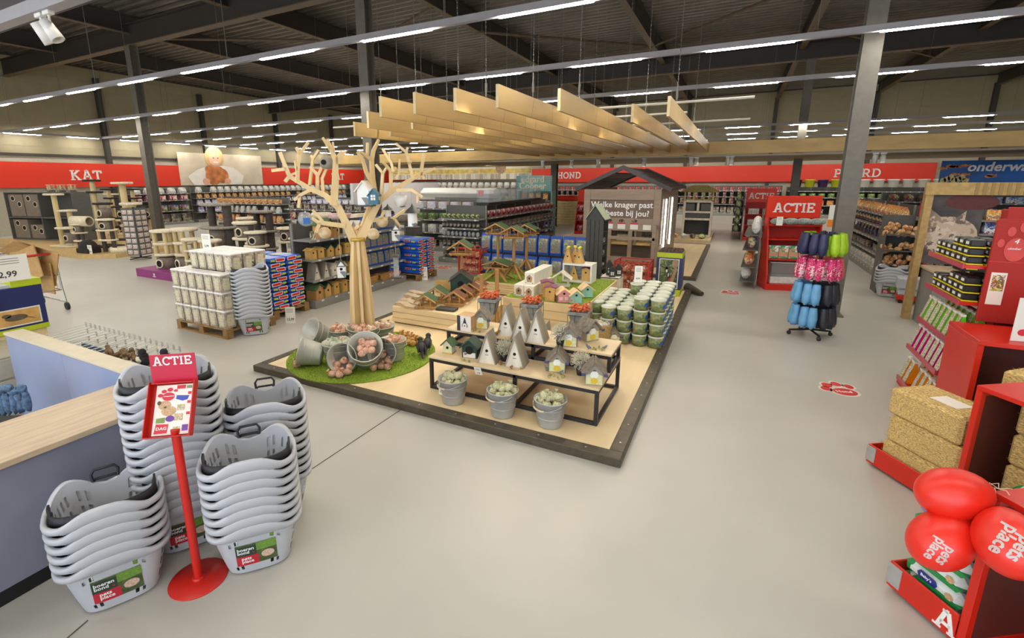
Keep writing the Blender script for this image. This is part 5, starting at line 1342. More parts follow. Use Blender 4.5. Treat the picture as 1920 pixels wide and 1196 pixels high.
b.tube([(-.27, -.21, .44), (-.32, -.21, .78), (-.32, .21, .78), (-.27, .21, .44)], .014, 8); b.build('backrest', mat('chair_dark', (60, 58, 56), rough=.6), t)
b = MB(); b.cyl((0, 0, .08), (0, 0, .4), .03)
for i in range(5): b.cyl((0, 0, .09), (.26 * math.cos(i * 1.257), .26 * math.sin(i * 1.257), .05), .015); b.sph((.26 * math.cos(i * 1.257), .26 * math.sin(i * 1.257), .028), .027, 0, 8, 6)
b.build('pedestal', M_pot, t)
p = G(2, 735, .70); t = thing('denim_jacket', 'light blue denim jacket hanging over the office chair', 'jacket', (p.x, p.y, 0))
b = MB(); random.seed(2)
for i in range(8):
    b.sph((-.10 + .02 * i, -.1 + .028 * i, .70 + random.uniform(-.02, .02)), (.035, .035, .03), 0, 8, 6, jit=.25)
    b.sph((-.08 + .02 * i, -.09 + .028 * i, .60), (.025, .03, .09), 0, 8, 6, jit=.25)
b.build('cloth', mat('denim', (96, 122, 150), rough=.9, var=.25, scale=40, bump=.5), t)
# wire hook rack on the back of the partition
M_wirew = mat('white_wire', (206, 204, 196), rough=.35, metal=.2, var=0)
t = thing('hook_rack', 'low rack with rows of white wire hooks behind the partition', 'rack', (0, 0, 0))
b = MB(); b.box(-5.62, -3.7, 1.735, 1.76, .05, .84); b.build('back_panel', M_frame, t)
b = MB(); b.box(-5.62, -3.7, 1.76, 2.2, .02, .12); b.build('base', M_frame, t)
for k, z in enumerate((.83, .76, .69)):
    for i in range(19):
        if k and i % 2: continue
        x = -5.5 + i * .085; b = MB(); b.cyl((x, 1.765, z), (x, 2.14, z + .02), .0038, n=5); b.cyl((x, 2.14, z + .02), (x, 2.14, z + .045), .0038, n=5); b.bbox(x - .014, x + .014, 2.142, 2.148, z - .01, z + .04, .002); b.build('hook', M_wirew, t)
pk = MB(); pk.bbox(-.045, .045, -.006, .006, -.15, 0, .003); pkm = pk.mesh('blue_pack', blotch('blue_card_pack', [(70, 110, 150), (120, 140, 160), (60, 50, 46), (100, 130, 160)], 40, .4, .2, stretch=(1, 1, .4)))
for i in range(14):
    a = G(150, 650, .8); x = a.x - .08 + (i % 7) * .055; drop(pkm, 'hanging_pack', (x, 1.83 + .03 * (i // 7) * 3, .80), (0, 0, .05), 'blue hanging pack on the white wire hooks behind the partition', 'pack', 'blue packs on the wire hooks')
plush = bird('plush_bird', 'x', .17, mat('plush_brown', (120, 96, 66), rough=1, var=.25, scale=60), mat('plush_cream', (206, 190, 150), rough=1, var=.1), cat='toy bird', legs=False)
random.seed(8)
spots = [(205, 662), (222, 668), (232, 664), (240, 670), (250, 672), (246, 664), (258, 676), (228, 674), (285, 690)]
for i, (u, v) in enumerate(spots):
    p = G(u, v, .84); put(plush, (p.x, max(p.y, 1.82), .80), random.uniform(-.5, .5) + (PI if i % 3 == 0 else 0), 'brown plush bird in the row behind the partition, %s from the left' % NUM[i])
mg = bird('plush_bird', 'x', .26, mat('plush_black', (36, 36, 38), rough=1, var=.15), mat('plush_pale', (196, 186, 160), rough=1), cat='toy bird', up=.9, legs=False)
p = G(268, 688, .84); put(mg, (p.x, max(p.y, 1.82), .80), -1.9, 'black plush magpie standing left of the ACTIE sign')
p = G(308, 686, .84); put(mg, (p.x, max(p.y, 1.85), .80), .2, 'black plush magpie looking right above the ACTIE sign')
# ---------------------------------------------------------------- wild bird food display at the left edge
XD = -6.35
pa = GX(94, 612, XD); pt = GX(71, 520, XD)
ya = pa.y; zt = pt.z
t = thing('food_display', 'navy and lime display of bird food tins with two bird pictures, left edge', 'display stand', (XD, 0, 0))
z0d = pa.z; Hd = zt - z0d
b = MB(); b.bbox(-.75, 0, ya - 1.5, ya, z0d + .1 * Hd, zt - .07, .004); b.build('body', M_navy, t)
b = MB(); b.bbox(-.752, .002, ya - 1.5, ya + .002, z0d, z0d + .1 * Hd - .001, .004); b.bbox(-.2, .004, ya - .24, ya + .004, zt - .07, zt, .003); b.build('lime_bands', M_lime, t)
b = MB(); b.box(-.7, -.02, ya - 1.45, ya - .05, zt - .069, zt - .04); b.build('top_tray', mat('tray_white', (196, 196, 206), rough=.4), t)
b = MB(); b.bbox(-.74, -.02, ya - 1.48, ya - .02, 0, z0d - .001, .004); b.build('wooden_base', M_crate, t)
za_, zb2 = z0d + .14 * Hd, z0d + .47 * Hd; zc_ = (za_ + zb2) / 2; q_ = (zb2 - za_) / .27
for k, (y0_, y1_, nm, m_) in enumerate([(ya - .45, ya - .05, 'robin_picture', mat('pic_amber', (206, 160, 90), rough=.5, var=.15, scale=6)), (ya - .90, ya - .49, 'tit_picture', blotch('pic_green', [(80, 110, 60), (110, 140, 80), (60, 90, 50)], 8, .5, .5))]):
    b = MB(); b.box(.001, .006, y0_, y1_, za_, zb2); fr = b.build('picture_border', mat('paper_white', (0, 0, 0)), t)
    b = MB(); b.box(.0065, .009, y0_ + .012, y1_ - .012, za_ + .013, zb2 - .013); b.build(nm, m_, t)
    cy_ = (y0_ + y1_) / 2; RX = Matrix.Rotation(PI / 2, 4, 'Z')
    bb = MB(); bb.prism(ell(cy_, zc_, .09, .05 * q_, 14), -.012, -.0095, M=RX); bb.prism(ell(cy_ - .07, zc_ + .045 * q_, .038, .03 * q_, 12), -.012, -.0095, M=RX); bb.prism([(cy_ + .05, zc_), (cy_ + .15, zc_ - .06 * q_), (cy_ + .12, zc_ - .03 * q_)], -.012, -.0095, M=RX)
    bb.build('picture_bird', mat('pic_bird%d' % k, ((96, 84, 66), (206, 180, 50))[k], rough=.6, var=.1), t)
tn = MB(); tn.lathe([(0, 0), (.034, 0), (.034, .06), (0, .06)], 10); tnm = tn.mesh('food_jar', blotch('jar_small', [(50, 40, 70), (90, 60, 80), (110, 120, 60), (60, 70, 90)], 60, .4))
for k in range(3):
    zz = z0d + (.52 + k * .13) * Hd
    b = MB(); b.box(.0, .1, ya - 1.4, ya - .42, zz, zz + .008); b.build('shelf', M_lime, t)
    for i in range(12): drop(tnm, 'food_jar', (XD + .05, ya - .47 - i * .075, zz + .009), (0, 0, i), 'small jar on the shelves of the navy bird food display', 'jar', 'jars on the navy display')
p = GX(12, 500, XD + .05); price_card((XD + .02, GX(10, 500, XD).y, zt), PI / 2, .34, .26, 'large white price card standing on the navy bird food display', '2,99', ts=.24)
# shopping trolley with flattened cartons
w = G(112, 583, 0); t = thing('shopping_trolley', 'steel wire shopping trolley loaded with cardboard, left of the aisle', 'trolley', (w.x, w.y, 0))
b = MB(); r = .009
def rect(x0, x1, y0, y1, z): return [(x0, y0, z), (x1, y0, z), (x1, y1, z), (x0, y1, z)]
for z in (.35, .62, .98): b.tube(rect(-1.0, -.1, -.45, .12, z), r, 6, closed=True)
for i in range(8): b.tube([(-1.0 + i * .128, -.45, .35), (-1.0 + i * .128, -.45, .98)], .003, 4); b.tube([(-1.0 + i * .128, .12, .35), (-1.0 + i * .128, .12, .98)], .003, 4)
for i in range(10): b.tube([(-1.0 + i * .1, -.45, .35), (-1.0 + i * .1, .12, .35)], .003, 4)
for y in (-.45, .12): b.tube([(-.1, y, .98), (-.06, y, .4), (0, y, .14)], .012, 7); b.tube([(-1.0, y, .98), (-1.0, y, .35), (-.95, y, .14), (0, y, .14)], .012, 7)
b.build('wire_cage', mat('chrome_wire', (176, 172, 160), rough=.25, metal=.8, var=0), t)
for x in (0, -.95):
    for y in (-.45, .12): b = MB(); b.cyl((x, y - .02, .065), (x, y + .02, .065), .065, n=18); b.build('wheel', M_pot, t)
b = MB(); b.cyl((-.08, -.45, 1.0), (-.08, .12, 1.0), .018); b.build('handle', M_redw, t)
M_kraft = mat('cardboard', (184, 146, 92), rough=.8, var=.06)
for i, (x, y, rz, rx, ry, w_, h_, lab) in enumerate([(-.5, -.1, .5, .1, .35, .8, .62, 'large flattened cardboard box leaning in the trolley, with a white label'), (-.3, -.2, .2, -.1, -.3, .7, .55, 'folded cardboard sheet leaning right in the trolley'), (-.35, .0, .1, 0, .05, .5, .55, 'cardboard sheet standing low in the trolley')]):
    c = thing('cardboard_box', lab, 'box', (w.x + x, w.y + y, .55 if i < 2 else .3)); b = MB(); M_ = T(rz=rz, rx=rx, ry=ry); b.bbox(-w_ / 2, w_ / 2, -.012, .012, 0, h_, .003, M=M_); b.add([(-w_ / 2, 0, h_), (w_ / 2 - .1, 0, h_), (w_ / 2 - .15, -.18, h_ + .1), (-w_ / 2, -.15, h_ + .08)], [(0, 1, 2, 3)], 0, M=M_); b.build('carton', M_kraft, c)
    if i == 0: b = MB(); b.box(-.05, .12, -.016, -.013, h_ * .65, h_ * .85, M=M_); b.build('white_label', mat('paper_white', (0, 0, 0)), c)
# ================================================================ right hand side: red promotion shelving
M_redp = mat('red_shelf_paint', (204, 36, 18), rough=.35, var=.02); M_redd = mat('red_panel_fabric', (168, 30, 18), rough=.6, var=.04, scale=60); M_rail = mat('price_rail', (186, 70, 90), rough=.3, var=0)
M_straw = mat('straw', (206, 174, 110), rough=.9, var=.28, scale=70, bump=1.0, stretch=(1, 1, 2.5))
EX = Vector((.565, -.825)); NX = Vector((.825, .565)); AG = math.atan2(EX.y, EX.x)
def unit_frame(o, lab, L, D, H, panels, slab_from=0.0, base=True, name='promotion_shelf', sl_h=.03):
    """red bay: base tray, upright panels across it and a top board; local x runs along the front, y goes inwards"""
    t = thing(name, lab, 'shelf unit', (o[0], o[1], 0), AG)
    if base:
        b = MB(); b.bbox(0, L, 0, D, .02, .05, .003); b.bbox(0, (panels[0] if name == 'promotion_shelf' and L > 1.2 else L), -.012, 0, .02, .17, .003); b.bbox(0, .012, 0, D, .05, .17, .003); b.build('base_tray', M_redp, t)
        b = MB(); b.box(-.004, .07, -.016, -.0125, .04, .16); b.build('label_holder', mat('label_silver', (176, 176, 172), rough=.3, metal=.3), t)
    for x in panels:
        b = MB(); b.bbox(x, x + .035, 0.001, D, .0, H - sl_h, .002); b.build('upright_panel', M_redp, t)
        b = MB(); b.box(x + .0351, x + .037, .035, D - .02, .06, H - sl_h - .03); b.box(x - .002, x - .0001, .035, D - .02, .06, H - sl_h - .03); b.build('panel_liner', mat('brown_liner', (84, 34, 24), rough=.6, var=.05), t)
    b = MB(); b.bbox(slab_from, L, 0, D, H - sl_h + .001, H, .002); b.build('top_board', M_redp, t)
    return t
# nearest unit with the puppy pads and the balloons
O3 = (.945, 2.985)
u3 = unit_frame(O3, 'nearest red promotion shelf with puppy pads and a top board, lower right corner', 1.25, .62, .84, [.34, 1.1], .34)
lt, lw = slab('A', .11, .003); b = MB(); b.merge(lt, T(.245, -.0125, .035)); b.build('lettering', mat('letter_white', (0, 0, 0)), u3)
M_pad = mat('pad_pack_white', (214, 220, 214), rough=.3, var=.05); M_padg = mat('pad_pack_green', (30, 132, 62), rough=.3, var=.05); M_padb = mat('pad_pack_blue', (34, 50, 130), rough=.3, var=.03)
def loc3(o, x, y, z): return (o[0] + EX.x * x + NX.x * y, o[1] + EX.y * x + NX.y * y, z)
def pad():
    t = thing('puppy_pad_pack', 'x', 'pack'); b = MB()
    b.bbox(-.14, .14, -.24, .24, .004, .085, .03); b.build('film', M_pad, t)
    b = MB(); b.bbox(-.142, -.09, -.242, .242, .012, .082, .02); b.prism([(-.09, .004), (.12, .004), (.141, .03), (.0, .03)], -.2425, .2425); b.build('green_band', M_padg, t)
    b = MB(); b.prism([(-.06, .035), (.02, .03), (.03, .05), (.02, .07), (-.055, .075), (-.07, .055)], -.2445, -.2428); b.build('brand_patch', M_padb, t)
    b = MB(); b.merge(words('Baby\'s', .022, .0006, .02), T(-.052, -.2448, .046)); b.build('lettering', mat('letter_white', (0, 0, 0)), t)
    b = MB(); b.prism(ell(.085, .045, .02, .018, 12), -.2445, -.2428); b.build('puppy_print', M_dog, t)
    b = MB(); b.bbox(-.03, .13, -.2, .2, .0855, .087, .0005); b.build('window_print', mat('pad_grey_print', (150, 166, 180), rough=.4, var=.3, scale=60, stretch=(9, 1, 1)), t)
    return t
pd = pad()
for i in range(5):
    put(pd, loc3(O3, .17 + (.006 if i % 2 else -.006), .27, .052 + i * .09), AG + random.uniform(-.03, .03), 'white and green puppy pad pack, %s from the bottom of the nearest red shelf' % NUM[i])
bp = thing('blue_pad_pack', 'blue and white pack on top of the puppy pads behind the balloons', 'pack', loc3(O3, .15, .24, .052 + .45), AG + .05)
b = MB(); b.bbox(-.13, .13, -.2, .2, .002, .07, .025); b.build('film', mat('pad_lilac', (130, 134, 190), rough=.3, var=.1), bp); b = MB(); b.bbox(-.133, .133, -.203, .203, .045, .073, .012); b.build('blue_top', M_padb, bp)
for k, (x, y, z, rz, lab) in enumerate([(.2, .5, .50, .3, 'green and white pack leaning behind the balloons against the red board'), ]):
    put(pd, loc3(O3, x, y, z), AG + rz, lab)
# balloons tied to the board corner
M_bal = mat('balloon_red', (226, 40, 22), rough=.38, var=0, spec=.6)
tie = loc3(O3, .34, 0.03, .845)
def balloon(ctr, R, tie, lab, txt=None, tw=.08, roll=0, lift=0.0):
    ctr = Vector(ctr); tie = Vector(tie); d = (tie - ctr).normalized(); L = R * 1.28
    M_ = Matrix.Translation(ctr) @ d.to_track_quat('Z', 'Y').to_matrix().to_4x4()
    t = thing('balloon', lab, 'balloon'); b = MB(); prof = []
    for i in range(23):
        a = -PI / 2 + PI * i / 22; r = R * math.cos(a); z = L * math.sin(a)
        if z > 0: z *= 1.12; r *= (1 - .10 * (z / L) ** 2)
        prof.append((max(r, .0), z))
    b.lathe(prof, 40, M=M_, cap=False); b.build('skin', M_bal, t)
    b = MB(); b.lathe([(.004, L * 1.11), (.006, L * 1.13), (.016, L * 1.2)], 10, M=M_, cap=False); b.build('knot', M_bal, t)
    if txt:
        to_cam = (Vector((0, 0, CAM_H)) - ctr).normalized()
        ax = to_cam.copy()
        me = MB(); me.merge(words(txt, tw, .0006, .03, 'CENTER', 1.0, 0, .75))
        # wrap the lettering on the skin
        ca, sa = math.cos(math.radians(roll)), math.sin(math.radians(roll))
        ux = (r_ * ca + d_ * sa); ux = (ux - ax * ux.dot(ax)).normalized(); uz = ax.cross(ux)
        Mi = M_.inverted(); vs = []
        for (x, y, z) in me.v:
            p0 = ctr + ux * (x) + uz * (z + tw * .2) + ax * R * 3 + Vector((0, 0, lift))
            o = Mi @ p0; q = Mi.to_3x3() @ (-ax)
            S3 = Vector((1 / R, 1 / R, 1 / L)); oo = Vector((o.x * S3.x, o.y * S3.y, o.z * S3.z)); qq = Vector((q.x * S3.x, q.y * S3.y, q.z * S3.z))
            A_ = qq.dot(qq); B_ = 2 * oo.dot(qq); C_ = oo.dot(oo) - 1.03; D_ = max(0, B_ * B_ - 4 * A_ * C_); s_ = (-B_ - math.sqrt(D_)) / (2 * A_)
            vs.append(tuple(p0 + (-ax) * s_))
        me.v = vs; me.build('lettering', mat('letter_white', (0, 0, 0)), t)
    return t
def at_px(u, v, dist):
    d = ray(u, v).normalized(); return Vector((0, 0, CAM_H)) + d * dist
dT = (Vector(tie) - Vector((0, 0, CAM_H))).length
balloon(at_px(1786, 926, dT - .12), .112, tie, 'red balloon without writing, uppermost of the three at the lower right')
balloon(at_px(1764, 1013, dT - .14), .11, tie, 'red balloon at the lower left of the three, writing at its lower edge', 'pets\nplace', .05, 127, -.055)
balloon(at_px(1892, 1018, dT - .19), .112, tie, 'red balloon at the right of the three, with white slanting writing', 'pets\nplace', .062, 127)
t = thing('string', 'pale string tied round the red board corner holding the balloons', 'string', tie)
b = MB(); random.seed(4)
for i in range(5):
    a = i * 1.3; b.tube([(0, 0, 0), (.03 * math.cos(a), .03 * math.sin(a), .012), (.06 * math.cos(a + .5), .05 * math.sin(a + .5), .0 - .01 * i)], .0022, 5)
b.build('twine', mat('twine', (206, 180, 150), rough=.9), t)
# second unit with straw bales
O2 = (1.455 - EX.x * .6, 3.9 - EX.y * .6)
u2 = unit_frame(O2, 'middle red promotion shelf with straw bales and a tall upright panel', 1.15, .52, .93, [.6, 1.1], .6)
def bale():
    t = thing('straw_bale', 'x', 'straw bale'); b = MB(); random.seed(12); n = 10
    b.bbox(-.25, .25, -.17, .17, 0, .205, .02); b.build('straw_block', M_straw, t)
    b = MB()
    for i in range(260):
        f = random.randrange(3); x, y, z = random.uniform(-.24, .24), random.uniform(-.16, .16), random.uniform(.01, .2)
        if f == 0: y = -.171
        elif f == 1: x = -.251 if random.random() < .5 else .251
        else: z = .206
        d = Vector((random.gauss(0, 1), random.gauss(0, 1) if f else 0, random.gauss(0, .3) if f < 2 else 0)).normalized() * .02
        b.cyl((x - d.x, y - d.y, z - d.z), (x + d.x, y + d.y, z + d.z), .0012, n=3, caps=False)
    b.build('loose_straws', M_straw, t)
    b = MB(); b.box(-.05, .13, -.08, .06, .2062, .2075); b.build('paper_label', mat('paper_cream', (0, 0, 0)), t)
    return t
bl = bale()
for i in range(3): put(bl, loc3(O2, .32 + (.0, .015, -.01)[i], .19, .052 + i * .209), AG, 'straw bale, %s of the front pile on the middle red shelf' % ('bottom', 'middle', 'top')[i])
O2b = (O2[0] + .26, O2[1] + .52)
for i in range(4): put(bl, (2.12, 4.62, .02 + i * .209), AG + PI / 2 + .15, 'straw bale, %s from the bottom of the rear pile behind the front bales' % NUM[i])
for i in range(4): put(bl, (1.97, 3.92, .02 + i * .209), AG + PI / 2, 'straw bale, %s from the bottom of the pile right of the upright red panel' % NUM[i])
# further frame with a sign on it
t = thing('promotion_shelf', 'red shelf with an empty dark bay and a white price sign on its top board', 'shelf unit', (0, 0, 0))
b = MB(); b.bbox(1.78, 3.0, 4.88, 5.5, .93, .965, .003); b.build('top_board', M_redp, t)
b = MB(); b.bbox(1.78, 1.82, 4.9, 5.5, 0, .929, .003); b.build('side_panel', M_redp, t)
b = MB(); b.bbox(1.86, 2.95, 5.3, 5.33, .0, .929, .003); b.build('back_panel', mat('brown_liner', (0, 0, 0)), t)
b = MB(); b.bbox(2.42, 2.46, 4.9, 5.29, 0, .929, .003); b.build('divider', M_redp, t)
ps = thing('price_sign', 'white sign with red paw print standing on the red top board, right edge', 'sign', (1.99, 5.0, .966), .15)
b = MB(); b.box(0, .5, 0, .006, 0, .34); b.build('board', mat('paper_white', (0, 0, 0)), ps)
b = MB(); b.prism(ell(.2, .06, .09, .055), -.003, -.0005)
for x, z, r in ((.06, .07, .03), (.1, .13, .035), (.19, .15, .036), (.28, .13, .035)): b.prism(ell(x, z, r, r * .9, 12), -.003, -.0005)
b.build('paw_print', M_pawr, ps)
b = MB(); b.merge(words('PRIJS', .05, .001, .02), T(.12, -.0035, .04)); b.build('lettering', mat('letter_white', (0, 0, 0)), ps)
b = MB()
for i in range(3): b.box(.05, .4, -.002, 0, .29 - i * .025, .297 - i * .025)
b.build('print_lines', mat('print_grey', (0, 0, 0)), ps)
# treat rack: tiers of standing pouches facing the aisle
RX0, RY0, RY1 = 1.79, 5.60, 6.46
t = thing('treat_rack', 'red tiered rack of dog treat pouches facing the aisle', 'rack', (0, 0, 0))
tiers = [(.07, 1.77), (.44, 1.80), (.755, 1.84)]
b = MB(); b.bbox(1.765, 2.5, RY0, RY1, .0, .07, .004); b.build('base', M_redp, t)
for k, (z, x) in enumerate(tiers):
    if k: b = MB(); b.bbox(x, 2.3, RY0, RY1, z - .03, z, .003); b.build('shelf', M_redp, t)
    b = MB(); b.box(x - .012, x - .001, RY0, RY1, z - .03, z + .02); b.build('price_rail', M_rail, t)
b = MB(); b.bbox(2.06, 2.10, RY0, RY1, .07, 1.0, .003); b.build('back_panel', M_redd, t)
def tent(col, nm):
    q = thing('treat_pouch', 'x', 'treat pouch'); b = MB()
    b.prism([(-.055, 0), (.055, 0), (.008, .185), (-.008, .185)], -.035, .035); b.build('pouch', mat('pouch_' + nm, col, rough=.35, var=.04), q)
    b = MB(); b.add([(-.056, -.034, .006), (-.056, .034, .006), (-.012, .034, .183), (-.012, -.034, .183)], [(0, 1, 2, 3)]); b.build('printed_face', blotch('pouch_face_' + nm, [(226, 222, 200), (210, 200, 60), (206, 196, 170), (90, 90, 80), (226, 226, 220), (150, 120, 90)], 34, .35, .3), q)
    b = MB(); b.bbox(-.016, .012, -.033, .033, .186, .205, .002); b.build('hang_tab', mat('tab_white', (228, 226, 214), rough=.4, var=0), q)
    return q
cols3 = [((232, 140, 24), 'orange'), ((206, 0, 130), 'magenta'), ((110, 200, 30), 'green')]
for k, (z, x) in enumerate(tiers):
    q = tent(*cols3[k]); nn = 7
    for r in range(2):
        for i in range(nn):
            if k == 0 and i in (4,): continue
            put(q, (x + .07 + r * .125, RY0 + .05 + i * (RY1 - RY0 - .1) / (nn - 1), z + .001), random.uniform(-.08, .08), '%s dog treat pouch on the %s tier of the red rack, %s row' % (cols3[k][1], ('lowest', 'middle', 'top')[k], ('front', 'rear')[r]), '%s treat pouches, %s row' % (cols3[k][1], ('front', 'rear')[r]), 1.22)
# happy animal day panel
yP = 5.56; xl = GY(1848, 520, yP).x
t = thing('promotion_panel', 'large red promotion panel with a paw and Happy Dierendag in white script', 'sign', (xl, yP, 0))
ztp = GY(1868, 388, yP).z; zm1 = GY(1858, 412, yP).z
b = MB(); b.bbox(0, 1.5, 0, .03, .97, zm1, .004); b.build('board', M_redd, t)
b = MB(); b.bbox(.06, 1.5, .031, .05, .97, ztp, .004); b.build('top_band', M_redd, t)
b = MB(); b.box(0, 1.5, -.004, -.001, 1.5, 1.506); b.box(0, 1.5, -.004, -.001, 1.86, 1.864); b.build('seam_line', M_redp, t)
M_pawp = mat('paw_pale_red', (206, 70, 62), rough=.5, var=.05)
b = MB(); b.prism(ell(.14, 1.61, .07, .10), -.006, -.002)
for x, z, rx, rz_ in ((.045, 1.66, .022, .035), (.095, 1.76, .026, .04), (.165, 1.80, .027, .045), (.225, 1.73, .022, .036)): b.prism(ell(x, z, rx, rz_, 14), -.006, -.002)
b.build('paw_print', M_pawp, t)
for txt, x, z, s_ in (('Happy', .27, 1.66, .10), ('Dierendag', .24, 1.57, .10), ('Een dier voor leven', .25, 1.50, .038), ('4', .12, 1.66, .06), ('oktober', .09, 1.61, .028)):
    b = MB(); b.merge(words(txt, s_, .001, .0, 'LEFT', .9, .2), T(x, -.007, z)); b.build('lettering', mat('letter_white', (0, 0, 0)), t)
for x in (.03, .42):
    q = thing('treat_card', 'cream and yellow product card on the red promotion panel, %s one' % ('left' if x < .1 else 'right'), 'card', (xl + x, yP - .006, 1.13), 0)
    b = MB(); b.bbox(0, .1, 0, .004, 0, .28, .001); b.build('card', mat('paper_cream', (0, 0, 0)), q); b = MB(); b.bbox(.01, .09, -.002, -.0003, .12, .26, .0005); b.build('product_print', blotch('card_goods', [(206, 200, 70), (80, 90, 60), (170, 60, 50), (226, 220, 190)], 30, .4, .3), q)
# tins on side shelves
for k, (z, x0_) in enumerate(((1.12, 1.86), (1.45, 1.84))):
    t = thing('side_shelf', 'red side shelf of black tins, %s one left of the promotion panel' % ('lower', 'upper')[k], 'shelf', (0, 0, 0)); b = MB(); b.bbox(x0_, 2.3, 5.62, 6.5, z - .03, z, .003); b.build('board', M_redp, t); b = MB(); b.box(x0_ - .01, x0_ - .001, 5.62, 6.5, z - .035, z + .01); b.build('price_rail', M_rail, t)
t = thing('rack_back', 'red slotted back wall behind the tins', 'panel', (0, 0, 0)); b = MB(); b.bbox(2.31, 2.36, 5.62, 6.5, 0, 1.9, .003); b.build('board', M_redd, t)
tinp = thing('black_tin', 'x', 'tin'); b = MB(); b.bbox(-.055, .055, -.055, .055, .012, .072, .01); b.build('can', mat('tin_black', (26, 24, 24), rough=.4, var=0), tinp); b = MB(); b.bbox(-.056, .056, -.056, .056, .0, .0115, .002); b.build('yellow_band', mat('tin_yellow', (222, 206, 30), rough=.4, var=0), tinp)
b = MB(); b.box(-.0575, -.0555, -.03, .03, .03, .055); b.build('white_print', mat('letter_white', (0, 0, 0)), tinp)
for k, (z, x0_) in enumerate(((1.121, 1.86), (1.451, 1.84))):
    for i in range(6):
        for j in range(2):
            for h in range(3 if i < 3 else 2): put(tinp, (x0_ + .07 + j * .13, 5.70 + i * .13, z + h * .0735), 0, 'black tin with a yellow band on the %s red side shelf' % ('lower', 'upper')[k], 'black tins on the %s side shelf' % ('lower', 'upper')[k])
# ================================================================ floor stickers
def paw_sticker(u, v, s_, lab, rz=0.4):
    p = G(u, v, 0); t = thing('floor_sticker', lab, 'sticker', (p.x, p.y, 0), rz)
    def fl(name, polys, m, z):
        b = MB()
        for q in polys: b.hprism([(x * s_, y * s_) for x, y in q], z, z + .0008)
        b.build(name, m, t)
    toes = [(-.36, .02, .10, .13), (-.22, .26, .11, .15), (.04, .36, .11, .15), (.28, .24, .10, .14)]
    fl('white_edge', [ell(.02, -.12, .33, .28)] + [ell(a, b_, c + .05, d + .05, 14) for a, b_, c, d in toes], mat('sticker_white', (222, 216, 204), rough=.4, var=0), .0004)
    fl('red_pad', [ell(.02, -.12, .27, .22)], mat('sticker_red', (206, 46, 40), rough=.4, var=.03), .0014); fl('red_toes', [ell(a, b_, c, d, 14) for a, b_, c, d in toes], mat('sticker_red', (0, 0, 0)), .0014)
    b = MB(); b.merge(words('Hond', .16 * s_, .0004, .02, 'CENTER'), T(0, -.16 * s_, .0026, rx=-PI / 2)); b.build('lettering', mat('letter_white', (0, 0, 0)), t)
paw_sticker(1578, 731, .42, 'red paw floor sticker nearest the camera in the right aisle', .3)
paw_sticker(1372, 549, .42, 'red paw floor sticker in the middle of the right aisle', .3)
paw_sticker(832, 502, .5, 'red paw floor sticker left of the blue seed bags', .3)
paw_sticker(1078, 440, .5, 'far red paw floor sticker in the aisle by the light blue sign', .3)
# ================================================================ shop shelving helper
M_gon = mat('shelving_grey', (134, 134, 128), rough=.5, var=.03); M_gon_d = mat('shelving_dark', (92, 92, 88), rough=.55, var=.04); M_tick = mat('price_ticket', (222, 220, 210), rough=.5, var=0)
def gondola(lab, x, y, rz, L, levels, depth=.45, H=1.5, base_d=None, bays=None, mm=None, md=None):
    """shop shelving: local x along the front, front edge at y=0, back panel at y=depth"""
    t = thing('shelf_unit', lab, 'shelf unit', (x, y, 0), rz); mm = mm or M_gon; md = md or M_gon_d
    b = MB(); b.box(0, L, depth - .02, depth, 0, H); b.build('back_panel', md, t)
    bd = base_d if base_d is not None else 0.0
    b = MB(); b.bbox(0, L, -bd, depth - .021, .0, levels[0], .004); b.build('base', mm, t)
    n = bays or max(1, round(L / 1.25))
    b = MB()
    for i in range(n + 1):
        X = min(max(L * i / n, .015), L - .015); b.box(X - .015, X + .015, depth - .05, depth - .0205, levels[0], H + .01)
        k = levels[0] + .05
    b.build('uprights', mm, t)
    for z in levels[1:]:
        b = MB(); b.box(.0, L, .02, depth - .051, z - .022, z); b.box(.0, L, 0, .019, z - .035, z + .004)
        b.build('shelf', mm, t)
    b = MB()
    for z in levels:
        k = .15
        while k < L - .1: b.box(k, k + .06, -.004 - (bd if z == levels[0] else 0), -.0005 - (bd if z == levels[0] else 0), z - .03, z - .003); k += .33
    b.build('price_tickets', M_tick, t)
    return t
def lo(x, y, rz, lx, ly, z): return (x + lx * math.cos(rz) - ly * math.sin(rz), y + lx * math.sin(rz) + ly * math.cos(rz), z)
def row(proto, g, lx0, lx1, n, ly, z, lab, grp, cat='pack', jr=.12, skip=0.0, sc=None, rz0=0.0):
    """n copies along a shelf; proto is a mesh or a thing"""
    x, y, rz = g
    for i in range(n):
        if skip and random.random() < skip: continue
        lx = lx0 + (lx1 - lx0) * (i + .5) / n
        loc = lo(x, y, rz, lx, ly + random.uniform(-.01, .01), z)
        r = rz + rz0 + random.uniform(-jr, jr)
        if isinstance(proto, bpy.types.Mesh):
            o = drop(proto, proto.name.split('.')[0], loc, (0, 0, r), lab, cat, grp)
            if sc: o.scale = (sc * random.uniform(.9, 1.1), sc, sc * random.uniform(.9, 1.08))
        else: put(proto, loc, r, lab, grp, sc)
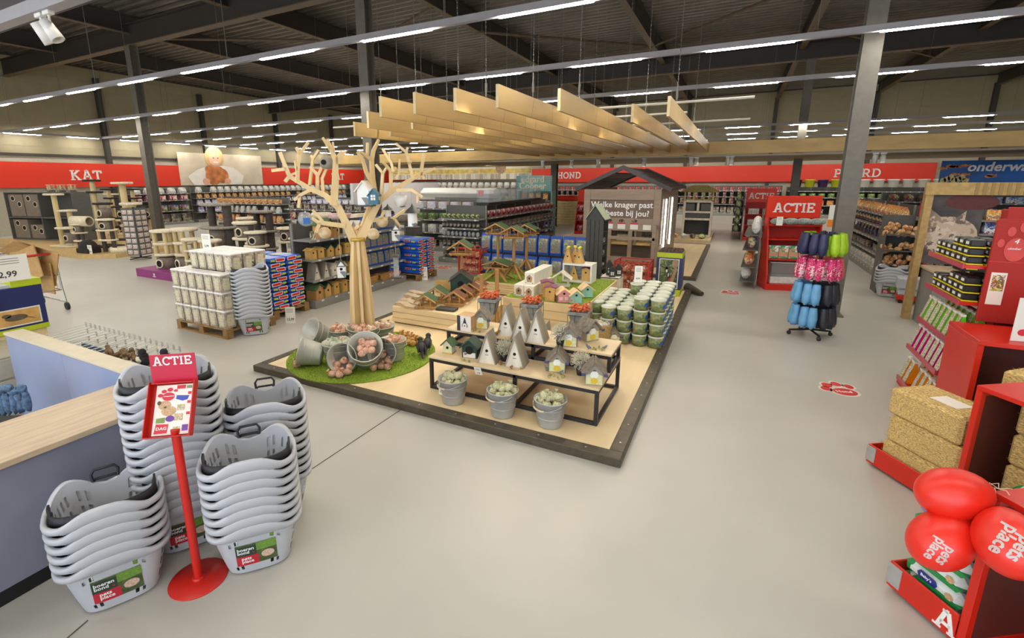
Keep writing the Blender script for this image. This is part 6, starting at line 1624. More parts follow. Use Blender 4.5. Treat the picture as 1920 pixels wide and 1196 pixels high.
PAL = {
 'pastel': [(220, 214, 210), (206, 190, 206), (230, 226, 220), (190, 176, 196), (226, 206, 190), (176, 190, 206)],
 'white': [(226, 222, 212), (206, 206, 200), (196, 190, 176), (232, 230, 224), (170, 176, 176)],
 'warm': [(220, 160, 60), (206, 110, 60), (230, 196, 110), (190, 80, 60), (226, 206, 170), (160, 110, 80)],
 'mix': [(190, 60, 50), (60, 90, 160), (210, 190, 90), (120, 150, 90), (200, 190, 180), (90, 60, 100), (60, 60, 60)],
 'dark': [(60, 54, 50), (96, 84, 72), (130, 116, 100), (40, 40, 44), (160, 150, 136)],
 'blue': [(50, 80, 160), (90, 120, 190), (160, 180, 206), (200, 60, 60), (220, 220, 220)],
 'green': [(110, 150, 70), (160, 190, 90), (70, 110, 60), (210, 210, 180), (90, 90, 60)],
 'lilac': [(176, 176, 206), (206, 206, 222), (150, 150, 190), (226, 226, 230)],
 'pinkred': [(190, 40, 60), (220, 160, 160), (226, 210, 200), (150, 30, 40), (90, 30, 60)],
}
GM = {k: blotch('goods_' + k, v, 14, .45, .25) for k, v in PAL.items()}
def goods(kind, w, d, h, name='food_pack', shape='box'):
    b = MB()
    if shape == 'box': b.bbox(-w / 2, w / 2, -d / 2, d / 2, 0, h, .008)
    elif shape == 'can': b.lathe([(0, 0), (w / 2, 0), (w / 2, h), (w / 2 * .9, h), (w / 2 * .9, h - .006), (0, h - .006)], 12, cap=False)
    elif shape == 'bag':
        for k in range(1): b.add([(-w / 2 * .9, -d / 2, 0), (w / 2 * .9, -d / 2, 0), (w / 2 * .9, d / 2, 0), (-w / 2 * .9, d / 2, 0), (-w / 2, -d / 2, h * .3), (w / 2, -d / 2, h * .3), (w / 2, d / 2, h * .3), (-w / 2, d / 2, h * .3), (-w / 2 * .92, -.01, h), (w / 2 * .92, -.01, h), (w / 2 * .92, .01, h), (-w / 2 * .92, .01, h)],
              [(3, 2, 1, 0), (0, 1, 5, 4), (1, 2, 6, 5), (2, 3, 7, 6), (3, 0, 4, 7), (4, 5, 9, 8), (5, 6, 10, 9), (6, 7, 11, 10), (7, 4, 8, 11), (8, 9, 10, 11)])
    elif shape == 'hang': b.bbox(-w / 2, w / 2, -.012, .012, -h, 0, .004); b.bbox(-w * .35, w * .35, -.03, .0, -h * .9, -h * .35, .01)
    elif shape == 'ball': b.sph((0, 0, h / 2), (w / 2, d / 2, h / 2), 0, 10, 7)
    elif shape == 'tub': b.lathe([(0, 0), (w * .42, 0), (w * .5, h * .9), (w * .53, h * .9), (w * .53, h), (0, h)], 14)
    return b.mesh(name, GM[kind])
# ================================================================ white tubs on a pallet
M_pallet = mat('pallet_wood', (150, 116, 70), rough=.8, var=.15, scale=9)
def pallet(lab, x, y, L, D, rz=0):
    t = thing('pallet', lab, 'pallet', (x, y, 0), rz); b = MB()
    for i in range(5): b.bbox(0, L, i * (D - .1) / 4, i * (D - .1) / 4 + .1, .122, .144, .002)
    for j in range(3): X = j * (L - .1) / 2; b.bbox(X, X + .1, 0, D, .1, .1215, .002)
    for j in range(3):
        for k in range(3): X = j * (L - .1) / 2; Y = k * (D - .1) / 2; b.bbox(X, X + .1, Y, Y + .1, .02, .0995, .002)
    for k in range(3): Y = k * (D - .1) / 2; b.bbox(0, L, Y, Y + .1, 0, .0195, .002)
    b.build('boards', M_pallet, t); return t
pallet('wooden pallet under the white tubs', -7.42, 4.02, 1.2, .82)
M_wtub = mat('white_tub', (214, 210, 200), rough=.35, var=.08, scale=16); M_wlid = mat('white_tub_lid', (228, 226, 220), rough=.35, var=0)
M_knob = blotch('dry_food', [(190, 178, 160), (170, 156, 136), (206, 196, 180), (150, 136, 120)], 34, .5, .1)
t = thing('food_bin', 'x', 'tub'); w = .19; h = .262
b = MB(); vs = [(sx * a, sy * a, z) for a, z in ((.078, 0), (.088, h - .03)) for sx, sy in ((-1, -1), (1, -1), (1, 1), (-1, 1))]
b.add(vs, [(3, 2, 1, 0), (4, 5, 6, 7)] + [(i, (i + 1) % 4, 4 + (i + 1) % 4, 4 + i) for i in range(4)]); b.build('tub', M_knob, t)
b = MB(); b.bbox(-.094, .094, -.094, .094, h - .03, h, .01); b.build('lid', M_wlid, t)
b = MB(); b.add([(-.05, -.0845, .03), (.05, -.0845, .03), (.05, -.089, h - .06), (-.05, -.089, h - .06)], [(0, 1, 2, 3)])
b.add([(.0845, -.05, .03), (.0845, .05, .03), (.089, .05, h - .06), (.089, -.05, h - .06)], [(0, 1, 2, 3)]); b.build('label', mat('tub_label', (214, 206, 176), rough=.5, var=.1, scale=40), t)
wt = t
for k in range(4):
    for i in range(6):
        for j in range(4):
            if k == 3 and j < 1: continue
            if 0 < i < 5 and 0 < j < 3 and k < 3: continue
            if k == 3 and i == 0: continue
            put(wt, (-7.32 + i * .197, 4.12 + j * .197, .146 + k * .2635), 0, 'white lidded tub of dry food, %s layer, %s from the left, %s row back' % (NUM[k], NUM[i], NUM[j]))
price_card(Vector((-6.95, 4.35, .147 + 4 * .2635)), .2, .16, .24, 'white price card standing on the white tubs', '5,99')
# ================================================================ blue bags on pallets
M_bb = mat('blue_bag', (40, 92, 196), rough=.28, var=.12, scale=7, bump=.15); M_bred = mat('bag_red', (206, 40, 34), rough=.3, var=0); M_blime = mat('bag_lime', (176, 196, 50), rough=.35, var=.1); M_bwht = mat('bag_white', (226, 226, 226), rough=.35, var=0)
t = thing('litter_bag', 'x', 'bag'); b = MB(); b.bbox(-.285, .285, -.165, .165, .002, .076, .034); b.build('film', M_bb, t)
b = MB(); b.prism([(-.11, .01), (.03, .02), (.0, .068), (-.12, .062)], .0, .0, M=T()); 
b = MB()
def xface(poly, x): return [(x, y, z) for y, z in poly]
b.add(xface([(-.14, .008), (.03, .012), (.045, .072), (-.14, .066)], .2862), [(0, 1, 2, 3)]); b.add([(-.1, -.1662, .02), (.06, -.1662, .02), (.08, -.1662, .062), (-.08, -.1662, .058)], [(0, 1, 2, 3)]); b.build('white_patch', M_bwht, t)
b = MB(); b.add(xface([(-.13, .018), (.022, .022), (.032, .062), (-.125, .056)], .2872), [(0, 1, 2, 3)]); b.add([(-.09, -.1672, .026), (.055, -.1672, .026), (.065, -.1672, .057), (-.075, -.1672, .053)], [(0, 1, 2, 3)]); b.build('red_patch', M_bred, t)
b = MB(); b.add(xface([(.05, .02), (.14, .03), (.13, .058), (.06, .055)], .2862), [(0, 1, 2, 3)]); b.add([(-.2, -.12, .0765), (-.05, -.14, .0765), (.0, .0, .0765), (-.15, .05, .0765)], [(0, 1, 2, 3)]); b.add([(.1, -.1662, .02), (.2, -.1662, .02), (.22, -.1662, .05), (.12, -.1662, .06)], [(0, 1, 2, 3)]); b.build('lime_patch', M_blime, t)
lbag = t
def bag_pile(x0, y0, nx, ny, layers, where, skipf=None):
    for k in range(layers):
        for i in range(nx):
            for j in range(ny):
                if 0 < k < layers - 1 and i < nx - 1 and j > 0: continue
                fl = 1 if (k + j) % 2 else -1
                put(lbag, (x0 + .3 + i * .585 + random.uniform(-.008, .008), y0 + .17 + j * .342, .146 + k * .0775), 0 + random.uniform(-.02, .02), 'blue printed bag, %s layer, %s, %s of the %s' % (NUM[k], ('left column', 'middle column', 'right column')[i], ('front row', 'middle row', 'back row')[j], where), None, (1, fl, 1))
pallet('wooden pallet under the near pile of blue bags', -7.62, 4.98, 1.2, .72)
bag_pile(-7.6, 4.98, 2, 2, 11, 'near blue pile')
pallet('wooden pallet under the far pile of blue bags', -7.3, 8.55, 1.2, .72)
bag_pile(-7.28, 8.55, 2, 2, 10, 'far blue pile')
p = G(545, 606, 0); price_card((p.x, p.y, 0), .6, .15, .26, 'white price card 12,99 leaning on the near blue bag pallet', '12,99', rx=-.15, ts=.34)
p = G(796, 525, 0); price_card((p.x, p.y, 0), .6, .14, .30, 'white price card leaning on the far blue bag pallet', '12,99', rx=-.12, ts=.3)
# round white cushion on the near pile
# ================================================================ bird house gondola on the left
GX0, GY0, GYE = -6.36, 5.78, 8.42
g = (GX0, GY0, PI / 2); LEV = [.14, .50, .86, 1.20]
gondola('grey shop shelving full of bird houses behind the wooden tree', *g, GYE - GY0, LEV, .48, 1.47)
gh = lambda nm, *a, **k: bird_house('bird_house', nm, *a, **k)
protoA = gh('x', .15, .14, .17, .03, M_ochre, M_ochre, hole=.22, hole_z=.7)
protoB = gh('x', .16, .15, .16, .07, M_ochre, M_dgreen, hole=.22)
protoC = gh('x', .18, .16, .15, .09, M_white_w, M_white_w, hole=.2)
protoD = gh('x', .19, .18, .17, .07, M_log, M_green_r, hole=.25)
WH = 'bird house, %s on the %s shelf of the left bird house shelving'
# bottom shelf
for i, (pr, y, lab) in enumerate([(protoD, .14, 'dark-roofed'), (protoB, .36, 'green-roofed ochre'), (protoA, .58, 'ochre'), (protoA, .80, 'ochre pointed'), (protoB, 1.02, 'green-roofed')]):
    put(pr, lo(*g, y, .14, LEV[0] + .001), PI / 2 + .2, (lab + ' ' + WH) % (NUM[i], 'bottom'), None, 1.15)
for i, (pr, y, lab) in enumerate([(af, .14, 'pale A-frame'), (af, .36, 'pale A-frame'), (protoC, .58, 'white'), (protoC, .80, 'white gabled'), (protoA, 1.02, 'ochre'), (protoA, 1.2, 'ochre')]):
    put(pr, lo(*g, y, .14, LEV[1] + .001), PI / 2 + .1, (lab + ' ' + WH) % (NUM[i], 'second'), None, .92)
for i, (pr, y, lab) in enumerate([(protoA, .12, 'ochre'), (protoA, .30, 'ochre'), (protoB, .52, 'dark'), (protoB, .72, 'green-roofed'), (hy, .95, 'yellow-roofed'), (protoA, 1.15, 'ochre')]):
    put(pr, lo(*g, y, .14, LEV[2] + .001), PI / 2, (lab + ' ' + WH) % (NUM[i], 'third'), None, .95)
for i, (pr, y, lab) in enumerate([(protoD, .50, 'large green-roofed'), (protoD, .74, 'small green-roofed'), (protoC, 1.15, 'white'), (protoC, 1.35, 'white')]):
    put(pr, lo(*g, y, .2, LEV[3] + .001), PI / 2 + .3, (lab + ' ' + WH) % (NUM[i], 'top'), None, (1.4 if i == 0 else 1.0))
q = MB(); q.bbox(-.06, .06, -.004, .004, 0, .15, .002); drop(q.mesh('framed_card', blotch('card_small', [(226, 222, 206), (120, 130, 90), (150, 140, 120)], 30, .5)), 'framed_card', lo(*g, .16, .1, LEV[3]), (0, 0, PI / 2), 'small framed card at the near end of the top bird house shelf', 'card', None)
for k in (2, 1):
    row(blue, g, 1.45, 2.62, 6, .16, LEV[k] + .001, 'blue bird seed bag at the far end of the %s shelf behind the tree' % ('third', 'second')[2 - k], 'seed bags on the %s shelf' % ('third', 'second')[2 - k], sc=.72)
row(blue, g, 1.5, 2.62, 7, .2, LEV[3] + .001, 'blue bird seed bag on the top shelf behind the tree', 'seed bags on the top shelf', sc=.68)
m_ = MB(); m_.bbox(-.13, .13, -.1, .1, 0, .035, .004); wm = m_.mesh('wooden_tray', M_log)
for k in range(4): row(wm, g, 1.5, 2.2, 2, .18, LEV[0] + .001 + k * .037, 'flat log tray stacked at the far end of the bottom shelf', 'log trays on the bottom shelf', 'tray')
row(lump_me['o1'], g, 2.2, 2.6, 5, .16, LEV[0] + .001, 'treat bag at the far end of the bottom shelf', 'treat bags on the bottom shelf', 'treat bag', sc=1.6)
# ================================================================ hanging things in the tree
M_dotw = blotch('white_spotted_enamel', [(226, 226, 220), (226, 226, 220), (226, 226, 220), (120, 124, 126), (226, 226, 220), (226, 226, 220)], 17, .4)
def hang(name, lab, u, v, dz_cord, build, cat, dist=0.0, scale=1.0, rz=0.0):
    """hangs from a branch: position given where the thing is seen, at the depth of the tree"""
    d = ray(u, v); k = (TP.dot(tv) + dist) / d.dot(tv); p = d * k + Vector((0, 0, CAM_H))
    t = thing(name, lab, cat, p, math.atan2(tr.y, tr.x) + rz); build(t)
    b = MB(); b.cyl((0, 0, .0), (0, 0, dz_cord), .0025, n=5, caps=False); b.build('cord', M_twine if 'M_twine' in globals() else MATS['twine'], t); t.scale = (scale,) * 3; return t
M_twine = MATS['twine']; M_dkroof = mat('zinc_dark_roof', (70, 70, 66), rough=.5, metal=.3, var=.1); M_coco = mat('cream_coconut', (214, 190, 150), rough=.7, var=.1, scale=20); M_gbrown = mat('grey_pottery', (150, 142, 128), rough=.7, var=.08)
def lantern_f(t):
    b = MB(); b.lathe([(.0, -.16), (.075, -.16), (.075, -.155), (.05, -.15)], 20); b.build('tray', M_dkroof, t)
    b = MB(); b.lathe([(.05, -.15), (.05, .0)], 20); b.build('spotted_body', M_dotw, t)
    b = MB(); b.lathe([(.085, -.01), (.06, .02), (.02, .05), (.006, .075), (0, .09)], 20); b.build('roof', M_dkroof, t)
def spotted_house(t):
    b = MB(); b.prism([(-.05, -.2), (.05, -.2), (.05, -.06), (0, .0), (-.05, -.06)], -.05, .05); b.build('spotted_body', M_dotw, t)
    b = MB(); b.lathe([(.078, -.06), (.0, .04)], 4, M=T(rz=PI / 4)); b.build('roof', M_dkroof, t)
    b = MB(); b.cyl((0, -.052, -.09), (0, -.05, -.09), .018, n=14); b.build('entrance_hole', M_hole, t)
def coco(t):
    b = MB(); b.sph((0, 0, -.07), (.078, .078, .072), 0, 18, 12); b.build('ball', M_coco, t)
def grey_pot(t):
    b = MB(); b.lathe([(0, -.14), (.05, -.135), (.075, -.1), (.078, -.05), (.05, -.01), (0, 0)], 20); b.build('pot', M_gbrown, t)
    b = MB(); b.cyl((-.03, -.078, -.07), (-.03, -.06, -.07), .028, n=16); b.build('entrance_hole', M_hole, t)
def silo(t):
    b = MB(); b.lathe([(.055, -.01), (.05, .015), (0, .02)], 16); b.lathe([(0, -.3), (.07, -.3), (.07, -.285), (.03, -.28)], 16); b.build('cap_and_foot', M_dkroof, t)
    b = MB(); b.lathe([(.036, -.28), (.036, -.012)], 16); b.build('silo', glass('clear_silo', (200, 206, 200), .1, .35), t)
def blue_house(t):
    b = MB(); b.prism([(-.045, -.13), (.045, -.13), (.045, -.04), (0, .01), (-.045, -.04)], -.045, .045); b.build('body', mat('petrol_paint', (44, 104, 126), rough=.5), t)
    b = MB(); b.prism([(-.06, -.05), (0, .02), (.06, -.05), (.052, -.056), (0, .008), (-.052, -.056)], -.055, .055); b.build('roof', mat('petrol_paint', (0, 0, 0)), t)
    b = MB(); b.box(-.022, .022, -.048, -.046, -.09, -.04); b.box(.046, .048, -.02, .02, -.09, -.04); b.build('window_panes', mat('window_white', (0, 0, 0)), t)
    b = MB(); b.box(-.002, .002, -.0495, -.0482, -.09, -.04); b.box(-.022, .022, -.0495, -.0482, -.067, -.063); b.build('window_bars', mat('petrol_paint', (0, 0, 0)), t)
def white_house(t):
    b = MB(); b.prism([(-.06, -.2), (.06, -.2), (.06, -.05), (0, .02), (-.06, -.05)], -.06, .06); b.build('spotted_body', M_dotw, t)
    b = MB(); b.prism([(-.09, -.07), (0, .035), (.09, -.07), (.08, -.078), (0, .02), (-.08, -.078)], -.075, .075); b.build('roof', M_white_w, t)
    b = MB(); b.bbox(-.09, .09, -.08, .08, -.215, -.2, .003); b.build('tray', M_dkroof, t)
hang('hanging_feeder', 'white spotted lantern feeder with a dark pointed roof, hanging at the right of the tree', 773, 397, .2, lantern_f, 'bird feeder', -.1, 1.2)
hang('hanging_house', 'white spotted bird house hanging low left of the trunk on a long cord', 639, 490, .75, spotted_house, 'bird house', -.3, .95)
hang('hanging_house', 'white spotted bird house hanging right of the trunk on a cord', 741, 423, .1, spotted_house, 'bird house', .1, .95)
hang('hanging_ball', 'cream coconut ball hanging at the left of the trunk', 608, 426, .12, coco, 'feeder ball', 0)
hang('hanging_ball', 'cream coconut ball hanging right of the trunk, lower one', 699, 428, .12, coco, 'feeder ball', 0)
hang('hanging_ball', 'cream coconut ball hanging right of the trunk, upper one', 716, 405, .1, coco, 'feeder ball', .1)
hang('hanging_pot', 'round grey nesting pot with a black hole, hanging high in the tree', 612, 292, .16, grey_pot, 'nesting pot', 0, 1.1)
hang('hanging_silo', 'clear seed silo with dark ends hanging in front of the far blue pile', 742, 480, .42, silo, 'bird feeder', .3)
hang('hanging_house', 'petrol blue bird house with white windows in the fork of the tree', 701, 357, .06, blue_house, 'bird house', -.2, 1.25, -.3)
hang('hanging_house', 'large white spotted bird house left of the blue one in the tree', 684, 345, .05, white_house, 'bird house', 0, 1.25, -.4)
hang('hanging_pot', 'white spotted round pot hanging on the right limb of the tree', 751, 366, .1, lambda t: (MB().lathe([(0, -.14), (.05, -.13), (.075, -.06), (.07, 0), (.06, 0)], 18, cap=False).build('spotted_body', M_dotw, t)), 'nesting pot', 0, 1.1)
hang('hanging_feeder', 'clear dome feeder with a dark tray, hanging right of the petrol blue house', 727, 392, .1, lantern_f, 'bird feeder', .15, .8)
hang('hanging_pot', 'clear round feeder with a blue card, hanging at the far left of the tree', 572, 398, .12, lambda t: (MB().sph((0, 0, -.08), .09, 0, 16, 10).build('dome', glass('clear_dome', (190, 200, 206), .05, .35), t), MB().box(-.02, .06, -.1, -.095, -.13, -.06).build('blue_card', mat('clip_blue2', (40, 100, 170), rough=.5, var=0), t)), 'bird feeder', 0)
# ================================================================ cat trees
M_fleece = mat('cream_fleece', (220, 208, 180), rough=1, var=.1, scale=30, bump=.6); M_greyf = mat('grey_plush', (126, 116, 104), rough=1, var=.15, scale=30, bump=.5); M_dkf = mat('dark_plush', (46, 42, 40), rough=1, var=.15); M_sisal = mat('sisal_rope', (206, 186, 138), rough=.9, var=.12, scale=60, stretch=(1, 1, 6)); M_dsis = mat('dark_post', (74, 66, 60), rough=.9, var=.1); M_wplush = mat('grey_fur', (150, 142, 130), rough=1, var=.25, scale=40, bump=.6)
def cat_tree(lab, posts, decks, barrels=(), col=None, pc=None, base=None):
    """posts (x,y,z0,z1,r); decks (x,y,z,rx,ry,kind); barrels (x,y,z,r,h)"""
    t = thing('cat_tree', lab, 'cat tree'); col = col or M_fleece; pc = pc or M_sisal
    if base: b = MB(); b.bbox(-base[0] / 2, base[0] / 2, -base[1] / 2, base[1] / 2, 0, .04, .01); b.build('base', col, t)
    for x, y, z0, z1, r in posts: b = MB(); b.cyl((x, y, z0), (x, y, z1), r, n=12); b.build('post', pc, t)
    for x, y, z, rx, ry in decks:
        b = MB(); b.lathe([(0, z), (rx * .95, z), (rx, z + .02), (rx, z + .045), (rx * .93, z + .06), (0, z + .045)], 22, sy=ry / rx, M=T(x, y), cap=False); b.build('platform', col, t)
    for x, y, z, r, h in barrels:
        b = MB(); b.lathe([(0, z), (r, z), (r, z + h), (0, z + h)], 18, M=T(x, y)); b.build('den', M_greyf if col is not M_greyf else M_dkf, t)
        b = MB(); b.lathe([(.08, 0), (.105, .0), (.105, .03), (.08, .03)], 16, M=T(x, y - r * .93, z + h * .5, rx=PI / 2), cap=False); b.build('den_ring', M_fleece, t)
        b = MB(); b.cyl((x, y - r - .004, z + h * .5), (x, y - r + .03, z + h * .5), .082, n=16); b.build('den_opening', M_hole, t)
    return t
PP = G(260, 517, 0)
t = thing('purple_plinth', 'low purple display plinth under the cat trees, left of the white tubs', 'plinth', (PP.x, 6.05, 0)); b = MB(); b.bbox(0, 3.6, 0, 1.5, 0, .19, .004); b.build('box', mat('purple_paint', (142, 50, 118), rough=.5, var=.05), t)
b = MB()
for x in (.75, 1.75, 2.7): b.prism(ell(x, .10, .03, .03, 10), -.003, -.0005); b.box(x - .06, x + .06, -.003, -.0005, .045, .06)
b.build('white_logo', mat('letter_white', (0, 0, 0)), t)
PZ2 = .192
ct_small = cat_tree('x', [(-.16, -.12, 0, .85, .05), (.16, -.12, .3, .85, .05), (0, .16, 0, .85, .05)], [(0, 0, .3, .27, .24), (0, 0, .56, .27, .24), (0, 0, .85, .3, .27)], [(0, 0, 0, .22, .26)])
ct_big = cat_tree('x', [(-.2, 0, 0, 1.45, .085), (.25, .05, 0, 1.45, .1), (0, .25, .5, 1.45, .07)], [(0, 0, .42, .42, .34), (0, 0, .92, .46, .38), (0, 0, 1.45, .40, .34)], [(.02, -.05, .47, .2, .42), (.0, 0, 0, .26, .36)], M_wplush, M_dsis)
ct_mid = cat_tree('x', [(-.17, 0, 0, 1.1, .07), (.17, 0, 0, 1.1, .07)], [(0, 0, .4, .32, .26), (0, 0, .75, .34, .28), (0, 0, 1.12, .3, .26)], [(0, 0, .8, .19, .28)], M_fleece, M_dsis)
for pr, x, y, z, rz, s_, lab in [(ct_small, PP.x + .65, 6.45, PZ2, .2, 1.0, 'cream and grey cat tree with three decks, left end of the purple plinth'), (ct_small, PP.x + 1.2, 6.6, PZ2, -.1, 1.05, 'cream and grey cat tree with three decks, second on the purple plinth'),
        (ct_small, PP.x + 1.85, 6.4, PZ2, .3, .85, 'low cream and grey cat tree in front on the purple plinth'), (ct_small, PP.x + 2.45, 6.4, PZ2, .0, .85, 'low cream cat tree right of the other low one on the purple plinth'),
        (ct_big, PP.x + 1.7, 7.15, PZ2, .1, 1.0, 'large grey fur cat tree with a wide top deck on the purple plinth'), (ct_mid, PP.x + 2.7, 7.1, PZ2, .1, .95, 'dark-posted cat tree behind the low cream ones on the purple plinth'), (ct_mid, PP.x + 3.3, 6.9, PZ2, .4, .8, 'dark-posted cat tree at the right end of the purple plinth')]:
    put(pr, (x, y, z), rz, lab, None, s_)
# more cat trees behind the plinth
for k, (x, y, pr, s_, lab) in enumerate([(-11.2, 8.6, ct_big, .95, 'large grey cat tree behind the right end of the purple plinth'), (-10.0, 8.4, ct_mid, .9, 'cream cat tree behind the white tubs'), (-9.2, 8.0, ct_mid, .75, 'cream cat tree left of the bird house shelving'), (-12.6, 9.2, ct_mid, 1.0, 'cream cat tree right of the left grey column')]):
    put(pr, (x, y, .001), .3 * k, lab, None, s_)
# cat furniture platform on the far left
t = thing('cat_platform', 'low pale wooden platform with the tall sisal cat trees, far left', 'platform', (0, 0, 0)); b = MB(); b.hprism([(-24.5, 6.85), (-17.0, 6.75), (-16.1, 7.3), (-16.1, 9.0), (-17.9, 9.1), (-17.9, 10.8), (-24.5, 10.8)], 0, .12); b.build('deck', mat('platform_tan', (196, 166, 110), rough=.5, var=.05), t)
tall = cat_tree('x', [(-.2, 0, .04, 2.0, .07), (.22, .1, .04, 1.3, .06), (.0, .25, .04, 1.0, .06)], [(-.15, 0, .5, .3, .22), (.1, .05, .85, .28, .2), (.05, .05, 1.3, .32, .24), (-.15, 0, 1.65, .26, .2), (-.2, 0, 2.0, .28, .22)], [(.2, .0, .9, .17, .3)], M_dkf, M_sisal, (.8, .6))
tall2 = cat_tree('x', [(-.3, 0, .04, 1.75, .08), (.3, 0, .04, 1.2, .08)], [(-.3, 0, 1.75, .36, .25), (0, 0, .6, .42, .26), (.2, 0, 1.2, .32, .26)], [(.2, 0, .12, .2, .36)], M_fleece, M_sisal, (1.0, .6))
for pr, x, y, rz, s_, lab in [(tall, -18.3, 8.1, .1, 1.05, 'tall black and sisal cat tree with many decks, in the middle of the left platform'), (tall2, -19.6, 7.6, .2, .95, 'cream and sisal cat tree with a round top deck, left half of the left platform'),
        (tall2, -17.0, 8.3, -.2, 1.15, 'tall sisal cat tree at the right of the left platform'), (tall, -19.9, 9.3, .6, .9, 'black and sisal cat tree behind the cream one on the left platform'), (tall, -18.9, 9.6, .9, .9, 'black and sisal cat tree at the back of the left platform'),
        (ct_mid, -18.0, 7.3, .1, .7, 'small cream cat tree at the front of the left platform'), (ct_mid, -16.8, 7.5, .5, .85, 'dark-posted cat tree at the front right of the left platform'), (tall2, -21.9, 10.3, .2, .9, 'cream and sisal cat tree at the rear left of the platform')]:
    put(pr, (x, y, .121), rz, lab, None, s_)
tun = thing('play_tunnel', 'white and pink tube bed lying on top of a cat tree on the left platform', 'tunnel', (-17.9, 7.35, 1.02), .3); b = MB(); b.lathe([(.12, -.3), (.16, -.3), (.16, .3), (.12, .3)], 18, M=T(ry=PI / 2), cap=False); b.build('tube', M_fleece, tun)
t = thing('pet_carrier', 'black domed pet carrier on the front of the left platform', 'pet carrier', (-17.2, 7.12, .121), .1); b = MB(); b.sph((0, 0, .16), (.34, .2, .24), 0, 14, 8); b.bbox(-.3, .3, -.18, .18, 0, .14, .02); b.build('body', M_dkf, t)
t = thing('cat_bed', 'cream bone-shaped bed at the right front of the left platform', 'pet bed', (-16.45, 7.6, .121), .2); b = MB(); b.lathe([(0, 0), (.3, 0), (.32, .08), (.3, .16), (.2, .12), (0, .1)], 20, sy=.7, cap=False); b.build('cushion', M_fleece, t)
price_card((-16.85, 7.0, .121), .1, .2, .26, 'pale price card on the front edge of the left platform', '39,95')
t = thing('cat_tower_shelf', 'dark shelf unit holding grey cat boxes with round holes, far left', 'shelf unit', (-23.9, 7.6, .121), .25)
b = MB(); b.box(0, 3.2, .6, .64, 0, 1.74)
for z in (.0, .8, 1.7): b.bbox(0, 3.2, 0, .6, z, z + .04, .004)
for x in (0, 1.6, 3.17): b.bbox(x, x + .03, 0, .6, .041, 1.699, .003)
b.build('frame', M_gon_d, t)
for i, (x, z, w_, h_) in enumerate([(.1, .85, .7, .82), (.85, .85, .65, .82), (.1, .05, .7, .7), (.9, .05, .6, .5)]):
    c = thing('cat_box', 'grey plush cat box with round holes, %s of the far left shelf unit' % ('upper left', 'upper right', 'lower left', 'lower right')[i], 'cat box', lo(-23.9, 7.6, .25, x, .06, z + .121), .25)
    b = MB(); b.bbox(0, w_, 0, .5, 0, h_, .01); b.build('box', M_greyf, c)
    for j, (hx, hz) in enumerate(((.22, .8), (.5, .55), (.25, .25))[:2 if h_ < .9 else 3]):
        b = MB(); b.cyl((hx, -.006, hz * h_), (hx, .0, hz * h_), .1, n=18); b.build('hole_rim', M_fleece, c); b = MB(); b.cyl((hx, -.009, hz * h_), (hx, -.0065, hz * h_), .08, n=18); b.build('hole', M_hole, c)
for i in range(3):
    c = copy_tree(ct_small, lo(-23.9, 7.6, .25, 1.9 + i * .5, .3, 1.863), 0, 'small post toy on top of the far left shelf unit, %s from the left' % NUM[i]); c.scale = (.5, .5, .28)
# card carousel
cr_ = G(265, 486, 0); t = thing('card_rack', 'narrow black rotating rack of small cards, in front of the left platform', 'rack', (cr_.x, cr_.y, 0), .3)
b = MB(); b.cyl((0, 0, .05), (0, 0, 1.5), .03)
for i in range(4): a = i * PI / 2; b.cyl((0, 0, .06), (.35 * math.cos(a), .35 * math.sin(a), .05), .015)
b.build('stand', M_pot, t)
b = MB()
for i in range(4):
    a = i * PI / 2; b.box(-.2, .2, -.215, -.205, .15, 1.48, M=T(rz=a))
b.build('frame', M_gon_d, t)
cdm = MB(); cdm.box(-.075, .075, -.004, 0, 0, .14); cdm = cdm.mesh('pet_card', blotch('pet_card_print', [(214, 206, 196), (190, 150, 140), (150, 140, 130), (226, 222, 216)], 24, .4, .2))
for i in range(4):
    for j in range(8):
        for k in (-1, 1):
            a = .3 + i * PI / 2; lx, ly = k * .095, -.222
            o = drop(cdm, 'pet_card', (cr_.x + lx * math.cos(a) - ly * math.sin(a), cr_.y + lx * math.sin(a) + ly * math.cos(a), .18 + j * .162), (-.1, 0, a), 'small pale card in the narrow rotating rack', 'card', 'cards in the rotating rack')
# ================================================================ banners and murals
M_ban = mat('banner_red', (222, 48, 16), rough=.5, var=.01)
def banner(name, lab, p, rz, w, h, txt=None, tx=0, ts=.5, m=None):
    t = thing(name, lab, 'sign', p, rz); b = MB(); b.box(0, w, 0, .03, 0, h); b.build('board', m or M_ban, t)
    if txt:
        q, lw = slab(txt, ts, .03, .16); b = MB(); b.merge(q, T(tx, -.001, (h - ts) / 2)); b.build('lettering', mat('letter_white', (0, 0, 0)), t)
    return t
xw = XL + .25
def LY(u): return GX(u, 330, xw).y
zb0, zt0 = 1.98, 3.05
# the left wall faces +x, so local x runs along +y
banner('wall_banner', 'long red wall banner with the white word KAT, left wall', (xw, 1.0, zb0), PI / 2, LY(341) - 1.0, zt0 - zb0, 'KAT', LY(131) - 1.0, .44)
banner('wall_banner', 'second red wall banner with KAT, partly behind the wooden tree', (xw, LY(493), zb0), PI / 2, 40.9 - LY(493), zt0 - zb0, 'KAT', LY(621) - LY(493), .46)
banner('wall_banner', 'long red wall banner with the white words HOND and PAARD, back wall', (-14.0, YB - .28, 2.02), 0, GY(1750, 330, YB).x + 14.0, 1.0, 'HOND', GY(1047, 330, YB).x + 14.0, .46)
q, lw = slab('PAARD', .46, .03, .16); px_ = GY(1561, 330, YB).x; b = MB(); b.merge(q, T(px_, YB - .285, 2.27)); o = b.build('wall_letters', mat('letter_white', (0, 0, 0))); tag(o, 'white letters PAARD on the red banner at the right of the back wall', 'lettering')
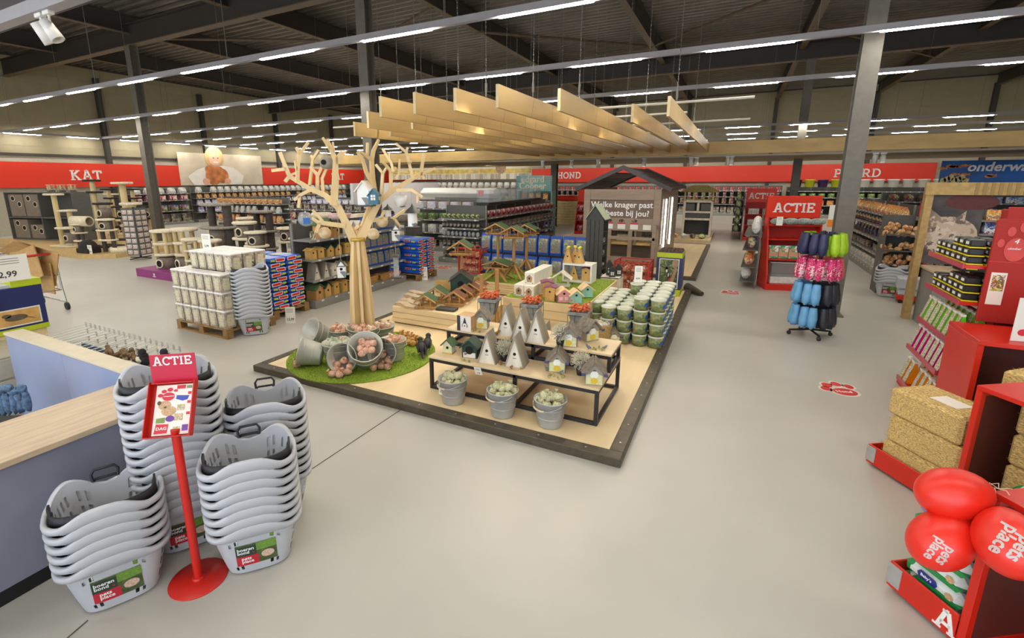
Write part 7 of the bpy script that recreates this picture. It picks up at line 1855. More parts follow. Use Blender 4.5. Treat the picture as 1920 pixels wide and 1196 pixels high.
# girl with kitten mural
y0, y1 = LY(337), LY(492); w_ = y1 - y0; z0, h_ = 2.0, 1.75
t = banner('wall_mural', 'pale photo mural of a smiling child in white holding a ginger kitten, left wall', (xw + .02, y0, z0), PI / 2, w_, h_, m=mat('mural_beige', (214, 200, 176), rough=.6, var=.08, scale=1.2))
def mp(nm, polys, col, k, var=.05):
    b = MB()
    for i, q in enumerate(polys): b.prism([(x * w_, z * h_) for x, z in q], -.02 * k - .003 * i - .002, -.02 * k - .003 * i)
    b.build(nm, mat(nm + '_m', col, rough=.6, var=var, scale=3), t)
mp('mural_hair', [ell(.40, .88, .11, .34)], (214, 178, 120), 1); mp('mural_sleeves', [[(.08, .28), (.2, .5), (.34, .62), (.5, .62), (.62, .56), (.74, .3), (.7, .04), (.5, .0), (.14, .0), (.1, .15)]], (236, 230, 220), 2, .03)
mp('mural_face', [ell(.40, .82, .07, .20)], (232, 178, 150), 3); mp('mural_kitten', [ell(.36, .28, .09, .28), ell(.46, .3, .08, .24), ell(.33, .5, .06, .13), ell(.42, .48, .06, .13)], (200, 122, 66), 4, .2)
mp('mural_hands', [ell(.27, .12, .04, .1), ell(.52, .12, .04, .1)], (226, 170, 140), 5); mp('mural_smile', [ell(.40, .73, .03, .03, 12)], (246, 236, 230), 6, 0); mp('mural_eyes', [ell(.375, .86, .008, .02, 8), ell(.425, .86, .008, .02, 8)], (70, 60, 60), 7, 0)
# ================================================================ wall shelving and goods
def pack_shelves(lab, g, L, levels, depth, H, spec, step=.24, bays=None, goods_sc=1.0):
    G_ = gondola(lab + ' shelving', *g, L, levels, depth, H, bays=bays)
    for k, (kind, shape, w, h) in enumerate(spec):
        if kind is None: continue
        me = goods(kind, w, w * .6, h, {'box': 'food_box', 'bag': 'food_bag', 'can': 'food_can', 'hang': 'hanging_pack', 'ball': 'pet_toy', 'tub': 'food_tub'}[shape], shape)
        n = max(2, int(L / step)); z = levels[min(k, len(levels) - 1)] + .002
        if shape == 'hang': z = (levels[k + 1] if k + 1 < len(levels) else H) - .06
        row(me, g, .08, L - .08, n, .14, z, '%s %s, %s shelf up, %s' % (kind if kind not in ('mix', 'pinkred') else 'colourful', {'box': 'box', 'bag': 'bag', 'can': 'can', 'hang': 'hanging pack', 'ball': 'toy', 'tub': 'tub'}[shape], NUM[k], lab), '%s shelf goods of the %s' % (NUM[k], lab), {'box': 'box', 'bag': 'bag', 'can': 'can', 'hang': 'pack', 'ball': 'toy', 'tub': 'tub'}[shape], skip=.04)
random.seed(21)
g1_ = (xw + .55, LY(225), PI / 2)
pack_shelves('left wall behind the cat trees', g1_, LY(345) - LY(225) - .1, [.15, .7, 1.25, 1.6], .5, 1.85, [('dark', 'box', .5, .4), ('mix', 'box', .4, .3), ('pinkred', 'box', .4, .25), ('white', 'bag', .36, .3)], .6)
g2_ = (xw + .55, LY(350), PI / 2)
pack_shelves('cat wall below the child mural', g2_, LY(640) - LY(350), [.15, .55, .95, 1.3, 1.62], .5, 1.9, [('mix', 'bag', .3, .3), ('blue', 'bag', .3, .28), ('lilac', 'bag', .3, .26), ('warm', 'bag', .26, .24), ('white', 'bag', .3, .3)], .42)
g3_ = (xw + .55, LY(645), PI / 2)
pack_shelves('far cat wall', g3_, 39.5 - LY(645), [.15, .7, 1.2, 1.6], .5, 1.9, [('mix', 'bag', .4, .4), ('mix', 'bag', .4, .36), ('pastel', 'bag', .34, .3), ('white', 'bag', .36, .3)], .62)
# free standing rows in the cat department
for k, (x, y, L, lab, kinds) in enumerate([(-13.4, 11.2, 3.4, 'cat row with rolled beds', ('dark', 'mix')), (-15.6, 14.2, 4.0, 'cat row with food bags', ('lilac', 'pastel')), (-15.2, 17.4, 4.0, 'cat row with toys', ('mix', 'pinkred')), (-20.2, 13.2, 4.2, 'cat row near the left wall', ('warm', 'white'))]):
    pack_shelves(lab, (x, y, 0), L, [.15, .55, .95, 1.3], .5, 1.55 if k else 1.35, [('dark', 'box', .34, .28), (kinds[0], 'bag', .26, .28), (kinds[1], 'bag', .22, .24), (kinds[0], 'box', .26, .18)], .36)
bed = MB(); bed.lathe([(0, 0), (.3, 0), (.36, .08), (.3, .17), (.2, .12), (0, .1)], 18, sy=.75, cap=False); bedc = bed.mesh('pet_bed', M_fleece); bedg = bed.mesh('pet_bed', M_greyf); bedp = bed.mesh('pet_bed', mat('pink_fleece', (222, 186, 180), rough=1, var=.1))
BT = thing('bed_table', 'low dark shelf unit stacked with cream and grey pet beds, behind the blue bags', 'shelf unit', (-10.9, 9.6, 0)); b = MB()
for z in (.35, .8, 1.15): b.bbox(0, 3.6, 0, .9, z - .03, z, .004)
for x in (0, 1.78, 3.57): b.box(x, x + .03, .1, .85, 0, 1.12)
b.build('frame', M_gon_d, BT)
for k, z in enumerate((.351, .801, 1.151)):
    for i in range(5): drop((bedc, bedg, bedc, bedp, bedc)[(i + k) % 5], 'pet_bed', (-10.5 + i * .72, 10.05, z), (0, 0, i), '%s pet bed, %s from the left on the %s board behind the blue bags' % (('cream', 'grey', 'cream', 'pink', 'cream')[(i + k) % 5], NUM[i], ('lowest', 'middle', 'top')[k]), 'pet bed', None)
# white printed display wall with animal pictures
p0_, p1_ = G(754, 452, 0), G(826, 441, 0); L = (p1_ - p0_).length; az = math.atan2(p1_.y - p0_.y, p1_.x - p0_.x); hz = HT(820, 342, p1_)
t = thing('display_wall', 'tall white rounded display wall with small animal pictures, right of the wooden tree', 'display wall', (p0_.x, p0_.y, 0), az); b = MB()
rr = [(0, 0), (L, 0)] + arc(L - .15, hz - .15, .15, .15, 0, 90, 6) + [(-2.2, hz), (-2.2, 0)]
b.prism(rr, 0, .12); b.build('board', mat('lit_white_board', (224, 222, 226), rough=.4, var=0), t)
M_anm = blotch('animal_print', [(120, 80, 50), (60, 44, 36), (170, 130, 90)], 9, .6, .3)
b = MB(); b.prism([(L * .45, hz * .62), (L * .6, hz * .6), (L * .78, hz * .7), (L * .85, hz * .66), (L * .7, hz * .58), (L * .5, hz * .57)], -.006, -.001); b.prism(ell(L * .7, hz * .38, .12, .05, 12), -.006, -.001); b.prism(ell(-.5, hz * .5, .16, .1, 12), -.006, -.001); b.build('animal_pictures', M_anm, t)
t = thing('oval_bed', 'white oval basket with a dark spotted cushion below the white display wall', 'pet bed', G(795, 448, 0) + Vector((.3, -.8, 0)), .3); b = MB(); b.lathe([(0, 0), (.5, 0), (.6, .2), (.54, .2), (.46, .06), (0, .06)], 22, sy=.6, cap=False); b.build('basket', M_wtub, t); b = MB(); b.sph((0, 0, .2), (.46, .28, .12), 0, 14, 8); b.build('cushion', mat('spotted_cushion', (66, 62, 62), rough=.9, var=.4, scale=60), t)
# middle shelving block with an end unit
E0 = G(830, 490, 0); ge = (E0.x - .1, 11.0, 0); Le = -5.9 - ge[0]
zz = [HT(860, v, (-6.5, 11)) for v in (485, 464, 444, 428, 411)]
gondola('grey end unit with pine cones and small bird ornaments, facing the wooden tree', *ge, Le, zz, .5, 1.53)
for k, (kind, shape, w, h, n) in enumerate([('dark', 'ball', .16, .18, 6), ('dark', 'can', .1, .17, 8), ('white', 'ball', .1, .13, 9), ('dark', 'can', .09, .13, 10), ('green', 'ball', .13, .13, 8)]):
    row(goods(kind, w, w, h, 'ornament', shape), ge, .05, Le - .05, n, .16, zz[k] + .002, 'small %s ornament on the %s lowest shelf of the grey end unit' % ('dark' if kind == 'dark' else kind, NUM[k]), '%s shelf ornaments of the end unit' % NUM[k], 'ornament')
gs = (-5.88, 11.55, PI / 2)
pack_shelves('grey middle row behind the log bird tables', gs, 5.6, [.15, .5, .85, 1.2], .5, 1.5, [('dark', 'box', .24, .2), ('blue', 'hang', .12, .26), ('dark', 'box', .22, .2), ('pinkred', 'box', .22, .18)], .34)
gs2 = (-9.2, 12.6, 0)
pack_shelves('row of clear boxes behind the end unit', gs2, 2.3, [.15, .6, 1.0, 1.35], .5, 1.6, [('dark', 'box', .3, .2), ('white', 'box', .3, .25), ('green', 'box', .3, .2), ('pastel', 'box', .3, .2)], .4)
for k in range(4):
    t = thing('glass_tank', 'small clear rodent cage on top of the middle row, %s from the front' % NUM[k], 'cage', (-6.15, 12.1 + k * 1.05, 1.52), PI / 2); b = MB(); b.bbox(-.4, .4, -.2, .2, 0, .08, .01); b.build('base', M_frame, t); b = MB(); b.box(-.39, .39, -.19, .19, .081, .42); b.build('clear_hood', glass('clear_cage', (180, 190, 190), .1, .3), t)
# counter hood with rounded end
t = thing('counter_hood', 'white rounded chilled food counter with a small red mark, behind the end unit', 'counter', (-9.45, 13.6, 0)); b = MB(); b.bbox(0, 2.7, 0, .7, 0, 1.3, .05); b.build('body', M_wtub, t); b = MB(); b.bbox(-.1, 2.9, -.1, .8, 1.65, 1.95, .13); b.build('hood', M_wlid, t); b = MB(); b.bbox(.1, 2.4, .6, .7, 1.301, 1.649, .01); b.build('rear_panel', M_wtub, t)
b = MB(); b.box(2.2, 2.4, -.104, -.1, 1.72, 1.88); b.build('red_mark', M_ban, t)
# far lit wall of pet food with a picture above
gF = (-19.5, 24.5, 0); LF = 9.6
pack_shelves('bright food wall behind the white counter', gF, LF, [.15, .6, 1.05, 1.45, 1.8], .5, 2.15, [('warm', 'bag', .3, .32), ('mix', 'bag', .3, .3), ('green', 'bag', .28, .28), ('warm', 'bag', .26, .24), ('white', 'bag', .3, .28)], .4)
t = thing('picture_header', 'long pale picture panel of a barn with a yellow field above the bright food wall', 'sign', (-19.5, 24.45, 2.25)); b = MB(); b.box(0, LF, 0, .05, 0, 1.0); b.build('board', mat('header_cream', (236, 230, 210), rough=.5, var=.06, scale=2), t); b = MB(); b.box(0, LF, -.004, 0, .32, .56); b.build('yellow_band', mat('field_yellow', (226, 200, 110), rough=.5, var=.15, scale=4), t); b = MB(); b.box(0, LF, -.004, 0, 0, .30); b.build('fence_band', blotch('fence_print', [(206, 200, 186), (180, 170, 156), (226, 222, 206)], 3, .5, 0, stretch=(3, 1, .2)), t)
b = MB(); b.prism(ell(7.8, .62, .32, .34, 16), -.01, -.005); b.prism([(7.55, .7), (7.45, 1.0), (7.7, .85)], -.01, -.005); b.build('animal_face', mat('hen_brown', (176, 150, 120), rough=.6, var=.2), t)
# light blue sign unit
yS = 18.3 - .35
xs0, xs1 = GY(968, 345, yS).x, GY(1035, 345, yS).x; zs0, zs1 = GY(1000, 358, yS).z, GY(1000, 329, yS).z
t = thing('sign_unit', 'light blue-green slatted sign reading edgard Cooper above a shelf unit', 'sign', (xs0, yS, 0)); w_ = xs1 - xs0; M_teal = mat('teal_paint', (120, 176, 172), rough=.5, var=.03)
b = MB()
for i in range(8): z = zs0 + (zs1 - zs0) * i / 8; b.box(0, w_, 0, .05, z, z + (zs1 - zs0) / 8 - .012)
b.build('slats', M_teal, t); b = MB(); b.box(w_ * .12, w_ * .80, -.02, -.001, zs0, zs1); b.build('panel', mat('teal_panel', (134, 190, 186), rough=.5, var=0), t)
b = MB(); b.merge(words('edgard\nCooper', .36, .01, .015, 'CENTER', 1, 0, .72), T(w_ * .47, -.022, zs0 + .34)); b.build('lettering', mat('letter_cream', (236, 226, 196), rough=.5, var=0), t)
b = MB(); b.box(0, .06, .06, .5, 0, zs0); b.box(w_ - .06, w_, .06, .5, 0, zs0); b.box(.06, w_ - .06, .45, .5, 0, zs0 - .01); b.build('side_panels', M_teal, t)
pack_shelves('blue-green sign unit', (xs0 + .07, yS + .02, 0), w_ - .14, [.15, .6, 1.05, 1.4], .4, 1.7, [('blue', 'bag', .3, .3), ('mix', 'bag', .26, .28), ('pinkred', 'box', .24, .2), ('warm', 'bag', .2, .28)], .34)
# woven bin and red rack beyond the second column
t = thing('slatted_bin', 'cream slatted bin with a red-rimmed top, between the grey column and a red rack', 'bin', G(1062, 419, 0)); b = MB()
for i in range(9): b.lathe([(.62 - i * .0, i * .13), (.64, i * .13 + .06), (.62, i * .13 + .12)], 14, sy=.8)
b.build('slatted_body', mat('cream_slat', (206, 186, 136), rough=.6, var=.08), t); b = MB(); b.lathe([(.63, 1.18), (.66, 1.18), (.66, 1.42), (.0, 1.42)], 14, sy=.8, cap=False); b.build('red_rim', M_ban, t)
def promo_rack(lab, x, y, w, H, hh, levels, txt=True, rz=0):
    t = thing('promotion_rack', lab, 'rack', (x, y, 0), rz); b = MB(); b.bbox(0, w, -.02, .5, 0, .12, .004); b.build('base', M_redp, t)
    b = MB(); b.bbox(0, w, .45, .5, .121, H, .003); b.build('back_panel', M_redd, t); b = MB()
    for X in (0, w - .03): b.prism([(0, .12), (.5, .12), (.5, H - hh), (.3, H - hh), (.0, .3)], X, X + .03, M=Matrix.Rotation(PI / 2, 4, 'Z') @ Matrix.Diagonal((1, -1, 1, 1)))
    b.build('side_cheeks', M_redp, t)
    for z in levels: b = MB(); b.bbox(.031, w - .031, .03 + z * .1, .449, z - .025, z, .003); b.build('shelf', M_redp, t)
    b = MB(); b.bbox(0, w, .40, .43, H - hh, H, .003); b.build('header_board', M_ban, t)
    if txt:
        q, lw = slab('ACTIE', hh * .42, .012, .17); k = min(1, w * .86 / lw); b = MB(); b.merge(q, T((w - lw * k) / 2, .399, H - hh * .74) @ Matrix.Diagonal((k, 1, 1, 1))); b.build('lettering', mat('letter_white', (0, 0, 0)), t)
    return (x, y, rz)
A1 = G(1433, 543, 0); A1b = G(1535, 547, 0)
ra = promo_rack('near red promotion rack reading ACTIE with green packs, beside the slipper rack', A1.x, A1.y, (A1b - A1).length, 1.86, .44, [.62, 1.02, 1.30], rz=math.atan2(A1b.y - A1.y, A1b.x - A1.x))
gpk = goods('green', .17, .1, .26, 'green_pack'); M_gp = blotch('green_white_pack', [(60, 160, 110), (226, 230, 222), (160, 206, 180), (206, 150, 120)], 11, .4, .3); gpk.materials[0] = M_gp
row(gpk, ra, .05, .95, 5, .2, 1.022 - .40, 'green and white pack on the middle shelf of the near ACTIE rack', 'green packs on the near rack', 'pack', jr=.03)
til = goods('dark', .3, .2, .14, 'tinsel_pile', 'ball'); til.materials[0] = blotch('grey_green_tinsel', [(90, 110, 100), (160, 170, 160), (60, 76, 70), (206, 206, 200)], 60, .5, .2, bump=.6)
row(til, ra, .03, .97, 4, .16, 1.302, 'grey-green fluffy rope on the top shelf of the near ACTIE rack', 'fluffy ropes on the near rack', 'pet toy')
c = thing('wire_cage', 'white rodent cage with clear sides at the bottom of the near ACTIE rack', 'cage', lo(*ra, .1, .06, .122), ra[2]); b = MB(); b.bbox(0, .78, 0, .34, 0, .14, .01); b.build('tray', M_wtub, c); b = MB(); b.box(.01, .77, .01, .33, .141, .42); b.build('clear_hood', glass('clear_cage', (0, 0, 0)), c)
b = MB(); b.tube(rect(.0, .78, 0, .34, .43), .008, 5, closed=True); b.build('rim', M_wirew, c)
price_card(lo(*ra, .12, .0, 1.303), ra[2], .11, .17, 'small white card at the left of the near ACTIE rack', None)
t = thing('price_sign', 'white and orange sign on the right side of the near ACTIE rack', 'sign', lo(*ra, 1.0, .1, 1.28), ra[2]); b = MB(); b.box(0, .3, 0, .006, .14, .42); b.build('white_part', mat('paper_white', (0, 0, 0)), t); b = MB(); b.box(0, .3, 0, .006, 0, .139); b.build('orange_part', mat('sign_orange', (232, 130, 30), rough=.5, var=0), t)
A2 = G(1388, 450, 0)
rb = promo_rack('far red promotion rack reading ACTIE, left of the near one', A2.x + .05, A2.y, .95, 1.86, .5, [.55, .95], rz=0)
for k, z in enumerate((.122, .552, .952)): row(goods('white', .34, .2, .2, 'storage_box'), rb, .05, .95, 2, .2, z, 'white box on the %s shelf of the far ACTIE rack' % ('lowest', 'middle', 'top')[k], 'white boxes on the far rack', 'box', jr=.02)
rc = promo_rack('narrow red rack left of the rodent house', GY(1078, 400, 19.3).x, 19.3, .9, 1.85, .55, [.55, .95], False)
for k, z in enumerate((.122, .552, .952)): row(goods('pinkred', .2, .2, .24, 'food_bag', 'bag'), rc, .05, .85, 4, .2, z, 'dark red bag on the narrow red rack left of the rodent house', 'bags on the narrow red rack', 'bag')
# racks of toys on the left side of the promotion racks
rd = (A1.x - .36, A1.y + 2.2, -PI / 2 - .05)
for k, z in enumerate((.15, .45, .8, 1.1)): row(goods(('white', 'warm', 'mix', 'white')[k], .2, .16, .26, 'soft_toy', 'ball'), rd, .2, 2.1, 7, .1 + k * .03, z, 'dog toy in the wire rack left of the near ACTIE rack', 'dog toys beside the near ACTIE rack', 'pet toy', jr=1)
t = thing('wire_rack', 'slim wire rack of dog toys left of the near ACTIE rack', 'rack', (rd[0], rd[1], 0), rd[2]); b = MB()
for z in (.14, .44, .79, 1.09): b.box(0, 2.2, 0, .3, z - .012, z - .002)
for x in (0, 1.1, 2.19): b.box(x, x + .02, .28, .3, 0, 1.5)
b.build('frame', M_gon_d, t)
gd = (A2.x - .32, A2.y + 3.2, -PI / 2)
for k, z in enumerate((.3, .6, .9, 1.2, 1.45)): row(goods('green', .2, .16, .24, 'food_bag', 'bag'), gd, .1, 3.0, 8, .15, z, 'green food bag in the rack left of the far ACTIE rack', 'green bags beside the far ACTIE rack', 'bag')
t = thing('wire_rack', 'rack of green bags left of the far ACTIE rack', 'rack', (gd[0], gd[1], 0), gd[2]); b = MB()
for z in (.29, .59, .89, 1.19, 1.44): b.box(0, 3.1, 0, .3, z - .012, z)
b.box(0, 3.1, .3, .33, 0, 1.7); b.build('frame', M_gon_d, t)
# ================================================================ rodent house
HY, hx0, hx1 = 12.2, GY(1094, 400, 12.2).x, GY(1238, 400, 12.2).x
HW = hx1 - hx0; HD = 3.6; wz = GY(1200, 355, HY).z; az_ = GY(1172, 313, HY).z
M_taupe = mat('taupe_wood', (150, 132, 112), rough=.5, var=.05, scale=3, stretch=(1, 1, 5)); M_roofd = mat('roof_dark', (66, 62, 62), rough=.5, var=.08)
h = thing('rodent_house', 'taupe walk-in house with dark slatted roof, reading Welke knager past het beste bij jou', 'display house', (hx0, HY, PZ + .004))
wz -= PZ + .004; az_ -= PZ + .004
fz = HT(1150, 465, (hx0, HY)) - PZ
b = MB()
for X in (0, HW - .16): b.bbox(X, X + .16, 0, .12, 0, wz, .004)
b.bbox(.161, HW - .161, 0, .12, wz - .26, wz, .004); b.bbox(.161, HW - .161, .0, .12, .0, .16, .004)
b.box(.161, HW - .161, .04, .1, wz * .46, wz - .261)
for i in (1, 2): b.bbox(.16 + (HW - .32) * i / 3 - .05, .16 + (HW - .32) * i / 3 + .05, 0.02, .1, .161, wz * .46, .003)
b.build('front_wall', M_taupe, h)
b = MB(); b.box(.17, HW - .17, .03, .039, wz * .625, wz - .265); b.build('text_panel', mat('dark_taupe', (112, 92, 74), rough=.5, var=.05), h)
for s_, z in (('Welke knager past', .765), ('het beste bij jou?', .655)):
    b = MB(); b.merge(words(s_, HW * .106, .006, .018, 'CENTER'), T(HW * .5, .028, wz * z)); b.build('lettering', mat('letter_white', (0, 0, 0)), h)
for i in range(5):
    x = .26 + i * (HW - .52) / 4.4
    b = MB(); b.box(x, x + .19, .03, .037, wz * .48, wz * .545); b.build('white_card', mat('paper_white', (0, 0, 0)), h)
    if i < 4: b = MB(); b.box(x, x + .19, .03, .037, wz * .548, wz * .565); b.build('red_strip', M_pawr, h); b = MB(); b.prism(ell(x + .095, wz * .59, .07, .04, 12), .03, .037); b.build('animal_print', M_anm, h)
b = MB(); b.box(.16, HW - .16, 1.0, 1.03, 0, wz * .9); b.box(0, .05, .13, HD, 0, wz); b.build('inner_walls', M_taupe, h)
b = MB(); n = 16
for i in range(n): X = .2 + (HW - .4) * i / n; b.box(X, X + .006, .9, .906, .6, wz * .46)
for i in range(7): b.box(.2, HW - .2, .9, .906, .6 + i * .07, .606 + i * .07)
b.build('wire_mesh', M_frame, h)
b = MB(); b.box(.2, HW - .2, .15, .9, .5, .56); b.build('hay_floor', M_straw, h)
b = MB(); b.bbox(-.28, HW + .0, -.62, -.56, .72, .79, .003); b.bbox(-.28, -.2, -.62, -.56, 0, .719, .003); b.bbox(HW - .06, HW + .02, -.62, -.56, 0, 1.08, .003); b.bbox(HW - .06, HW + .0, -.559, -.01, .98, 1.06, .003); b.bbox(-.19, HW - .07, -.6, -.57, .12, .3, .003); b.build('pen_fence', M_taupe, h)
c = thing('rodent_box', 'small wooden rodent box standing inside the rodent house', 'box', (hx0 + HW * .5, HY + .5, PZ + .57)); b = MB(); b.bbox(-.15, .15, -.1, .1, 0, .16, .01); b.build('box', M_crate, c)
# right wall: glazed niches with two bright strip lamps
b = MB(); b.box(HW - .05, HW, .13, HD, 0, .5); b.box(HW - .05, HW, .13, HD, wz - .2, wz)
for y in (.13, 1.0, 1.9, 2.8, HD - .1): b.box(HW - .06, HW + .01, y, y + .1, .5, wz - .2)
b.box(HW - .6, HW - .55, .13, HD, .5, wz - .2); b.build('side_wall', M_taupe, h)
b = MB(); b.box(HW - .008, HW - .003, .24, HD - .1, .5, wz - .2); b.build('glass_front', glass('case_glass', (200, 206, 200), .03, .15), h)
for y in (.75, 2.0): b = MB(); b.cyl((HW + .03, y, .35), (HW + .03, y, wz - .25), .02, n=10); b.build('strip_lamp', glow('strip_lamp_glow', (1.0, .9, .78), 4), h)
for k in range(3):
    for i in range(6): drop(goods('white' if k % 2 else 'dark', .2, .14, .2, 'cage_item') if (k, i) in ((0, 0), (1, 0)) else bpy.data.meshes['cage_item' if k % 2 == 0 else 'cage_item.001'], 'cage_item', (hx1 - .25, HY + .4 + i * .5, PZ + .51 + k * .5), (0, 0, 0), 'small item behind the side glass of the rodent house', 'pet item', 'items behind the glass of the rodent house')
OV = .22
for s_ in (0, 1):
    b = MB(); e = HW / 2
    def rp(x, z0_, y0_, y1_, x2, z2_, th):
        b.add([(x, y0_, z0_), (x2, y0_, z2_), (x2, y1_, z2_), (x, y1_, z0_), (x, y0_, z0_ + th), (x2, y0_, z2_ + th), (x2, y1_, z2_ + th), (x, y1_, z0_ + th)], [(3, 2, 1, 0), (4, 5, 6, 7), (0, 1, 5, 4), (1, 2, 6, 5), (2, 3, 7, 6), (3, 0, 4, 7)])
    xa = -OV if s_ == 0 else HW + OV
    for y in (-.05, HD - .1): rp(xa, wz - .06, y, y + .12, HW / 2, az_ - .06, .1)
    n = 9
    for i in range(n):
        if s_ == 0 and False: continue
        f0, f1 = i / n, (i + .8) / n
        if s_ == 0 and i > 6: continue
        X0, X1 = xa + (HW / 2 - xa) * f0, xa + (HW / 2 - xa) * f1; Z0, Z1 = wz - .02 + (az_ - wz) * f0, wz - .02 + (az_ - wz) * f1; rp(X0, Z0, .08, HD - .11, X1, Z1, .03)
    b.build('roof_slats', M_roofd, h)
# rabbit hutch display
H0 = G(1254, 453, 0); t = thing('hutch_platform', 'small pale platform carrying the rabbit hutch in the middle aisle', 'platform', (H0.x, H0.y, 0)); b = MB(); b.bbox(0, 1.35, 0, 3.0, 0, .12, .004); b.build('deck', M_birch, t)
t = thing('rabbit_hutch', 'white and grey two-storey rabbit hutch with a wooden hip roof', 'hutch', (H0.x + .3, H0.y + 1.0, .123)); W_ = 1.0; b = MB()
for x in (0, W_ - .08): b.bbox(x, x + .08, 0, .08, 0, 1.3, .004)
for z in (.0, .60, .86, 1.24): b.bbox(.081, W_ - .081, 0, .07, z, z + .07, .003)
b.bbox(.46, .54, 0, .07, .94, 1.23, .003); b.build('frame', M_white_w, t)
b = MB(); b.box(.081, W_ - .081, .08, .1, .671, .859); b.box(.09, .38, .05, .08, .95, 1.2); b.box(.6, .9, .05, .08, .95, 1.2); b.box(.02, .05, .09, .7, 0, 1.3); b.box(W_ - .05, W_ - .02, .09, .7, 0, 1.3); b.box(.05, W_ - .05, .68, .7, 0, 1.3); b.build('grey_panels', mat('hutch_grey', (92, 92, 90), rough=.6, var=.05), t)
b = MB(); b.box(.0, W_, 0, .75, 1.311, 1.35); vs = [(-.15, -.15, 1.62), (W_ + .15, -.15, 1.62), (W_ + .15, .85, 1.62), (-.15, .85, 1.62), (.25, .2, 1.86), (W_ - .25, .2, 1.86), (W_ - .25, .5, 1.86), (.25, .5, 1.86)]; b.add(vs, [(3, 2, 1, 0), (4, 5, 6, 7), (0, 1, 5, 4), (1, 2, 6, 5), (2, 3, 7, 6), (3, 0, 4, 7)])
for x in (0, .3, .64, .94): b.box(x, x + .06, 0, .05, 1.35, 1.62)
b.build('wooden_top', mat('hutch_wood', (176, 166, 106), rough=.6, var=.1), t)
for i, (x, y, k) in enumerate([(.15, .3, 'warm'), (.45, .25, 'white'), (.75, .35, 'dark'), (1.05, .3, 'green')]): drop(goods(k, .26, .2, .18, 'rodent_toy', 'ball'), 'rodent_toy', (H0.x + x, H0.y + y, .122), (0, 0, i), 'rodent accessory in front of the hutch, %s from the left' % NUM[i], 'pet item', None)
# back wall runs of goods
gb1 = (-13.6, YB - 2.2, 0)
pack_shelves('dog wall at the back', gb1, 16.0, [.2, .7, 1.15, 1.5], 1.2, 1.8, [('dark', 'bag', .34, .36), ('mix', 'hang', .22, .36), ('mix', 'hang', .18, .3), ('pinkred', 'hang', .2, .26)], .40)
gb2 = (2.6, YB - 2.2, 0)
pack_shelves('horse wall at the back', gb2, 8.6, [.2, .7, 1.15, 1.5], 1.2, 1.72, [('mix', 'box', .34, .3), ('warm', 'box', .3, .28), ('green', 'box', .3, .22), (None, '', 0, 0)], .45)
bkt = goods('white', .5, .5, .42, 'feed_bucket', 'tub'); cols_b = {'black': (34, 30, 40), 'lime': (200, 206, 40), 'white': (232, 230, 224), 'purple': (70, 50, 100)}
for i, c_ in enumerate(['black', 'lime', 'purple', 'lime', 'white', 'white', 'white', 'white', 'white', 'white', 'white', 'white']):
    me = bkt.copy(); me.materials[0] = mat('bucket_' + c_, cols_b[c_], rough=.4, var=0); drop(me, 'feed_bucket', (3.0 + i * .62, YB - 1.9, 1.725), (0, 0, 0), '%s feed bucket, %s from the left on top of the horse shelving' % (c_, NUM[i]), 'bucket', None)
# right hand shelving along the aisle
gr = (2.95, 18.4, -PI / 2)
pack_shelves('long grey aisle side right of the slippers', gr, 6.0, [.14, .5, .82, 1.12, 1.4], .55, 1.62, [('white', 'box', .3, .22), ('dark', 'box', .24, .18), ('mix', 'hang', .14, .26), ('mix', 'ball', .18, .2), ('warm', 'bag', .24, .22)], .34)
pack_shelves('second aisle behind the long grey aisle', (4.6, 21.5, 0), 4.6, [.15, .6, 1.0, 1.4], .5, 1.7, [('dark', 'box', .3, .25), ('mix', 'bag', .28, .28), ('warm', 'bag', .28, .26), ('mix', 'bag', .28, .25)], .4)
pack_shelves('third aisle on the right', (3.9, 14.2, 0), 3.4, [.15, .6, 1.0, 1.3], .5, 1.5, [('dark', 'box', .3, .25), ('mix', 'bag', .28, .28), ('blue', 'bag', .28, .26), ('warm', 'bag', .28, .22)], .38)
# dog treats spill stand above the low basket stack
chm = goods('warm', .13, .09, .09, 'chew_treat', 'ball'); chm.materials[0] = blotch('chew_mix', [(226, 180, 120), (206, 150, 90), (236, 210, 160), (180, 110, 70)], 20, .6, .2, bump=.5)
cx_, cy_ = fF.x + .1, fF.y + .55
t = thing('treat_tower', 'tall wire stand heaped with dog chews behind the low basket stack', 'rack', (cx_, cy_, 0)); b = MB(); b.box(-.25, .25, .2, .24, 0, 1.5)
for z in (.55, .85, 1.15): b.box(-.25, .25, -.2, .2, z - .02, z)
for sx in (-1, 1): b.box(sx * .25 - .01, sx * .25 + .01, -.2, .24, 0, 1.2)
b.build('frame', M_gon_d, t)
for k, z in enumerate((.56, .63, .70, .86, .93, 1.16, 1.23, 1.30)):
    for i in range(5): drop(chm, 'chew_treat', (cx_ - .2 + i * .1, cy_ - .1 + .08 * (i % 2), z), (i, k, i * k), 'dog chew heaped on the wire stand behind the low basket stack', 'chew', 'dog chews on the wire stand')
s2 = copy_tree(bpy.data.objects['sign_stand'], (cx_ + .42, cy_ - .1, 0), -.5, 'second red leaflet stand, beside the wire stand of dog chews')
s2.scale = (1.1, 1.1, 1.35)
# plain grey crate on a red trolley
p = G(1712, 572, 0); t = thing('basket_trolley', 'grey closed bin on a red wheeled base beside the low basket stack', 'trolley', (p.x, p.y + .2, 0), -.15); b = MB(); b.bbox(-.2, .2, -.15, .15, .14, .26, .02); b.bbox(-.23, .23, -.17, .17, .261, .46, .02); b.build('bin', M_bsk, t); b = MB(); b.bbox(-.21, .21, -.16, .16, .06, .139, .01); b.build('red_base', M_redp, t)
b = MB()
for sx in (-1, 1):
    for sy in (-1, 1): b.cyl((sx * .15 - .02, sy * .11, .03), (sx * .15 + .02, sy * .11, .03), .03, n=12)
b.build('wheels', M_pot, t)
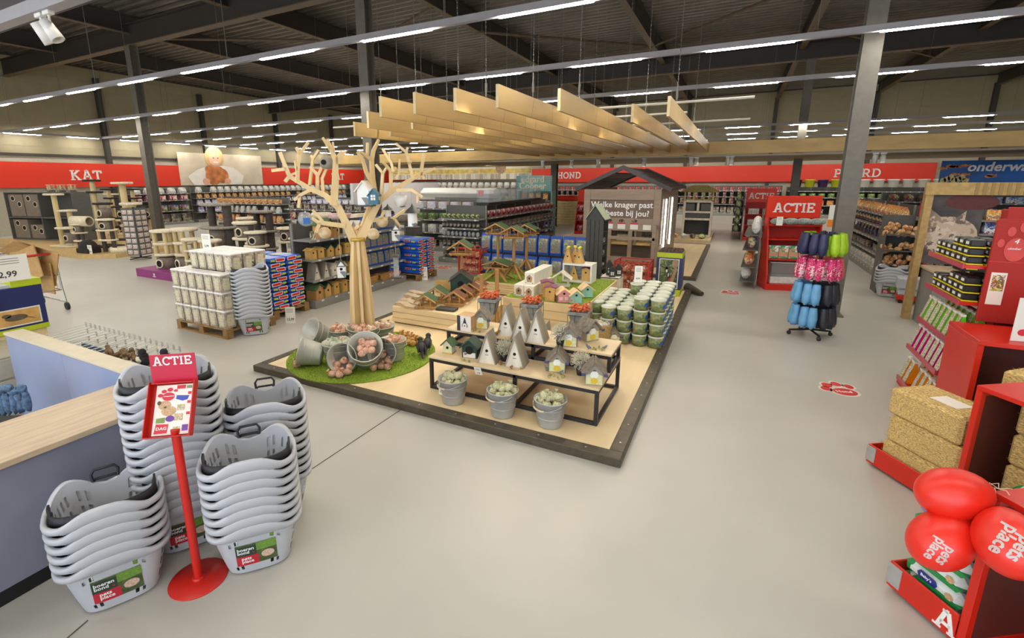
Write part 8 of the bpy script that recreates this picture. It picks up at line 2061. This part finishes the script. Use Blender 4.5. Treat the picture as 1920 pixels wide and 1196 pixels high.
# framed dog poster with counter
yF = 9.6; xf0, xf1, xf2 = GY(1735, 400, yF).x, GY(1850, 400, yF).x, GY(1895, 400, yF).x; zf = GY(1800, 350, yF).z
t = thing('poster_frame', 'wooden frame with a large dark photo of a fluffy dog, right of the aisle', 'display frame', (xf0, yF, 0)); w_ = xf1 - xf0; M_fr = mat('frame_wood', (176, 146, 90), rough=.6, var=.1)
b = MB(); b.box(-.03, .06, 0, .13, 0, zf); b.box(-.03, xf2 - xf0 + .5, 0, .13, zf, zf + .06); b.build('frame', M_fr, t); b = MB(); b.box(-.05, xf2 - xf0 + .5, -.01, .0, zf - .12, zf + .06)
b.build('header_board', M_fr, t); b = MB()
for i in range(14): X = .5 + i * .085; b.box(X, X + .04, -.02, -.0105, zf - .12, zf + .06)
b.build('header_slats', mat('frame_slat', (150, 124, 74), rough=.6, var=0), t)
b = MB(); b.box(.061, w_, .1, .12, .9, zf - .121); b.build('poster', mat('poster_dark', (84, 78, 76), rough=.5, var=.35, scale=3), t)
b = MB(); b.prism(ell(w_ * .45, 1.35, .36, .28), .095, .0995); b.prism([(w_ * .15, 1.45), (w_ * .1, 1.75), (w_ * .35, 1.6)], .091, .0945); b.prism([(w_ * .55, 1.6), (w_ * .72, 1.72), (w_ * .72, 1.45)], .091, .0945); b.build('dog_picture', blotch('fluffy_dog', [(150, 130, 116), (190, 170, 150), (110, 96, 86), (206, 190, 174)], 7, .7, .5), t)
b = MB(); b.prism(ell(w_ * .78, 1.85, .3, .12), .095, .0995); b.build('bowl_picture', mat('bowl_maroon', (96, 40, 38), rough=.5, var=.1), t)
t = thing('counter', 'grey panelled counter with a pale worktop under the dog poster', 'counter', (xf0 + .1, yF - .55, 0)); b = MB(); b.box(0, 2.6, .02, .6, 0, .84); b.build('body', M_gon, t); b = MB(); b.bbox(-.03, 2.65, 0, .62, .841, .88, .004); b.build('worktop', M_top, t)
t = thing('counter_tray', 'black tray with yellow labels on the grey counter', 'tray', (xf0 + .4, yF - .4, .881)); b = MB(); b.bbox(0, .75, 0, .3, 0, .14, .01); b.build('tray', M_pot, t); b = MB(); b.box(.06, .18, -.004, -.0005, .03, .08); b.box(.3, .46, -.004, -.0005, .03, .08); b.build('yellow_labels', mat('tin_yellow', (0, 0, 0)), t)
# aquarium sign and shelving
yO = 21.0; xo = GY(1764, 320, yO).x; zo0, zo1 = GY(1800, 346, yO).z, GY(1800, 301, yO).z
t = thing('aquarium_sign', 'blue aquarium sign with orange fish and the white word onderwater', 'sign', (xo, yO, zo0)); hh = zo1 - zo0; b = MB(); b.box(0, 6.0, 0, .05, 0, hh); b.build('board', mat('water_blue', (22, 92, 170), rough=.4, var=.25, scale=.9), t)
b = MB(); b.merge(words('onderwater', hh * .52, .02, .02, shear=.15), T(.62, -.002, hh * .56)); b.build('lettering', mat('letter_white', (0, 0, 0)), t)
random.seed(6); b = MB()
for i in range(26): x, z = random.uniform(.05, 5.8), random.uniform(.1, hh * .5) if i > 5 else random.uniform(.2, hh * .9); x = x if i > 5 else x * .12; b.prism(ell(x, z, .09, .045, 8), -.006, -.001); b.prism([(x + .07, z), (x + .14, z + .05), (x + .14, z - .05)], -.006, -.001)
b.build('fish_pictures', mat('fish_orange', (226, 136, 50), rough=.5, var=.2), t); b = MB()
for i in range(7): b.prism(ell(.1 + i * .09, .12 + .05 * (i % 3), .08, .1, 9), -.008, -.006)
b.build('coral_pictures', mat('coral_cream', (206, 190, 130), rough=.6, var=.2), t)
pack_shelves('white aquarium shelving under the blue sign', (xo + .1, yO, 0), 5.6, [.15, .6, 1.0, 1.4], .5, zo0 - .05, [('dark', 'box', .4, .3), ('blue', 'box', .4, .24), ('mix', 'box', .3, .24), ('blue', 'box', .4, .2)], .5)
# slipper rack
sr = G(1517, 628, 0); t = thing('slipper_rack', 'black wheeled stand hung with colourful garden clogs, in the right aisle', 'rack', (sr.x, sr.y, 0), .3); b = MB(); b.cyl((0, 0, .08), (0, 0, 1.5), .022)
for i in range(4): a = i * PI / 2; b.cyl((0, 0, .09), (.27 * math.cos(a), .27 * math.sin(a), .07), .014)
for z in (.5, .85, 1.2, 1.45):
    for i in range(6): a = i * PI / 3; b.cyl((0, 0, z), (.2 * math.cos(a), .2 * math.sin(a), z + .02), .005, n=5)
b.build('stand', M_pot, t); b = MB()
for i in range(4): a = i * PI / 2; b.sph((.27 * math.cos(a), .27 * math.sin(a), .03), .03, 0, 8, 6)
b.build('castors', M_pot, t)
def clog(col, nm, pat=None):
    t = thing('garden_clog', 'x', 'clog'); m_ = pat or mat('clog_' + nm, col, rough=.45, var=.06); b = MB()
    vs = []; P = [(0, .035, 0.0), (-.05, .042, .012), (-.12, .05, .03), (-.19, .042, .035), (-.235, .015, .02)]
    for z, w_, dd in P:
        for i in range(10): a = 2 * PI * i / 10; vs.append((w_ * math.cos(a), -.02 + (.028 + dd * .5) * math.sin(a) - dd * .3, z))
    b.add(vs, [(k * 10 + i, k * 10 + (i + 1) % 10, k * 10 + 10 + (i + 1) % 10, k * 10 + 10 + i) for k in range(4) for i in range(10)] + [tuple(range(40, 50))], 0, True); b.build('upper', m_, t)
    b = MB(); b.prism([(-.04, -.235), (.04, -.235), (.05, -.15), (.04, -.02), (-.04, -.02), (-.05, -.15)], .012, .024); b.build('sole', m_, t); return t
CL = {'navy': clog((44, 48, 84), 'navy'), 'lime': clog((166, 206, 40), 'lime'), 'pink': clog((0, 0, 0), 'pink', blotch('clog_pink_flowers', [(206, 30, 100), (236, 210, 210), (220, 60, 130), (190, 20, 80)], 24, .5, .2)), 'coral': clog((222, 96, 84), 'coral'), 'blue': clog((110, 170, 214), 'blue'), 'black': clog((44, 46, 54), 'black')}
rings = [(1.47, ['navy', 'lime', 'lime', 'navy', 'lime', 'navy']), (1.13, ['pink', 'pink', 'coral', 'coral', 'pink', 'pink']), (.78, ['blue', 'black', 'black', 'black', 'blue', 'blue']), (.45, ['blue', 'black', 'black', 'black', 'black', 'blue'])]
for k, (z, cs) in enumerate(rings):
    for i, c_ in enumerate(cs):
        for s_ in (-1, 1):
            a = -1.9 + i * PI / 3 + s_ * .22; put(CL[c_], (sr.x + .2 * math.cos(a), sr.y + .2 * math.sin(a), z), a + PI / 2, '%s garden clog on the %s ring of the wheeled stand' % (c_, ('top', 'second', 'third', 'lowest')[k]), '%s clogs on the %s ring' % (c_, ('top', 'second', 'third', 'lowest')[k]), 1.25)
# ================================================================ track lights
M_spotw = mat('spot_white', (216, 214, 206), rough=.4, var=0)
def spot(p, d, lab, s=1.0, on=True):
    t = thing('track_spot', lab, 'spotlight', p, 0, 'white track spotlights under the timber beam' if on else None); Q = Vector(d).to_track_quat('Z', 'Y').to_matrix().to_4x4()
    b = MB(); b.cyl((0, 0, 0), (0, 0, -.1), .012 * s, n=6); b.bbox(-.06 * s, .06 * s, -.03 * s, .03 * s, -.02, .02, .005); b.build('bracket', M_spotw, t)
    M_ = T(0, 0, -.14) @ Q; b = MB(); b.lathe([(0, -.1 * s), (.05 * s, -.1 * s), (.06 * s, .1 * s), (.052 * s, .1 * s), (.04 * s, .06 * s), (0, .06 * s)], 14, M=M_, cap=False); b.build('housing', M_spotw, t)
    b = MB(); b.lathe([(0, .065 * s), (.045 * s, .065 * s)], 12, M=M_, cap=False); b.build('lamp', glow('spot_glow', (1, .88, .7), 22 if on else 0.2) if on else M_spotw, t)
t = thing('spot_rail', 'thin white rail carrying spotlights under the timber beam', 'rail', (0, 18.1, 2.93)); b = MB(); b.box(-9, 8, -.02, .02, 0, .03); b.build('rail', M_track, t)
for k, u in enumerate((1018, 1072, 1122, 1208, 1296, 1306, 1365, 1372, 1640, 1655)):
    x = GY(u, 300, 18.1).x; spot((x, 18.1, 2.91), (0, -.3 if k % 2 else .4, -1), 'white track spotlight under the timber beam, small and bright', 1.25)
t = thing('spot_beam', 'white spotlight rail crossing the top left corner', 'rail', (0, 0, 0)); a, c = ray(0, 48), ray(160, -18); b = MB(); zS = 3.6; A_ = G(0, 50, zS); B_ = G(150, 2, zS); B_.y = A_.y = (A_.y + B_.y) / 2
b.box(A_.x - 3, B_.x + 5, A_.y - .05, A_.y + .05, zS, zS + .1); b.build('rail', M_track, t); b = MB(); b.box(A_.x - 3, B_.x + 6, A_.y + .051, A_.y + .075, zS + .0, zS + .6); 
for k in range(3): b.cyl((A_.x - 2 + k * 4, A_.y, zS + .1), (A_.x - 2 + k * 4, A_.y, 7.33), .02, n=5)
b.build('hanger_board', M_steel_d, t)
for k, (u, dd) in enumerate(((74, (.1, .5, -1)), (90, (.5, .3, -1)))): q = GY(u, 22, A_.y); spot((q.x, A_.y, zS - .01), dd, 'white spotlight under the rail in the top left corner, %s one' % ('left', 'right')[k], .85, False)
# warm display spotlights hanging above the platform between the baffles
for k, (x, y) in enumerate([(-1.9, 6.4), (-3.1, 6.2), (-4.9, 6.6), (-2.5, 9.2), (-1.3, 8.8), (-4.4, 9.0)]):
    L_ = bpy.data.lights.new('display_spot', 'SPOT'); L_.energy = 75; L_.color = (1, .87, .68); L_.spot_size = 1.5; L_.spot_blend = .8; L_.shadow_soft_size = .06
    lo_ = bpy.data.objects.new('display_spot', L_); COL.objects.link(lo_); tgt = Vector((x * 1.0, y - 2.0, .3)); lo_.location = (x, y, 3.42)
    lo_.rotation_euler = (tgt - lo_.location).to_track_quat('-Z', 'Y').to_euler()
for x, y, z, tx, ty, tz, e in ((-17.5, 22.3, 2.88, -17.5, 24.5, 2.5, 90), (-14.5, 22.3, 2.88, -14.5, 24.5, 2.5, 90), (-11.5, 22.3, 2.88, -11.5, 24.5, 2.5, 90), (-8.6, 14.2, 4.1, -10.7, 15.4, 1.2, 160), (-9, 12.6, 4.1, -10.7, 14.4, 1.0, 120), (-6.5, 17.9, 2.88, -7.2, 17.3, 1.6, 25), (-4.6, 18.1, 2.88, -5, 20.5, 0, 90), (-1.0, 18.1, 2.88, -1.4, 17.6, 0, 90), (.6, 18.1, 2.88, .4, 17.5, 0, 110), (2.6, 18.1, 2.88, 2.2, 16.5, 0, 110), (6, 18.1, 2.88, 5.6, 17, 0, 90), (-1.5, 30, 4.1, -1.5, 33.6, 1, 170), (-6, 30, 4.1, -6, 33.6, 1, 170), (4.5, 30, 4.1, 4.5, 33.6, 1, 170), (-2.4, 10.6, 3.4, -2.5, 12.2, 1.4, 45), (.9, 13.5, 4.1, .9, 14, 0, 110)):
    L_ = bpy.data.lights.new('added_spot', 'SPOT'); L_.energy = e; L_.color = (1, .9, .74); L_.spot_size = 1.9; L_.spot_blend = .9; L_.shadow_soft_size = .05  # unseen spot lamps added to brighten the back; some double the rail's spotlights
    lo_ = bpy.data.objects.new('added_spot', L_); COL.objects.link(lo_); lo_.location = (x, y, z); lo_.rotation_euler = (Vector((tx, ty, tz)) - Vector((x, y, z))).to_track_quat('-Z', 'Y').to_euler()
